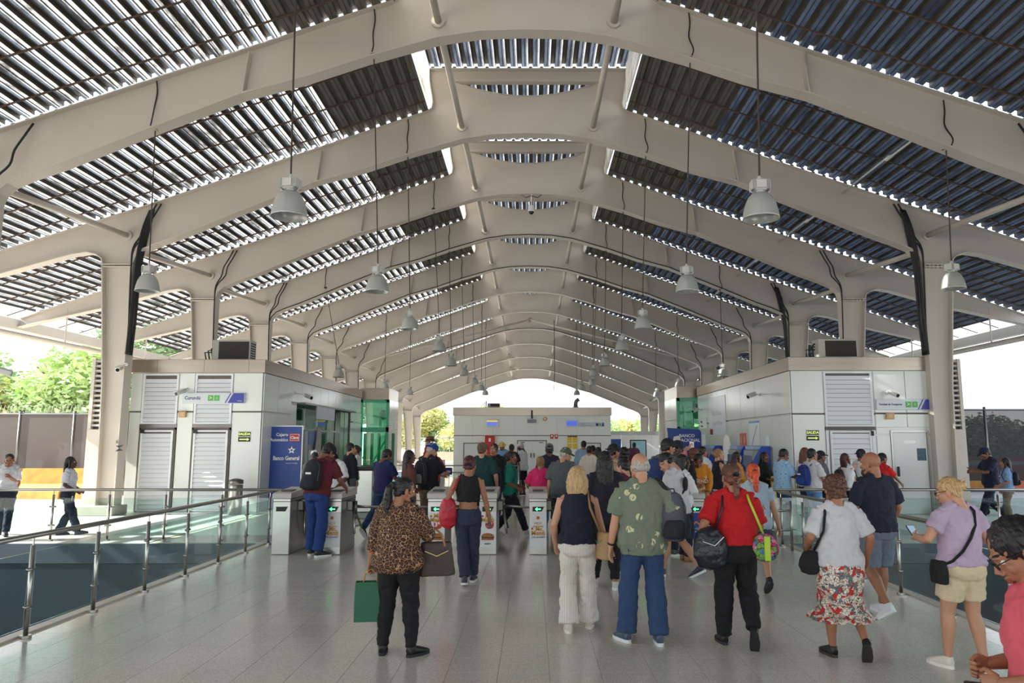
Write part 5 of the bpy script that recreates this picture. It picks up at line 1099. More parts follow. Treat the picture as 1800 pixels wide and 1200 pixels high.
# ---- figure builder
def ik(a, t, l1, l2, hint):
    a, t = V(a), V(t); d = t-a; L = min(d.length, (l1+l2)*.998); d.normalize(); x = (l1*l1-l2*l2+L*L)/(2*L); h = math.sqrt(max(0, l1*l1-x*x)); hv = V(hint)-d*V(hint).dot(d); hv.normalize(); return a+d*x+hv*h, a+d*L
HEADQ = []
def person(lab, x, y, H=1.68, rot=0, sex='m', b=1.0, lod='far', sk='m', hair=('short', 'black'), hat=None, top=None, bottom=None, shoes=None, feet=None, hands=None, lean=0, head=(0, 0), grip=(0, 0), waist=1.0, glasses=False, z0=0.0, belly=0.0, socks=None, mask=None, roll=0):
    """top=(mat, sleeve 0..2, hem z, looseness); bottom=(kind, mat, length 0..1, fit, flare)"""
    k = H/1.7; fem = sex == 'f'; t = tag(link('person', None, None, (x, y, z0), (0, 0, R(rot))), lab, 'person', None); vox = .0095 if lod == 'near' else .017
    feet = feet or ((-.1, .02, 0, 0, 8), (.1, -.02, 0, 0, 8))
    hands = hands or ((-.27, .02, .80), (.27, .02, .80))
    hw = .085; hipz = .885; sh_w = (.158 if fem else .180)*(1+.25*(b-1)); up = R(lean)
    def U(p):   # upper body lean about the hips
        p = V(p); q = V((p.x, p.y*cos(up)+(p.z-hipz)*sin(up), hipz-p.y*sin(up)+(p.z-hipz)*cos(up))); return q*k
    # legs
    reach = .405+.405
    hz = hipz
    for f in feet:
        d2 = (f[0])**2*.3+f[1]**2; mx_ = math.sqrt(max(.1, reach**2-d2))+.085+f[2]; hz = min(hz, mx_)
    dz = hz-hipz; legs = []
    for s, f in zip((-1, 1), feet):
        hip = V((s*hw, 0, hz)); ank = V((f[0], f[1]-.0, .085+f[2])); kn, an = ik(hip, ank, .405, .405, (0.12*s, 1, 0)); legs.append((hip*k, kn*k, an*k, f))
    off = V((0, 0, dz*k))
    def T(p): return U(p)+off
    # torso
    w = b; bw = 1+.5*(b-1)
    ring = [(.80, .13*w, .10*w, -.01), (.87, (.176 if fem else .162)*w, .118*w, -.012), (.95, (.168 if fem else .158)*w, .112*w+belly*.4, belly*.4), (1.04, (.136 if fem else .148)*w, .098*w+belly*.5, belly*.6), (1.14, (.138 if fem else .152)*w, .100*w+belly*.25, .0+belly*.3), (1.25, (.152 if fem else .172)*bw, .110*bw, .005), (1.34, (.155 if fem else .18)*bw, .098*bw, -.004), (1.40, (.115 if fem else .13)*bw, .076, -.012), (1.44, .08, .062, -.018), (1.475, .056, .054, -.02)]
    def torso(m, o_, z_lo, z_hi, loose=0, zhem=None):
        pts, rad = [], []
        for z, rx, ry, yo in ring:
            if z < z_lo-.001 or z > z_hi: continue
            pts.append(T((0, yo, z))); rad.append(((rx+o_+loose)*k, (ry+o_+loose)*k))
        if zhem is not None and pts:
            if zhem < .80: pts.insert(0, T((0, 0, zhem))); rad.insert(0, (rad[0][0]*1.0+.02, rad[0][1]+.02))
        m.tube(pts, rad, 18, side=(1, 0, 0))
    def rr(zq):
        for (z, rx, ry, yo), (z2, rx2, ry2, yo2) in zip(ring, ring[1:]):
            if z <= zq <= z2: q = (zq-z)/(z2-z); return rx+(rx2-rx)*q, ry+(ry2-ry)*q, yo+(yo2-yo)*q
        return ring[0][1:]
    S = [T((s*sh_w, -.012, 1.375)) for s in (-1, 1)]
    arms = []
    for i, s in enumerate((-1, 1)):
        h = hands[i]; tg = T((h[0], h[1], h[2])) if len(h) < 4 or not h[3] else V((h[0], h[1], h[2]))*k
        hint = (s*.55, -1, -.35) if len(h) < 5 else h[4]
        el, wr = ik(S[i], tg, .285*k, .245*k, hint); arms.append((S[i], el, wr))
    bm_ = MB(); torso(bm_, -.014, .80, 1.6)
    for i, s in enumerate((-1, 1)):
        a, e, wv = arms[i]; g = .5+.5*b
        bm_.tube([T((s*.03, -.02, 1.45)), T((s*.09, -.018, 1.405)), a], [.034*k, .03*k, .034*k], 10)
        bm_.tube([a, a.lerp(e, .35), e, e.lerp(wv, .3), wv, wv+(wv-e).normalized()*.02], [(.046 if (top and top[1] > 0) else .052)*k*g, .046*k*g, .037*k*g, .039*k*g, .0255*k*g**.5, .024*k], 12)
        hp, kn, an, f = legs[i]; bm_.tube([hp+V((0, 0, .02)), hp.lerp(kn, .3), kn, kn.lerp(an, .3)+V((0, -.012*k, 0)), kn.lerp(an, .7), an], [.085*k*g, .082*k*g, .056*k*g, .058*k*g, .042*k*g**.5, .034*k], 12)
    mid = 'm_'
    bo = bm_.obj('body', [skin(sk), eye_w, eye_d, lip(sk)], t, norm=False); remeshed(bo, vox, 2)
    hs = k*1.07
    nb = T((0, -.018, 1.46)); Mh = M.Translation(nb) @ M.Rotation(-up*.75, 4, 'X') @ M.Rotation(R(head[0]), 4, 'Z') @ M.Rotation(-R(head[1]), 4, 'X') @ M.Rotation(R(roll), 4, 'Y') @ M.Translation((0, .035*hs, .110*hs)) @ M.Scale(hs, 4)
    parts = [(head_mesh(lod, not fem), Mh, False)]
    HM = []
    for i, s in enumerate((-1, 1)):
        a, e, wv = arms[i]; d = (wv-e).normalized(); fy = abs(d.y)
        hint = V((s*-.25, 1-fy, fy+.05)); xd = (hint-d*hint.dot(d)).normalized()*(1 if s < 0 else -1); zd = xd.cross(d)
        sc = k*(.95 if fem else 1.03); X = M(((xd.x, d.x, zd.x, wv.x), (xd.y, d.y, zd.y, wv.y), (xd.z, d.z, zd.z, wv.z), (0, 0, 0, 1))) @ M.Scale(sc, 4)
        if s < 0: X = X @ M.Scale(-1, 4, (1, 0, 0))
        parts.append((PROTO['hand_%s_%s' % ('grip' if grip[i] else 'relax', lod)], X, s < 0)); HM.append(X)
    bare = shoes is None or shoes[0] == 'sandal'
    HEADQ.append((bo, parts))
    # shoes
    for i, s in enumerate((-1, 1)):
        hp, kn, an, f = legs[i]; pitch = f[3]; yaw = f[4] if len(f) > 4 else 6
        X = M.Translation(an) @ M.Rotation(R(-s*yaw), 4, 'Z') @ M.Rotation(R(pitch), 4, 'X') @ M.Scale(k, 4) @ M.Translation((0, .035, -.085))
        col, sol = shoes if shoes else ((60, 60, 64), (230, 230, 228))
        ck = ('sh', col); 
        if ck not in shoe_cache:
            me = PROTO['shoe'].copy(); me.materials.clear(); me.materials.append(mat('shoe_%d_%d_%d' % col, col, .45)); shoe_cache[ck] = me
        ck2 = ('so', sol)
        if ck2 not in shoe_cache: shoe_cache[ck2] = SOLE.mesh('sole', mat('sole_%d_%d_%d' % sol, sol, .5))
        o = link('shoe', shoe_cache[ck], t); o.matrix_local = X; link('sole', shoe_cache[ck2], o)
    # bottom
    if top and top[2] < .97 and waist > top[2]+.03: waist = top[2]+.03
    if bottom:
        kind, bm2, ln, fit, fl = bottom; m = MB(); hs_ = .012
        def seat(zl=.82, zh=1.0):
            pts, rad = [], []
            for zq in np.linspace(zl, zh, 5):
                rx, ry, yo = rr(max(.80, zq)); pts.append(T((0, yo, zq))); rad.append(((rx+.008*fit)*k, (ry+.008*fit)*k))
            m.tube(pts, rad, 18, side=(1, 0, 0))
            for s in (-1, 1): m.ell(T((s*.074*b, -.048*b, .875)), (.084*b*k, .076*b*k, .092*k), 14, 10)
        if kind == 'pants':
            seat(.80, waist)
            for i, s in enumerate((-1, 1)):
                hp, kn, an, f = legs[i]; L_ = [hp+V((0, 0, .03)), hp.lerp(kn, .3), hp.lerp(kn, .7), kn, kn.lerp(an, .25)+V((0, -.01, 0)), kn.lerp(an, .6), kn.lerp(an, .98)]
                g = .5+.5*b; Rr = [.098*g, .094*g, .076*g, .067*g*fit, .066*g*fit, .058*g*fit*(1+.4*(fl-1)), .055*fit*fl]
                cut = {1.0: 7, .9: 7}.get(ln); pts, rad = L_, Rr
                if ln < 1:   # shorts and cropped legs
                    n_ = 2.0+(ln*10)/2 if 0 else None; tt = ln*2
                    if tt <= 1: pts = [L_[0], hp.lerp(kn, min(.45, tt*.5)), hp.lerp(kn, tt)]; rad = [.1*g, .098*g*max(1, fit*.97), .088*g*fit]
                    else: q = (tt-1); pts = L_[:4]+[kn.lerp(an, q*.5), kn.lerp(an, q)]; rad = Rr[:4]+[.066*g*fit, .06*fit*fl]
                m.tube(pts, [r_*k for r_ in rad], 14)
        elif kind == 'skirt':
            seat(.86, waist); zb = .88-ln*.8; fx = (legs[0][1].x+legs[1][1].x)/2; fy = (legs[0][1].y+legs[1][1].y)/2
            m.tube([T((0, -.01, .9)), T((0, -.01, .8)), V((fx*.5, fy*.6, (zb+(.8-zb)*.45)*k)), V((fx, fy, (zb+.1)*k)), V((fx, fy, zb*k))], [(.18*b*k, .13*b*k), (.185*b*k, .14*b*k), (.18*b*fit*k, .15*b*fit*k), (.19*b*fit*k, .16*b*fit*k), (.2*b*fit*fl*k, .18*b*fit*fl*k)], 20, side=(1, 0, 0))
        o = m.obj({'pants': 'trousers' if ln > .75 else 'shorts', 'skirt': 'skirt'}[kind], bm2, t, norm=False); remeshed(o, vox*.95, 2, .03, .07)
    # top
    if top:
        tm, sl, hem, loose = top; m = MB(); pts, rad = [], []; zs_ = [hem]+[r_[0] for r_ in ring if r_[0] > hem+.03 and r_[0] < 1.46]
        for zq in zs_:
            rx, ry, yo = rr(max(zq, .8)); tap = 1 if zq < 1.3 else (0 if zq > 1.4 else .5); pts.append(T((0, yo, zq))); rad.append(((rx+.012+loose*tap)*k, (ry+.014+loose*tap)*k))
        m.tube(pts, rad, 20, side=(1, 0, 0))
        if hem < .93:
            for s in (-1, 1): m.ell(T((s*.074*b, -.046*b, max(.885, hem+.065))), ((.084*b+.016)*k, (.076*b+.018)*k, .07*k), 14, 10)
        if fem:
            for s in (-1, 1): m.ell(T((s*.072, .075*bw, 1.235)), (.068*bw*k, .06*bw*k, .065*k), 12, 8)
        for i, s in enumerate((-1, 1)):
            a, e, wv = arms[i]; g = .5+.5*b
            if sl > 0:
                m.tube([T((s*.045, -.02, 1.44)), T((s*.11, -.018, 1.405)), a+V((0, 0, .002))], [.05*k, .054*k, .058*k*g], 12)
                P_ = [a, a.lerp(e, .5)]; Q = [.058*k*g, (.061*g+loose*.4)*k]
                if sl <= 1: P_ = [a, a.lerp(e, sl*.5), a.lerp(e, sl)]; Q = [.058*k*g, (.061*g+loose*.4)*k, (.062*g+loose*.6)*k]
                else: P_ += [e, e.lerp(wv, (sl-1)*.5), e.lerp(wv, sl-1)]; Q += [(.055*g+loose*.3)*k, (.05*g+loose*.3)*k, (.044+loose*.2)*k]
                m.tube(P_, Q, 12)
            else: m.tube([T((s*.06, -.018, 1.42)), T((s*.125, -.014, 1.40))], [.036*k, .03*k], 10)
        o = m.obj('shirt', tm, t, norm=False); remeshed(o, vox*.95, 2, .034, .075)
    # hair, hat
    def onhead(name, style, m_):
            hair_mesh(style, lod == 'near'); ob2 = link(name, bpy.data.meshes.new('x'), t); ob2.matrix_local = Mh; HAIRQ.append((ob2, style, lod == 'near', m_)); return ob2
    if hair: onhead('hair', hair[0], strand_mat('hair_'+hair[1], hair_cols[hair[1]]))
    if hat: onhead({'beanie': 'beanie', 'hat': 'hat', 'fedora': 'hat'}.get(hat[0], 'cap'), hat[0], hat[1])
    if hair and hair[0] in ('pony', 'lowpony') and lod == 'near':
        o = MB().tube([(0, -.122, .04), (0, -.13, .03)], .03, 10).obj('hair_tie', black, t, True); o.matrix_local = Mh
    if glasses:
        gm = MB()
        for s in (-1, 1): gm.tube([(s*.032+.022*cos(a), .1, .004+.017*sin(a)) for a in np.linspace(0, 2*pi, 12)[:-1]], .0025, 4, closed=True); gm.tube([(s*.055, .098, .01), (s*.08, .0, .012)], .0022, 4)
        o = gm.obj('glasses', black, t); o.matrix_local = Mh
    if mask:
        mm = MB(); mm.ell((0, .055, -.06), (.058, .062, .045), 14, 10); mm.tube([(-.05, .06, -.03), (-.078, -.005, -.005)], .003, 4); mm.tube([(.05, .06, -.03), (.078, -.005, -.005)], .003, 4); o = mm.obj('face_mask', mask, t, True); o.matrix_local = Mh
    return dict(t=t, T=T, k=k, S=S, arms=arms, legs=legs, Mh=Mh, HM=HM, rr=rr, W=t.matrix_basis.copy())
HAIRQ = []
def finish_people():
    bake()
    done = {}
    for ob, style, near, m_ in HAIRQ:
        key = (style, near, m_.name)
        if key not in done: me = HAIR[(style, near)].data.copy(); me.materials.clear(); me.materials.append(m_); me.name = ob.name.split('.')[0]; me.shade_smooth(); done[key] = me
        ob.data = done[key]
    for o in HAIR.values(): bpy.data.objects.remove(o)
    for bo, parts in HEADQ:
        me = bo.data; mats_ = list(me.materials); bo.data = joined('body', [(me, M.Identity(4), False)]+parts, mats_)
# ---------------------------------------------------------------- patterned cloth
def pattern(name, base, kind, cols, rough=.8):
    m = bpy.data.materials.new('cloth_'+name); m.use_nodes = True; n = m.node_tree; b = n.nodes['Principled BSDF']; b.inputs['Roughness'].default_value = rough
    t = n.nodes.new('ShaderNodeTexCoord'); L = n.links; MATS['cloth_'+name] = m
    def vor(scale, feat='F1', rnd=1.0, vec=None):
        v = n.nodes.new('ShaderNodeTexVoronoi'); v.inputs['Scale'].default_value = scale; v.feature = feat; v.inputs['Randomness'].default_value = rnd; L.new(vec or t.outputs['Object'], v.inputs['Vector']); return v
    def ramp(src, stops, const=True):
        r = n.nodes.new('ShaderNodeValToRGB'); L.new(src, r.inputs[0]); r.color_ramp.interpolation = 'CONSTANT' if const else 'LINEAR'
        while len(r.color_ramp.elements) < len(stops): r.color_ramp.elements.new(.5)
        for e, (p, c) in zip(r.color_ramp.elements, stops): e.position = p; e.color = lin(c)
        return r
    def mixf(f, a, c):
        x = n.nodes.new('ShaderNodeMix'); x.data_type = 'RGBA'; L.new(f, x.inputs[0]); L.new(a, x.inputs[6]); L.new(c, x.inputs[7]); return x.outputs[2]
    nz = n.nodes.new('ShaderNodeTexNoise'); nz.inputs['Scale'].default_value = 14; L.new(t.outputs['Object'], nz.inputs['Vector'])
    wv = n.nodes.new('ShaderNodeMix'); wv.data_type = 'RGBA'; wv.inputs[0].default_value = .06; L.new(t.outputs['Object'], wv.inputs[6]); L.new(nz.outputs['Color'], wv.inputs[7])
    if kind == 'leopard':
        v = vor(33, 'DISTANCE_TO_EDGE', 1, wv.outputs[2]); r = ramp(v.outputs['Distance'], [(0, cols[0]), (.028, cols[1]), (.045, base), (.24, cols[2])]); out = r.outputs[0]
    elif kind == 'floral':
        v = vor(30, 'F1', 1, wv.outputs[2]); r = ramp(v.outputs['Color'], [(0, cols[0]), (.30, base), (.5, cols[1]), (.62, cols[2]), (.75, base)]); v2 = vor(42, 'DISTANCE_TO_EDGE', 1, wv.outputs[2]); r2 = ramp(v2.outputs['Distance'], [(0, (0, 0, 0)), (.05, (255, 255, 255))]); dk = n.nodes.new('ShaderNodeRGB'); dk.outputs[0].default_value = lin(cols[3]); out = mixf(r2.outputs[0], dk.outputs[0], r.outputs[0])
    elif kind == 'leaf':
        mp = n.nodes.new('ShaderNodeMapping'); mp.inputs['Rotation'].default_value = (0, .7, 0); mp.inputs['Scale'].default_value = (30, 30, 7); L.new(wv.outputs[2], mp.inputs[0]); v = n.nodes.new('ShaderNodeTexVoronoi'); v.inputs['Scale'].default_value = 1; v.feature = 'DISTANCE_TO_EDGE'; L.new(mp.outputs[0], v.inputs['Vector']); r = ramp(v.outputs['Distance'], [(0, cols[0]), (.14, base)]); v2 = vor(9, 'F1', 1); g = ramp(v2.outputs['Distance'], [(0, (255, 255, 255)), (.28, (0, 0, 0))]); bs = n.nodes.new('ShaderNodeRGB'); bs.outputs[0].default_value = lin(base); out = mixf(g.outputs[0], bs.outputs[0], r.outputs[0])
    elif kind == 'stripe':
        w = n.nodes.new('ShaderNodeTexWave'); w.bands_direction = 'X'; w.inputs['Scale'].default_value = cols[1]; w.inputs['Distortion'].default_value = .6; L.new(t.outputs['Object'], w.inputs['Vector']); out = ramp(w.outputs['Fac'], [(0, cols[0]), (cols[2], base)], False).outputs[0]
    elif kind == 'spots':
        v = vor(cols[1], 'F1', .9); out = ramp(v.outputs['Distance'], [(0, cols[0]), (.16, base)]).outputs[0]
    elif kind == 'bag':
        v = vor(22, 'F1', 1, wv.outputs[2]); r = ramp(v.outputs['Color'], [(0, cols[0]), (.3, cols[1]), (.45, cols[2]), (.6, base), (.75, cols[3])]); v2 = vor(30, 'DISTANCE_TO_EDGE', 1, wv.outputs[2]); r2 = ramp(v2.outputs['Distance'], [(0, (30, 40, 60)), (.04, (255, 255, 255))]); x = n.nodes.new('ShaderNodeMix'); x.data_type = 'RGBA'; x.blend_type = 'MULTIPLY'; x.inputs[0].default_value = 1; L.new(r.outputs[0], x.inputs[6]); L.new(r2.outputs[0], x.inputs[7]); out = x.outputs[2]
    L.new(out, b.inputs['Base Color']); bp = n.nodes.new('ShaderNodeBump'); bp.inputs['Strength'].default_value = .3; bp.inputs['Distance'].default_value = .01; L.new(nz.outputs['Fac'], bp.inputs['Height']); L.new(bp.outputs[0], b.inputs['Normal']); return m
c_leo = pattern('leopard', (40, 24, 20), 'leopard', [(190, 150, 110), (150, 104, 70), (84, 50, 36)])
c_floral = pattern('floral', (232, 222, 208), 'floral', [(206, 44, 36), (120, 124, 126), (200, 180, 160), (60, 60, 62)])
c_leaf = pattern('leaf', (112, 124, 106), 'leaf', [(206, 204, 160)])
c_wstripe = pattern('white_stripe', (232, 226, 216), 'stripe', [(176, 168, 158), 22, .35])
c_bstripe = pattern('blue_stripe', (228, 226, 224), 'stripe', [(60, 70, 100), 26, .45])
c_cstripe = pattern('cream_stripe', (222, 214, 200), 'stripe', [(150, 136, 120), 16, .3])
c_spots = pattern('blue_spots', (150, 190, 222), 'spots', [(60, 80, 110), 14])
c_bag = pattern('flower_bag', (90, 130, 160), 'bag', [(226, 60, 130), (240, 130, 170), (120, 170, 80), (180, 60, 110)])
C = lambda name, *c: cloth(name, c)
navy_c, black_c, white_c = C('navy', 24, 28, 46), C('black', 22, 22, 26), C('white', 204, 204, 208)
jean, jean_d, jean_l = cloth('jeans', (44, 70, 108), bump=.7), cloth('jeans_dark', (44, 54, 78), bump=.5), cloth('jeans_light', (96, 140, 190), bump=.5)
lbl_red = C('red', 188, 18, 24)
WALK_L = ((-.08, .30, 0, 12, 6), (.08, -.30, .10, -42, 6)); WALK_R = ((-.08, -.30, .10, -42, 6), (.08, .30, 0, 12, 6)); STRIDE = ((-.07, .2, 0, 6, 6), (.07, -.22, .05, -25, 6)); STRIDE2 = ((-.07, -.22, .05, -25, 6), (.07, .2, 0, 6, 6))
PHONE = ((-.10, .30, 1.16), (.10, .30, 1.16)); DOWN = ((-.27, .03, .79), (.27, .03, .79)); HIP = ((-.27, .03, .79), (.22, .16, .98))
def spot(px, fy=None, Y=None, hy=None, H=None, dh=0):
    if fy: g = ground(px, fy); Y = g.y
    x = at(px, 900, Y).x
    if H is None: H = at(px, hy, Y).z+dh
    return x, Y, H
def who(lab, px, fy=None, Y=None, hy=None, H=None, dh=0, **k):
    x, y, h = spot(px, fy, Y, hy, H, dh); return person(lab, x, y, h, **k)

# ---------------------------------------------------------------- bags and things carried
def Wp(pr, p): return pr['W'] @ V(p)
def rz(pr): return pr['W'].to_euler().z
def carried(pr, name, lab, cat, p): return thing(name, lab, cat, Wp(pr, p), rz(pr))
def soft(m, name, mt, parent, vox=.009, disp=.012): o = m.obj(name, mt, parent, norm=False); return remeshed(o, vox, 2, disp, .07)
def backpack(pr, lab, col, w=.15, h=.44, d=.08, ox=0, zc=1.17, yb=-.20, tilt=0, accent=None, mark=None, straps=(-1, 1), name='backpack', pk=True):
    T, k = pr['T'], pr['k']; base = T((ox, yb, zc-h/2)); t = carried(pr, name, lab, 'bag', base); u = (T((ox, yb, zc+h/2))-base); m = MB()
    prof = [(0, .75, .7), (.06, .95, .95), (.3, 1.03, 1.08), (.6, 1, 1), (.85, .86, .8), (.96, .6, .55), (1, .3, .3)]
    m.tube([u*f for f, a, b in prof], [(w*a*k, d*b*k) for f, a, b in prof], 16, side=(1, 0, 0)); soft(m, 'pack', col, t)
    if pk: m = MB(); m.tube([u*f+V((0, -d*.95*k, 0)) for f in (.06, .12, .35, .45)], [(w*.7*k, .015*k), (w*.82*k, .035*k), (w*.8*k, .035*k), (w*.6*k, .012)], 14, side=(1, 0, 0)); soft(m, 'front_pocket', accent or col, t)
    zm = MB(); zm.tube([u*f+V((w*.93*s*k*(1-.25*(f > .8)), -d*.55*k, 0)) for s, f in ((-1, .3), (-1, .7), (-1, .88))]+[u*.97+V((0, -d*.4*k, 0))]+[u*f+V((w*.93*k*(1-.25*(f > .8)), -d*.55*k, 0)) for f in (.88, .7, .3)], .005, 5); zm.obj('zip', mat('zip_grey', (90, 92, 98), .4, .5), t)
    for s in straps:
        P_ = [T((s*.075, -.12, 1.36)), T((s*.105, -.03, 1.45)), T((s*.12, .06, 1.42)), T((s*.13, .12, 1.28)), T((s*.15, .06, 1.1))]; mm = MB(); mm.tube([p-base for p in P_], [(.022*k, .006)]*5, 8, side=(1, 0, 0)); mm.obj('strap', accent or col, t, True)
    if mark: MB().box(-.05, .05, -.004, 0, -.015, .015).obj('badge', mark, t, loc=u*.55+V((0, -d*1.12*k, 0)))
    MB().tube([u*1.0+V((-.03, 0, -.005)), u*1.0+V((-.02, 0, .03)), u*1.0+V((.02, 0, .03)), u*1.0+V((.03, 0, -.005))], .006, 6).obj('handle', accent or col, t, True); return t
def strap_path(pr, pts, name, lab, col, w=.016):
    k = pr['k']; T = pr['T']; p0 = T(pts[0]); t = carried(pr, name, lab, 'bag', p0); m = MB(); m.tube([T(p)-p0 for p in pts], [(w*k, w*.8*k)]*len(pts), 8); m.obj('strap', col, t, True); return t, p0
def handbag(pr, lab, col, p, w=.15, h=.24, d=.055, hang=None, name='handbag', strapc=None, yaw=0, tilt=0, shape='tote', zipm=None, disp=.01):
    """p = top centre of the bag in person space (already metres); hang = list of points the strap follows"""
    t = carried(pr, name, lab, 'bag', V(p)-V((0, 0, h))); t.rotation_euler = (0, R(tilt), rz(pr)+R(yaw)); m = MB()
    pr_ = {'tote': [(0, .9, .9), (.04, 1, 1), (.5, .97, .9), (.95, .9, .6), (1, .88, .5)], 'round': [(0, .3, .4), (.12, .8, .8), (.4, 1.02, 1), (.7, .9, .9), (.92, .6, .7), (1, .3, .4)], 'trap': [(0, 1, 1), (.05, 1.03, 1.02), (.5, .92, .85), (.97, .8, .55), (1, .75, .4)]}[shape]
    m.tube([(0, 0, h*f) for f, a, b in pr_], [(w*a, d*b) for f, a, b in pr_], 16, side=(1, 0, 0)); soft(m, 'pouch', col, t, .008, disp)
    if zipm: MB().tube([(-w*.6, -d*.95, h*.75), (0, -d*1.02, h*.6), (w*.6, -d*.95, h*.75)], .004, 5).obj('zip', zipm, t)
    if hang:
        inv = t.matrix_basis.inverted(); m = MB(); m.tube([inv @ Wp(pr, q) for q in hang], .011, 7); m.obj('strap', strapc or col, t, True)
    return t
def phone(pr, hand, lab, off=(0, .02, .05), col=None):
    X = pr['HM'][hand]; p = X @ V((0, .07, -.03)); t = carried(pr, 'phone', lab, 'phone', p+V(off)*.6); MB().bevbox(-.037, .037, -.005, .005, -.07, .08, .004, 0, M.Rotation(R(-45), 4, 'X')).obj('case', col or mat('phone_black', (24, 24, 28), .25), t); MB().box(-.033, .033, .0055, .0065, -.062, .072, 0, M.Rotation(R(-45), 4, 'X') @ M.Translation((0, -.0115, 0))).obj('screen', mat('phone_screen', (150, 170, 190), .15, emit=.3), t); return t

# ================================================================ nearest people
p = who('woman in leopard print blouse and black trousers, standing, green paper bag in left hand', 702, 1153, hy=845, dh=.03, rot=-8, sex='f', b=1.34, lod='near', sk='m', hair=('pony', 'black'), top=(c_leo, 1.5, .80, .012), bottom=('pants', C('black_trouser', 20, 20, 24), 1.0, 1.0, .9), shoes=((24, 24, 26), (20, 20, 22)),
        feet=((-.15, .03, 0, 0, 14), (.15, .0, 0, 0, 34)), hands=((-.31, .03, .78), (.20, .30, 1.14)), grip=(1, 1), head=(-52, 10), mask=mat('mask_black', (26, 26, 30), .6))
gp = p['HM'][0] @ V((0, .06, -.02)); gb = carried(p, 'paper_bag', 'dark green paper carrier bag held in the leopard print woman\'s left hand', 'bag', gp-V((0, 0, .43))); gb.rotation_euler.z += R(14)
MB().add([(-.13, -.05, 0), (.13, -.05, 0), (.13, .05, 0), (-.13, .05, 0), (-.125, -.045, .33), (.125, -.045, .33), (.125, .045, .33), (-.125, .045, .33), (-.14, 0, .16), (.14, 0, .16)], [(3, 2, 1, 0), (0, 1, 5, 4), (2, 3, 7, 6), (3, 0, 8), (0, 4, 8), (4, 7, 8), (7, 3, 8), (1, 2, 9), (2, 6, 9), (6, 5, 9), (5, 1, 9)]).obj('paper_body', mat('paper_green', (22, 96, 62), .5), gb)
for yy in (-.04, .04): MB().tube([(-.06, yy, .32), (-.05, yy, .4), (0, yy*.3, .435), (.05, yy, .4), (.06, yy, .32)], .004, 6).obj('handle', mat('twine', (200, 160, 110), .7), gb, True)
e = p['arms'][1][1]
handbag(p, 'dark brown monogram handbag with tan handles over the leopard print woman\'s right arm', mat('bag_brown', (66, 50, 44), .5, noise_amt=.2, nscale=40), e+V((.04, .10, -.06)), .17, .29, .06, shape='trap', yaw=20, hang=[e+V((-.04, .1, -.1)), e+V((-.03, .1, .02)), e+V((.02, .1, .06)), e+V((.09, .1, .0)), e+V((.12, .1, -.1))], strapc=mat('tan_leather', (176, 134, 96), .5), zipm=mat('gold_zip', (206, 180, 130), .3, .8))
p = who('blonde woman in navy sleeveless top and wide white striped trousers', 1015, 1112, hy=820, dh=.01, rot=-4, sex='f', b=1.08, lod='near', sk='l', hair=('bob', 'blond'), top=(navy_c, 0, .92, .018), bottom=('pants', c_wstripe, 1.0, 1.22, 1.55), shoes=((214, 206, 190), (226, 220, 208)), feet=((-.10, .0, 0, 0, 4), (.11, .2, 0, 0, 4)), hands=((-.24, .10, .90), (.30, .12, .86)), grip=(0, 1))
w_, k_ = p['W'], p['k']; e = p['T']((.25, -.05, 1.04))
handbag(p, 'tan woven shoulder bag under the blonde woman\'s right arm', mat('straw_bag', (190, 154, 110), .7, bump=.6, bscale=80, noise_amt=.15, nscale=60), e+V((.02, -.02, 0)), .12, .25, .07, shape='tote', yaw=-60, hang=[e+V((0, .05, -.05)), p['T']((.13, -.13, 1.3)), p['T']((.11, -.03, 1.455)), p['T']((.13, .13, 1.3)), e+V((0, .14, -.05))], strapc=mat('tan_strap', (170, 130, 92), .6), zipm=mat('charm_green', (60, 150, 110), .5))
p = who('grey-haired man in green leaf print shirt and blue jeans', 1128, 1131, hy=800, dh=.015, rot=2, sex='m', b=1.16, lod='near', sk='l', hair=('balding', 'grey'), top=(c_leaf, .8, .80, .03), bottom=('pants', jean, 1.0, 1.22, 1.3), shoes=((70, 84, 104), (220, 222, 224)), feet=((-.15, .06, 0, 0, 22), (.13, -.06, 0, 0, 4)), hands=((-.30, .03, .80), (.27, .10, .98)), grip=(0, 1), head=(8, 4), belly=.03)
backpack(p, 'grey backpack slung on the right shoulder of the man in the leaf print shirt', cloth('pack_grey', (84, 86, 98), bump=.5), .125, .44, .085, ox=.27, zc=1.13, yb=-.06, straps=(), accent=cloth('pack_dark', (36, 38, 46)))
strap_path(p, [(.26, -.05, 1.33), (.17, -.10, 1.43), (.15, .0, 1.47), (.2, .1, 1.36), (.25, .08, 1.1)], 'bag_strap', 'dark strap of the grey backpack over his right shoulder', cloth('pack_dark', (36, 38, 46)), .02)
b_ = p['HM'][0]; MB().tube([b_ @ V((.036*cos(a), -.02, .026*sin(a))) for a in np.linspace(0, 2*pi, 12)[:-1]], .009, 6, closed=True).obj('wristwatch', black, p['t'], True)
p = who('woman in red shirt, black trousers and brown patterned cap, walking', 1289, 1137, hy=823, dh=.03, rot=-4, sex='f', b=1.36, lod='near', sk='m', hair=('lowpony', 'auburn'), hat=('cap', pattern('cap_pattern', (84, 58, 44), 'spots', [(220, 214, 204), 11])), top=(lbl_red, .85, .96, .014), bottom=('pants', C('black_trouser', 20, 20, 24), 1.0, 1.1, 1.05), shoes=((26, 26, 28), (40, 40, 42)), feet=((-.11, .10, 0, 0, 8), (.12, -.16, .12, -60, 10)), hands=((-.35, -.04, .92), (.18, .26, 1.05)), grip=(1, 1), head=(10, 0))
s_ = p['T']; e = s_((-.22, -.13, 1.13))
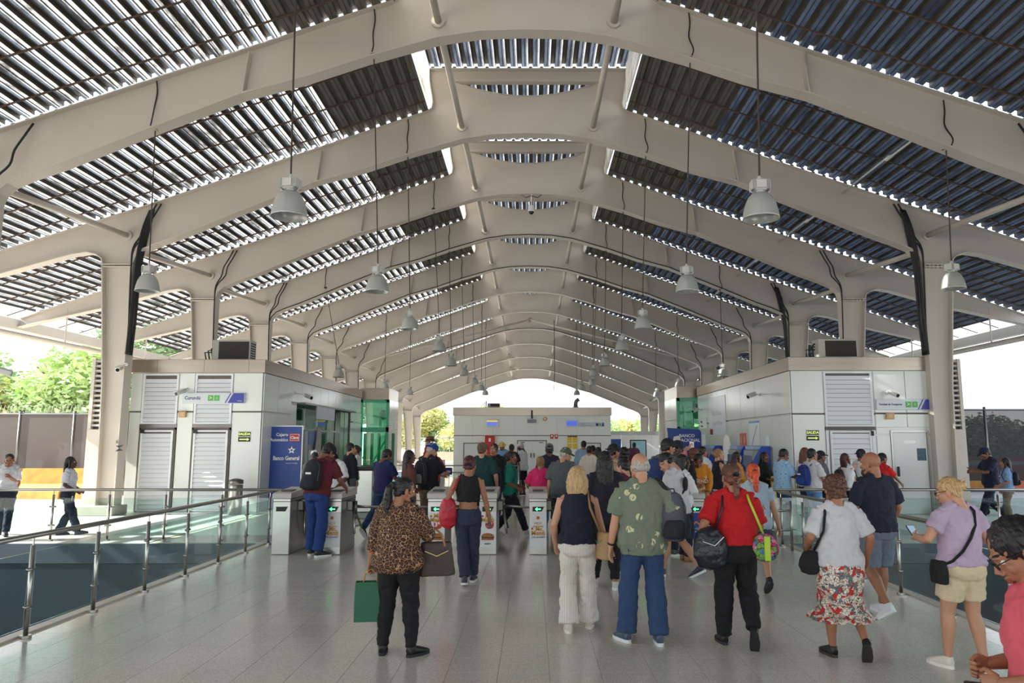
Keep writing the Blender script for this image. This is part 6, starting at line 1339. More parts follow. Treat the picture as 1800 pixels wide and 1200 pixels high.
handbag(p, 'large black leather backpack bag hanging at the red shirt woman\'s left side', mat('leather_black', (30, 34, 42), .35, bump=.5, bscale=20), e+V((0, -.03, 0)), .165, .37, .11, shape='round', yaw=12, tilt=-10, hang=[e+V((.02, -.02, -.02)), s_((-.13, -.135, 1.3)), s_((-.1, -.03, 1.46)), s_((-.12, .12, 1.32)), e+V((.0, .2, -.1))], zipm=mat('silver_zip', (190, 190, 190), .3, .9), disp=.02)
e = s_((.26, -.1, 1.06)); fb = handbag(p, 'colourful flowered round bag with lime green strap on the red shirt woman\'s right', c_bag, e, .125, .24, .1, shape='round', hang=[e+V((0, 0, -.02)), s_((.19, -.15, 1.2)), s_((.13, -.13, 1.36)), s_((.12, -.02, 1.46)), s_((.14, .12, 1.34)), s_((.2, .14, 1.1))], strapc=mat('lime_strap', (176, 208, 60), .6), disp=.006)
MB().bevbox(-.025, .025, -.12, -.09, .02, .23, .005).obj('lime_flap', MATS['lime_strap'], fb)
p = who('older woman with curly brown hair, white tee and red floral skirt', 1470, 1158, hy=838, dh=.0, rot=0, sex='f', b=1.22, lod='near', sk='m', hair=('curly', 'brown'), top=(white_c, .85, .86, .014), bottom=('skirt', c_floral, .66, .92, 1.45), shoes=((34, 30, 32), (52, 46, 44)), feet=((-.07, .08, 0, 0, 10), (.16, -.14, .10, -55, 14)), hands=((-.24, .17, 1.02), (.30, .06, .92)), grip=(1, 0), waist=.92)
s_ = p['T']; e = s_((-.24, .02, .98))
handbag(p, 'small black bag hanging at the older woman\'s left side', C('bag_black', 22, 22, 24), e+V((-.03, -.03, .02)), .12, .2, .07, shape='round', yaw=20, hang=[e+V((0, 0, 0)), s_((-.18, -.12, 1.2)), s_((-.15, -.10, 1.36)), s_((-.12, -.02, 1.455)), s_((-.14, .11, 1.34)), s_((-.2, .12, 1.1))])
p = who('bald man in navy tee and grey shorts, white sneakers, walking', 1540, 1082, hy=795, dh=.0, rot=14, sex='m', b=1.16, lod='near', sk='m', hair=None, top=(C('navy_tee', 26, 32, 50), .8, .86, .02), bottom=('pants', C('grey_short', 112, 120, 136), .46, 1.12, 1.1), shoes=((226, 230, 234), (236, 238, 240)), feet=((-.10, -.22, .07, -32, 10), (.10, .12, 0, 0, 10)), hands=((-.28, .1, .84), (.28, .16, .92)), head=(22, 4))
bd = MB(); bd.ell((0, .052, -.085), (.062, .05, .045), 14, 10); bd.ell((0, .02, -.06), (.069, .05, .035), 14, 8); o = soft(bd, 'beard', strand_mat('hair_dark', hair_cols['dark']), p['t'], .006, .004); o.matrix_local = p['Mh']
p = who('blonde woman in lilac tee and beige shorts looking at her phone', 1682, 1178, hy=840, dh=.01, rot=12, sex='f', b=1.2, lod='near', sk='l', hair=('bun', 'blond'), top=(C('lilac', 186, 166, 190), .6, .90, .012), bottom=('pants', C('beige_short', 214, 196, 164), .34, 1.12, 1.1), shoes=((224, 218, 206), (236, 232, 224)), feet=((-.12, .10, 0, 0, 10), (.12, -.06, 0, 0, 14)), hands=((-.26, .24, 1.14), (.2, .2, 1.12)), grip=(1, 1), head=(38, 16), glasses=True)
phone(p, 0, 'dark phone in the lilac tee woman\'s left hand'); s_ = p['T']
sp, q0 = strap_path(p, [(.10, .0, 1.47), (.09, -.105, 1.40), (.05, -.15, 1.28), (-.02, -.165, 1.17), (-.10, -.155, 1.06), (-.185, -.12, .97), (-.23, -.04, .92)], 'crossbody_bag', 'black crossbody bag strapped across the lilac tee woman\'s back', C('bag_black', 22, 22, 24), .014)
m = MB(); c_ = s_((-.235, .0, .86))-q0; m.tube([c_+V((0, 0, -.09)), c_, c_+V((0, 0, .09))], [(.05, .08), (.055, .09), (.04, .07)], 12, side=(1, 0, 0)); soft(m, 'pouch', MATS['cloth_bag_black'], sp); c_ = s_((0, -.132, 1.3))
m = MB(); m.tube([(-.03, -.13, .06), (0, -.165, .075), (.035, -.13, .055)], .008, 6); o = m.obj('hair_claw', mat('claw', (214, 190, 160), .3), p['t'], True); o.matrix_local = p['Mh']
p = who('woman in pink tee and striped trousers at the right edge, looking down', 1822, Y=2.8, H=1.55, rot=62, sex='f', b=1.2, lod='near', sk='m', hair=('side', 'black'), top=(C('pink', 216, 92, 106), .75, .93, .012), bottom=('pants', c_bstripe, 1.0, 1.5, 1.5), shoes=((40, 40, 44), (220, 220, 220)), feet=((-.1, .1, 0, 0, 8), (.1, -.1, 0, 0, 8)), hands=((-.12, .17, 1.04), (.10, .2, 1.06)), grip=(1, 1), head=(12, 34), glasses=True)
X = p['HM'][0] @ V((0, .06, -.03)); t = carried(p, 'wallet', 'gold edged open wallet held by the woman in pink', 'wallet', X+V((0, .03, -.1))); MB().bevbox(-.012, .012, -.06, .06, -.1, .1, .005).obj('cover', mat('wallet_dark', (40, 34, 30), .4), t); MB().tube([(0, -.062, -.1), (0, -.07, 0), (0, -.062, .1)], .006, 6).obj('gold_edge', mat('gold', (200, 170, 90), .25, .9), t)
m = MB(); m.tube([(.05, -.06, .055), (.078, -.02, .06), (.08, .02, .055)], .008, 6); o = m.obj('hair_clip', mat('claw'  , (1, 1, 1)), p['t'], True); o.matrix_local = p['Mh']

# ================================================================ middle distance
p = who('woman in black crop top and dark jeans carrying a red bag, walking away', 823, 1028, hy=801, dh=.015, rot=0, sex='f', b=.98, lod='near', sk='m', hair=('bun', 'burg'), top=(black_c, 0, 1.10, .006), bottom=('pants', jean_d, .97, 1.15, .95), shoes=((54, 54, 66), (226, 226, 226)), feet=((-.03, -.10, .02, -10, 6), (.05, .2, 0, 0, 6)), hands=((-.22, .1, 1.0), (.30, .05, .80)), grip=(1, 1), head=(-6, 14))
s_ = p['T']; e = s_((-.26, -.08, 1.16)); handbag(p, 'bright red backpack hanging at the left of the woman in the black crop top', mat('bag_red', (186, 30, 52), .45, bump=.4, bscale=16), e, .12, .40, .08, shape='round', yaw=10, hang=[e+V((0, 0, -.03)), s_((-.15, -.10, 1.36)), s_((-.1, 0, 1.46)), s_((-.13, .11, 1.3))], disp=.02, zipm=MATS['silver_zip'])
X = p['HM'][1] @ V((0, .09, -.02)); t = carried(p, 'card_wallet', 'small grey card holder in the right hand of the crop top woman', 'wallet', X); MB().bevbox(-.012, .012, -.05, .05, -.04, .04, .004).obj('cover', mat('wallet_grey', (90, 90, 96), .4), t); MB().box(-.014, -.012, -.03, .03, -.02, .02).obj('card', white, t)
p = who('man in maroon tee, blue jeans and black cap leaning over the turnstile', 556, Y=12.2, hy=780, dh=.05, rot=-18, sex='m', b=1.1, lod='near', sk='t', hair=('short', 'black'), hat=('cap', C('cap_black', 26, 26, 30)), top=(C('maroon', 92, 26, 34), .8, .88, .02), bottom=('pants', cloth('jeans_vivid', (28, 58, 120), bump=.5), 1.0, 1.2, 1.15), shoes=((34, 34, 40), (230, 230, 230)), feet=((-.12, .06, 0, 0, 16), (.09, -.06, 0, 0, 30)), hands=((-.16, .30, 1.12), (.24, .36, 1.08)), lean=14, head=(-20, 28))
backpack(p, 'black backpack with white badge on the man in maroon', C('pack_black', 30, 32, 44), .15, .46, .10, zc=1.16, yb=-.21, mark=white)
p = who('man in white tee and dark shorts striding left, looking down, shoulder strap', 1192, Y=10.35, hy=795, dh=.05, rot=58, sex='m', b=1.08, lod='near', sk='l', hair=('fade', 'black'), top=(white_c, .75, .84, .03), bottom=('pants', C('dark_short', 32, 38, 54), .44, 1.4, 1.2), shoes=((42, 46, 60), (232, 234, 236)), feet=((-.07, .22, 0, 0, 0), (.07, -.26, .06, -28, 0)), hands=((-.12, .28, 1.1), (.12, .28, 1.1)), lean=6, head=(10, 34), glasses=True)
sp, q0 = strap_path(p, [(.1, .05, 1.46), (.1, -.06, 1.455), (.05, -.14, 1.3), (-.06, -.15, 1.16), (-.16, -.08, 1.05)], 'sling_bag', 'black sling strap across the back of the man in white tee', black_c, .018); m = MB(); c_ = s_((0, 0, 0)); m.ell(p['T']((-.05, -.17, 1.24))-q0, (.07, .03, .10), 12, 8); soft(m, 'pouch', black_c, sp)
p = who('red-haired woman with ponytail in pale blue tee, walking away', 1327, Y=9.3, hy=816, dh=.0, rot=-6, sex='f', b=1.2, lod='near', sk='l', hair=('pony', 'red'), top=(C('pale_blue', 170, 190, 208), .55, .84, .014), bottom=('pants', C('denim_short', 60, 70, 96), .34, 1.2, 1.1), shoes=((34, 34, 38), (46, 46, 50)), feet=((-.02, .14, 0, 0, 4), (.12, -.16, .12, -40, -10)), hands=((-.27, .05, .82), (.32, .04, .86)))
strap_path(p, [(-.08, .05, 1.45), (-.07, -.08, 1.43), (-.0, -.13, 1.28), (.1, -.13, 1.14), (.18, -.06, 1.0)], 'bag_strap', 'thin brown strap across the pale blue tee of the red-haired woman', mat('tan_strap', (1, 1, 1)), .008)
who('woman with long dark hair in dark navy tee right of the blonde woman', 1064, Y=9.5, hy=792, dh=.0, rot=2, sex='f', b=1.18, lod='near', sk='m', hair=('long', 'black'), top=(C('ink', 28, 26, 40), .75, .82, .016), bottom=('pants', C('black_trouser', 20, 20, 24), .95, 1.0, .9), shoes=((206, 200, 196), (226, 226, 226)), feet=((-.12, .18, 0, 0, 8), (.11, -.02, 0, 0, 12)), hands=((-.20, .2, 1.0), (.2, .2, 1.02)), head=(-6, 6))
p = who('woman in teal shirt with rucksack striding right beyond the turnstiles', 897, Y=14.9, hy=789, dh=.0, rot=-90, sex='f', b=1.08, lod='near', sk='t', hair=('bun', 'black'), top=(C('teal', 18, 122, 102), 1.0, .84, .014), bottom=('pants', navy_c, .96, 1.05, .95), shoes=((206, 206, 206), (230, 230, 230)), feet=((-.06, -.30, .02, -12, 0), (.06, .32, 0, 8, 0)), hands=((-.16, .2, 1.0), (.14, .16, .98)))
backpack(p, 'dark camouflage rucksack on the woman in teal', pattern('camo', (50, 54, 62), 'spots', [(110, 110, 104), 18]), .14, .46, .11, zc=1.14, yb=-.21)
who('woman in bright pink blouse with blonde bun before the turnstile', 950, Y=14.3, hy=802, dh=.01, rot=-10, sex='f', b=1.25, sk='m', hair=('bun', 'ltbrown'), top=(C('hot_pink', 214, 40, 104), .9, .84, .014), bottom=('pants', jean_l, 1.0, 1.1, 1.0), shoes=((40, 40, 44), (60, 60, 60)), feet=STRIDE, hands=((-.2, .15, 1.0), (.26, .06, .85)))
who('man in grey shirt and olive cap looking right', 990, Y=13.9, hy=785, dh=.0, rot=-8, sex='m', b=1.22, lod='near', sk='l', hair=('fade', 'grey'), hat=('cap', C('cap_olive', 84, 88, 76)), top=(C('grey_green', 84, 92, 94), .85, .8, .035), bottom=('pants', navy_c, 1.0, 1.15, 1.1), shoes=((30, 30, 34), (60, 60, 64)), feet=STRIDE2, hands=((-.28, .04, .82), (.28, .05, .84)), head=(-55, 14))
who('man in navy polo and grey cap, back turned, before the double door', 966, Y=17.0, hy=782, dh=.02, rot=0, sex='m', b=1.22, sk='d', hair=('short', 'black'), hat=('capback', C('cap_grey', 104, 108, 114)), top=(C('navy_polo', 34, 36, 60), .8, .84, .02), bottom=('pants', black_c, 1.0, 1.1, 1.1), hands=DOWN)
who('man in dark green tee and brown cap worn backwards', 846, Y=14.6, hy=779, dh=.0, rot=-8, sex='m', b=1.25, lod='near', sk='l', hair=('short', 'brown'), hat=('cap', C('cap_brown', 110, 90, 80)), top=(C('bottle', 22, 62, 62), .85, .82, .025), bottom=('pants', black_c, 1.0, 1.15, 1.1), hands=((-.27, .05, .82), (.27, .1, .9)), head=(-14, 2))
who('man in black tee facing the camera, hand to his chin', 868, Y=16.6, hy=780, dh=.0, rot=165, sex='m', b=1.08, lod='near', sk='m', hair=('short', 'black'), top=(black_c, .75, .86, .014), bottom=('pants', jean_d, 1.0, 1.0, 1.0), hands=((-.1, .16, 1.2), (.04, .15, 1.38)), head=(0, 4))
p = who('man in navy tee and jeans reading a tablet, stepping right', 672, Y=14.6, hy=790, dh=.03, rot=-28, sex='m', b=1.05, lod='near', sk='t', hair=('short', 'black'), top=(C('royal_navy', 34, 42, 92), .75, .84, .02), bottom=('pants', jean, 1.0, 1.05, 1.0), shoes=((36, 40, 52), (220, 220, 220)), feet=((-.10, -.42, .14, -50, 0), (.08, .16, 0, 0, 0)), hands=((-.08, .32, 1.1), (.14, .32, 1.1)), head=(-24, 26))
t = carried(p, 'tablet', 'dark tablet held by the man in navy tee', 'tablet', p['T']((.04, .4, 1.13))); MB().bevbox(-.09, .09, -.006, .006, -.12, .12, .005, 0, M.Rotation(R(-40), 4, 'X')).obj('case', MATS['phone_black'], t); MB().box(-.08, .08, .0065, .0075, -.11, .11, 0, M.Rotation(R(-40), 4, 'X') @ M.Translation((0, -.014, 0))).obj('screen', MATS['phone_screen'], t)
who('woman with long black hair and brown sleeves beside the man in navy', 717, Y=14.3, hy=792, dh=.0, rot=-60, sex='f', b=.98, lod='near', sk='t', hair=('long', 'black'), top=(C('brown_top', 104, 58, 56), 1.4, .84, .012), bottom=('pants', jean_l, 1.0, 1.1, 1.1), hands=((-.2, .2, .95), (.24, .03, .82)))
p = who('man in black tee, khaki trousers and blue cap holding a blue card', 752, Y=14.9, hy=774, dh=.0, rot=-35, sex='m', b=1.08, lod='near', sk='l', hair=('fade', 'grey'), hat=('capback', C('cap_blue', 34, 66, 140)), top=(C('black2', 24, 24, 34), .85, .84, .025), bottom=('pants', C('khaki', 120, 104, 92), 1.0, 1.1, 1.0), feet=((-.1, -.2, .03, -20, 0), (.09, .26, 0, 0, 0)), hands=((.0, .34, 1.1), (.16, .34, 1.12)), head=(-14, 26))
backpack(p, 'black and grey backpack on the man with blue cap', C('pack_charcoal', 46, 46, 54), .14, .44, .1, zc=1.16, yb=-.21, accent=C('pack_lightgrey', 140, 138, 136)); X = p['T']((.12, .42, 1.16)); t = carried(p, 'blue_card', 'blue and white card held out by the man with blue cap', 'card', X); MB().bevbox(-.09, .09, -.004, .004, -.06, .08, .003).obj('card', C('card_blue', 30, 56, 120), t); MB().box(-.05, .05, -.008, -.004, -.02, .02).obj('print', white, t)
who('woman raising an arm with a brown hat behind the blue cap man', 758, Y=17.6, H=1.72, rot=20, sex='f', b=1.05, sk='m', hair=('long', 'dark'), top=(C('rust', 140, 62, 50), 1.2, .86, .01), bottom=('pants', black_c, 1.0, 1.0, 1.0), hands=((-.05, .02, 1.84), (.2, .1, 1.0)), grip=(1, 0))
t = thing('brown_hat', 'brown hat held up above the crowd beside the blue cap', 'hat', at(756, 776, 17.55)); MB().lathe([(.001, .03), (.17, .0), (.17, .012), (.1, .03), (.09, .12), (.001, .13)], 20).obj('brim_and_crown', C('hat_brown', 112, 78, 58), t, True); MB().lathe([(.101, .03), (.101, .05), (.097, .055)], 20).obj('band', black_c, t)
who('dark-skinned man in white shirt facing the man in maroon over the turnstile', 594, Y=14.1, hy=793, dh=.10, rot=150, sex='m', b=1.1, lod='near', sk='d', hair=('buzz', 'black'), top=(C('white_shirt', 226, 228, 230), .85, .82, .02), bottom=('pants', black_c, 1.0, 1.05, 1.0), hands=((-.24, .3, 1.04), (.2, .34, 1.04)), lean=16, head=(0, 24))
who('man in dark suit standing before the left lift tower', 612, Y=18.2, hy=779, dh=.0, rot=-50, sex='m', b=1.1, sk='l', hair=('short', 'black'), top=(C('suit', 24, 26, 40), 1.95, .78, .02), bottom=('pants', C('suit', 24, 26, 40), 1.0, 1.1, 1.0), shoes=((20, 20, 22), (30, 30, 32)), hands=DOWN)
who('woman with white blouse half hidden beside the man in the suit', 622, Y=18.7, hy=783, dh=.0, rot=120, sex='f', sk='m', hair=('bun', 'dark'), top=(C('white_shirt', 226, 228, 230), 1.6, .86, .01), bottom=('pants', black_c, 1.0, 1.0, 1.0))
who('person in black and white cap beside the blue cash machine', 549, Y=17.2, hy=792, dh=.0, rot=20, sex='m', b=1.0, sk='t', hair=('short', 'black'), hat=('cap', pattern('cap_bw', (226, 226, 226), 'spots', [(24, 24, 28), 12])), top=(C('grey_tee', 120, 122, 126), .8, .85, .02), bottom=('pants', black_c, 1.0, 1.0, 1.0))
who('person with dark hair in black behind the man in maroon', 574, Y=17.9, hy=778, dh=.0, rot=-15, sex='m', b=1.0, sk='m', hair=('short', 'black'), top=(black_c, .8, .85, .02), bottom=('pants', jean_d, 1.0, 1.0, 1.0))
# far group before the far kiosk
who('man in straw hat and light blue shirt, far off by the red cabinet', 883, Y=26.5, hy=775, dh=-.04, rot=160, sex='m', b=1.15, sk='m', hair=('short', 'grey'), hat=('hat', mat('straw', (222, 184, 120), .7)), top=(C('sky', 132, 172, 220), .9, .84, .02), bottom=('pants', C('navy_short', 30, 38, 66), .46, 1.3, 1.2), hands=PHONE, head=(0, 20))
who('man in white hat and white shirt with phone before the double door', 918, Y=25.8, hy=776, dh=-.04, rot=60, sex='m', b=1.15, sk='d', hair=('short', 'grey'), hat=('fedora', mat('white_hat', (226, 222, 212), .7)), top=(C('white_shirt', 226, 228, 230), 1.0, .82, .025), bottom=('pants', navy_c, .46, 1.3, 1.2), hands=PHONE, head=(0, 24))
who('dark-haired person in black between the two hatted men', 899, Y=25.0, hy=781, dh=0, rot=10, sex='m', sk='t', hair=('short', 'black'), top=(C('ink', 28, 26, 40), .8, .84, .02), bottom=('pants', black_c, 1.0, 1, 1))
who('man in light blue shirt, back turned, far off near the right hatch', 1027, Y=25.6, hy=775, dh=0, rot=0, sex='m', b=1.12, sk='m', hair=('short', 'black'), top=(C('steel_blue', 140, 168, 196), 1.6, .86, .015), bottom=('pants', navy_c, 1.0, 1.1, 1.0))
p = who('woman in cream striped top and blue skirt with thin crossbody strap', 1037, Y=21.5, hy=784, dh=0, rot=-10, sex='f', b=1.1, sk='m', hair=('bun', 'dark'), top=(c_cstripe, 1.0, .9, .015), bottom=('skirt', C('denim_skirt', 44, 72, 124), .34, .95, 1.05), hands=((-.24, .1, .92), (.24, .1, .92)))
who('dark-haired woman far off right of the cream striped top', 1053, Y=22.8, hy=786, dh=0, rot=0, sex='f', sk='m', hair=('long', 'black'), top=(black_c, .8, .84, .01), bottom=('pants', black_c, 1, 1, 1))
who('person in red with dark hair behind the cream striped top', 1043, Y=26, hy=783, dh=0, rot=30, sex='f', sk='m', hair=('bun', 'black'), top=(C('brick', 160, 50, 48), .8, .84, .01), bottom=('pants', jean_d, 1, 1, 1))
who('person in purple and red standing far off by the poster board', 1117, Y=36, hy=778, dh=0, rot=10, sex='m', sk='d', hair=('short', 'black'), top=(C('plum', 110, 60, 90), .9, .84, .02), bottom=('pants', navy_c, 1, 1, 1))
who('small distant person in red before the poster board', 1110, Y=37, hy=787, dh=0, rot=0, sex='f', sk='m', hair=('short', 'black'), top=(C('brick', 160, 50, 48), .8, .84, .01), bottom=('pants', black_c, 1, 1, 1))
# group right of centre
who('man in tan jacket and black cap behind the dark-haired woman', 1077, Y=12.9, hy=781, dh=.0, rot=-35, sex='m', b=1.1, lod='near', sk='m', hair=('short', 'black'), hat=('capback', C('cap_black', 26, 26, 30)), top=(C('tan', 170, 146, 112), 1.5, .84, .03), bottom=('pants', jean, 1, 1.1, 1), shoes=((120, 84, 54), (70, 50, 40)), hands=((-.2, .2, 1.05), (.2, .25, 1.1)), head=(-20, 10))
who('person in olive jacket with dark hood-like hair behind the grey-haired man', 1099, Y=14.6, hy=788, dh=.0, rot=-20, sex='m', b=1.12, sk='m', hair=('curly', 'black'), top=(C('olive', 86, 88, 66), 1.5, .84, .03), bottom=('pants', black_c, 1, 1, 1))
who('woman with maroon top partly hidden left of the grey-haired man', 1100, Y=10.9, hy=806, dh=.0, rot=40, sex='f', b=1.0, sk='l', hair=('short', 'black'), top=(C('wine', 96, 40, 62), .8, .84, .01), bottom=('pants', C('black_trouser', 20, 20, 24), .9, .95, .9), shoes=((60, 66, 100), (60, 60, 80)), hands=PHONE, head=(10, 10))
p = who('tall man in grey tee and black cap with blue shoulder pack', 1172, Y=12.3, hy=770, dh=-.01, rot=-30, sex='m', b=1.12, lod='near', sk='m', hair=('short', 'black'), hat=('cap', C('cap_black', 26, 26, 30)), top=(C('slate', 88, 92, 98), .8, .84, .02), bottom=('pants', navy_c, 1, 1.1, 1), hands=((-.2, .2, 1.1), (.2, .2, 1.1)), head=(-35, 12))
backpack(p, 'blue pack on the tall man in grey tee', C('pack_blue', 40, 60, 110), .14, .42, .09, ox=-.08, zc=1.2, yb=-.2)
who('man with black beanie behind the white tee man', 1196, Y=13.6, hy=776, dh=0, rot=150, sex='m', b=1.0, sk='d', hair=('short', 'black'), hat=('beanie', C('beanie', 30, 32, 44)), top=(black_c, 1.6, .84, .02), bottom=('pants', black_c, 1, 1, 1))
who('woman in white blouse and glasses right of the white tee man', 1202, Y=11.7, hy=800, dh=0, rot=-70, sex='f', b=1.0, sk='m', lod='near', hair=('bob', 'black'), top=(C('white_shirt', 226, 228, 230), 1.2, .86, .012), bottom=('pants', navy_c, 1, 1, 1), glasses=True, hands=PHONE, shoes=((150, 110, 70), (120, 90, 60)))
p = who('boy in mustard sweatshirt bending over the rightmost turnstile', 1227, Y=13.95, hy=800, dh=.09, rot=175, sex='m', b=1.05, lod='near', sk='t', hair=('short', 'black'), top=(C('mustard', 206, 132, 30), 1.9, .74, .04), bottom=('pants', black_c, 1, 1, 1), hands=((-.14, .34, 1.02), (.12, .34, 1.02)), lean=14, head=(0, 34))
o = text('URBAN\nLEGEND', .09, white, p['t'], p['T']((0, .165, 1.22)), rot=(pi/2-.25, 0, pi), name='shirt_lettering')
p = who('woman in pink raising a white phone high, orange-brown hair', 1222, Y=15.4, hy=789, dh=0, rot=-15, sex='f', b=1.1, sk='l', hair=('curly', 'auburn'), top=(C('rose', 216, 130, 140), 1.0, .86, .012), bottom=('pants', jean_d, 1, 1, 1), hands=((-.10, .16, 1.74), (.25, .1, .9)), grip=(1, 0))
X = p['HM'][0] @ V((0, .08, -.03)); t = carried(p, 'phone', 'white phone held high in front of the blue bank banner', 'phone', X); MB().bevbox(-.045, .045, -.006, .006, -.09, .09, .004).obj('case', white, t); MB().box(-.038, .038, .006, .007, -.08, .08).obj('screen', MATS['phone_screen'], t)
who('dark-haired man in white shirt pointing right by the ticket machine', 1238, Y=17.2, hy=785, dh=0, rot=-60, sex='m', b=1.0, sk='m', hair=('short', 'black'), top=(C('white_shirt', 226, 228, 230), .9, .84, .02), bottom=('pants', black_c, 1, 1, 1), hands=((-.05, .62, 1.25), (.24, .1, .85)))
who('girl with golden brown hair and black vest facing right', 1266, Y=15.9, hy=789, dh=0, rot=-80, sex='f', b=1.0, lod='near', sk='l', hair=('bun', 'ltbrown'), top=(C('ink', 28, 26, 40), 0, .84, .02), bottom=('pants', C('white', 1, 1, 1), 1, 1.1, 1.0), hands=((-.2, .15, .9), (.24, .1, .85)))
who('woman with long dark hair in mustard top facing the ticket machine', 1298, Y=16.6, hy=795, dh=0, rot=-75, sex='f', b=1.0, lod='near', sk='l', hair=('long', 'dark'), top=(C('mustard2', 222, 150, 46), 1.6, .84, .012), bottom=('pants', jean_d, 1, 1, 1), hands=((-.15, .25, 1.05), (.2, .2, 1.0)))
p = who('woman in black holding a pale yellow sweater over her arm', 1347, Y=17.0, hy=795, dh=0, rot=-140, sex='f', b=1.02, lod='near', sk='t', hair=('long', 'black'), top=(black_c, 1.6, .84, .012), bottom=('pants', black_c, 1, 1, 1), hands=((-.14, .26, 1.06), (.16, .26, 1.06)), grip=(1, 1))
t = carried(p, 'sweater', 'pale yellow sweater hanging over the arm of the woman in black', 'clothing', p['T']((0, .26, 1.04))); m = MB(); m.tube([(0, 0, .1), (0, .01, .02), (.02, .02, -.25), (.03, .0, -.5)], [(.1, .05), (.14, .07), (.12, .05), (.09, .03)], 14, side=(1, 0, 0)); soft(m, 'folded_knit', C('butter', 226, 206, 132), t, .012, .05)
who('young man in spotted light blue shirt and jeans facing right', 1378, Y=15.6, hy=788, dh=0, rot=-72, sex='m', b=1.02, lod='near', sk='t', hair=('short', 'black'), top=(c_spots, .85, .82, .035), bottom=('pants', jean, 1, 1.15, 1.1), shoes=((60, 62, 66), (226, 226, 226)), hands=((-.1, .36, 1.1), (.16, .36, 1.1)), head=(-8, 22))
p = who('youth in white tee with bright blue backpack facing right', 1432, Y=15.3, hy=789, dh=0, rot=-72, sex='m', b=1.02, lod='near', sk='m', hair=('short', 'black'), top=(white_c, .85, .84, .03), bottom=('pants', jean_l, 1, 1.2, 1.1), hands=((-.14, .3, 1.05), (.16, .28, 1.05)))
backpack(p, 'bright blue backpack on the youth in white tee', C('pack_royal', 26, 50, 128), .15, .42, .11, zc=1.17, yb=-.22, mark=white, accent=C('pack_royal2', 30, 70, 150))
who('woman with auburn hair partly hidden behind the blue backpack', 1420, Y=16.7, hy=787, dh=0, rot=-60, sex='f', sk='l', hair=('long', 'auburn'), top=(C('white_shirt', 226, 228, 230), .9, .84, .02), bottom=('pants', jean_d, 1, 1, 1))
who('boy in black cap right of the blue backpack', 1447, Y=16.4, hy=793, dh=0, rot=-80, sex='m', sk='t', lod='near', hair=('short', 'black'), hat=('cap', C('cap_black', 26, 26, 30)), top=(C('grey_tee', 120, 122, 126), .9, .84, .02), bottom=('pants', black_c, 1, 1, 1))
p = who('woman in white blouse with dark red rucksack and orange pouch, facing right', 1493, Y=16.0, hy=797, dh=0, rot=-75, sex='f', b=1.08, lod='near', sk='l', hair=('long', 'burg'), top=(C('white_shirt', 226, 228, 230), .9, .92, .012), bottom=('pants', black_c, 1, 1, 1), hands=((-.1, .2, 1.1), (.05, .14, 1.36)), head=(0, -14))
backpack(p, 'dark red rucksack on the woman in white blouse', C('pack_maroon', 62, 34, 44), .14, .42, .1, zc=1.14, yb=-.21, straps=(-1,)); q = p['T']((.19, .14, 1.0)); handbag(p, 'bright orange pouch at the waist of the woman in white blouse', mat('orange_bag', (232, 120, 36), .5), q+V((0, 0, .1)), .08, .2, .05, shape='tote', hang=[q+V((0, 0, .05)), p['T']((.1, .14, 1.3)), p['T']((-.06, .03, 1.46)), p['T']((-.12, -.1, 1.3))], strapc=black_c)
who('man in white shirt and black cap just left of the bald man', 1519, Y=16.9, hy=790, dh=0, rot=-70, sex='m', sk='t', lod='near', hair=('short', 'black'), hat=('capback', C('cap_black', 26, 26, 30)), top=(C('white_shirt', 226, 228, 230), .9, .82, .02), bottom=('pants', black_c, 1, 1, 1))
who('person in red polo and black cap right of the bald man', 1556, Y=16.6, hy=797, dh=0, rot=-75, sex='m', sk='t', lod='near', hair=('short', 'black'), hat=('capback', C('cap_black', 26, 26, 30)), top=(C('bright_red', 214, 34, 34), .9, .84, .02), bottom=('pants', black_c, 1, 1, 1), hands=((-.1, .36, 1.0), (.16, .36, 1.0)), glasses=True)
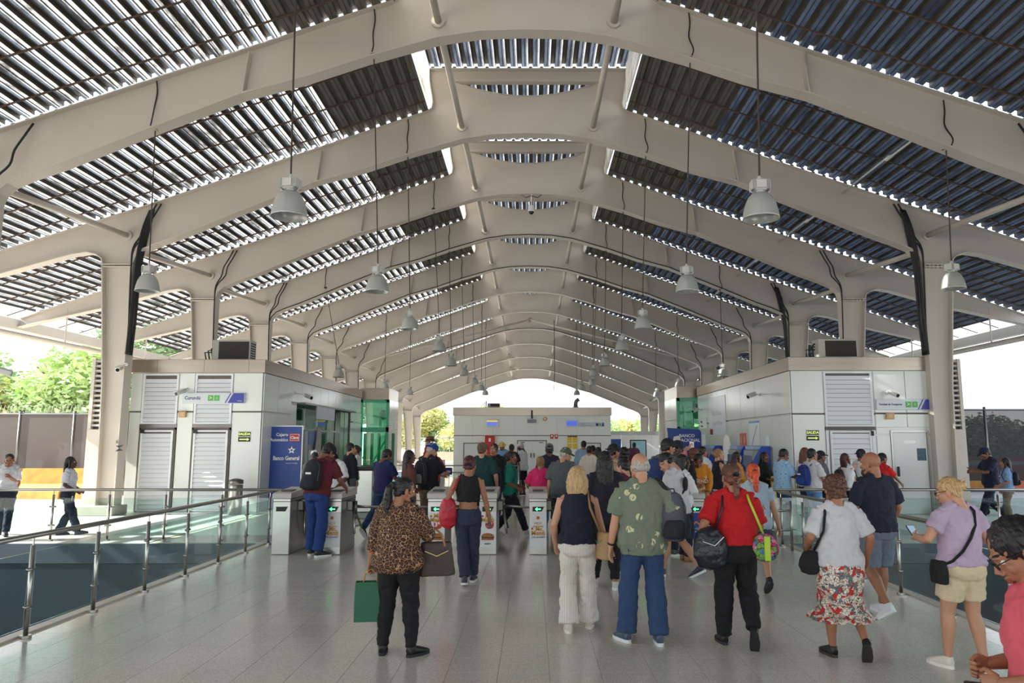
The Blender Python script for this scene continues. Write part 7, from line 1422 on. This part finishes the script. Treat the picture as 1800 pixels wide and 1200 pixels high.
# right walkway
p = who('man in navy polo and navy cap looking at his phone on the right walkway', 1746, Y=17.3, hy=783, dh=.02, rot=82, sex='m', b=1.14, lod='near', sk='t', hair=('short', 'black'), hat=('cap', C('cap_navy', 26, 34, 62)), top=(C('navy_polo2', 28, 36, 62), .8, .86, .02), bottom=('pants', C('navy_trouser', 26, 34, 56), 1, 1.15, 1.1), shoes=((30, 28, 30), (30, 30, 30)), feet=((-.08, .28, 0, 8, 0), (.08, -.3, .08, -38, 0)), hands=((-.08, .36, 1.16), (.12, .36, 1.14)), head=(0, 28), grip=(1, 1))
phone(p, 0, 'dark phone in the hands of the man in navy polo')
p = who('girl in light blue top with dark backpack on the right walkway', 1775, Y=16.6, hy=805, dh=0, rot=60, sex='f', b=1.0, lod='near', sk='m', hair=('long', 'black'), top=(C('sky2', 128, 160, 206), .9, .86, .015), bottom=('pants', C('taupe', 120, 104, 90), 1, 1.2, 1.1), hands=((-.2, .2, 1.0), (.24, .1, .9)))
backpack(p, 'dark backpack worn by the girl in light blue', C('pack_black', 30, 32, 44), .12, .34, .08, zc=1.18, yb=-.19)
# left walkway
p = who('woman in white shirt and navy trousers walking right on the left walkway', 117, Y=14.95, hy=801, dh=0, rot=-72, sex='f', b=1.12, lod='near', sk='d', hair=('long', 'black'), top=(C('white_polo', 214, 214, 222), .8, .98, .012), bottom=('pants', C('navy_trouser', 26, 34, 56), 1, 1.1, 1.35), shoes=((34, 36, 60), (40, 40, 60)), feet=((-.06, -.14, .0, 0, 0), (.07, .24, 0, 8, 0)), hands=((-.12, .2, .98), (.16, .18, .98)), head=(-6, -4))
t = carried(p, 'id_badge', 'white identity badge hanging at the hip of the walking woman', 'badge', p['T']((.14, .12, .82))); MB().bevbox(-.03, .03, -.004, .004, -.045, .045, .003).obj('card', white, t); MB().tube([(0, 0, .045), (0, -.01, .12)], .004, 5).obj('cord', steel_dark, t)
p = who('woman in white shirt with red lanyard at the left edge, head down', 8, Y=14.9, hy=795, dh=0, rot=-150, sex='f', b=1.08, lod='near', sk='m', hair=('bun', 'dark'), top=(C('white_polo', 214, 214, 222), .8, .96, .014), bottom=('pants', C('navy_trouser', 26, 34, 56), 1, 1.1, 1.1), shoes=((34, 34, 44), (40, 40, 44)), feet=STRIDE, hands=((-.06, .18, 1.2), (.27, .06, .9)), head=(0, 24), glasses=True)
strap_path(p, [(-.07, -.03, 1.46), (-.06, .10, 1.35), (0, .14, 1.16), (.06, .10, 1.35), (.07, -.03, 1.46)], 'lanyard', 'red lanyard round the neck of the woman at the left edge', mat('lanyard_red', (170, 36, 44), .6), .009)
finish_people()
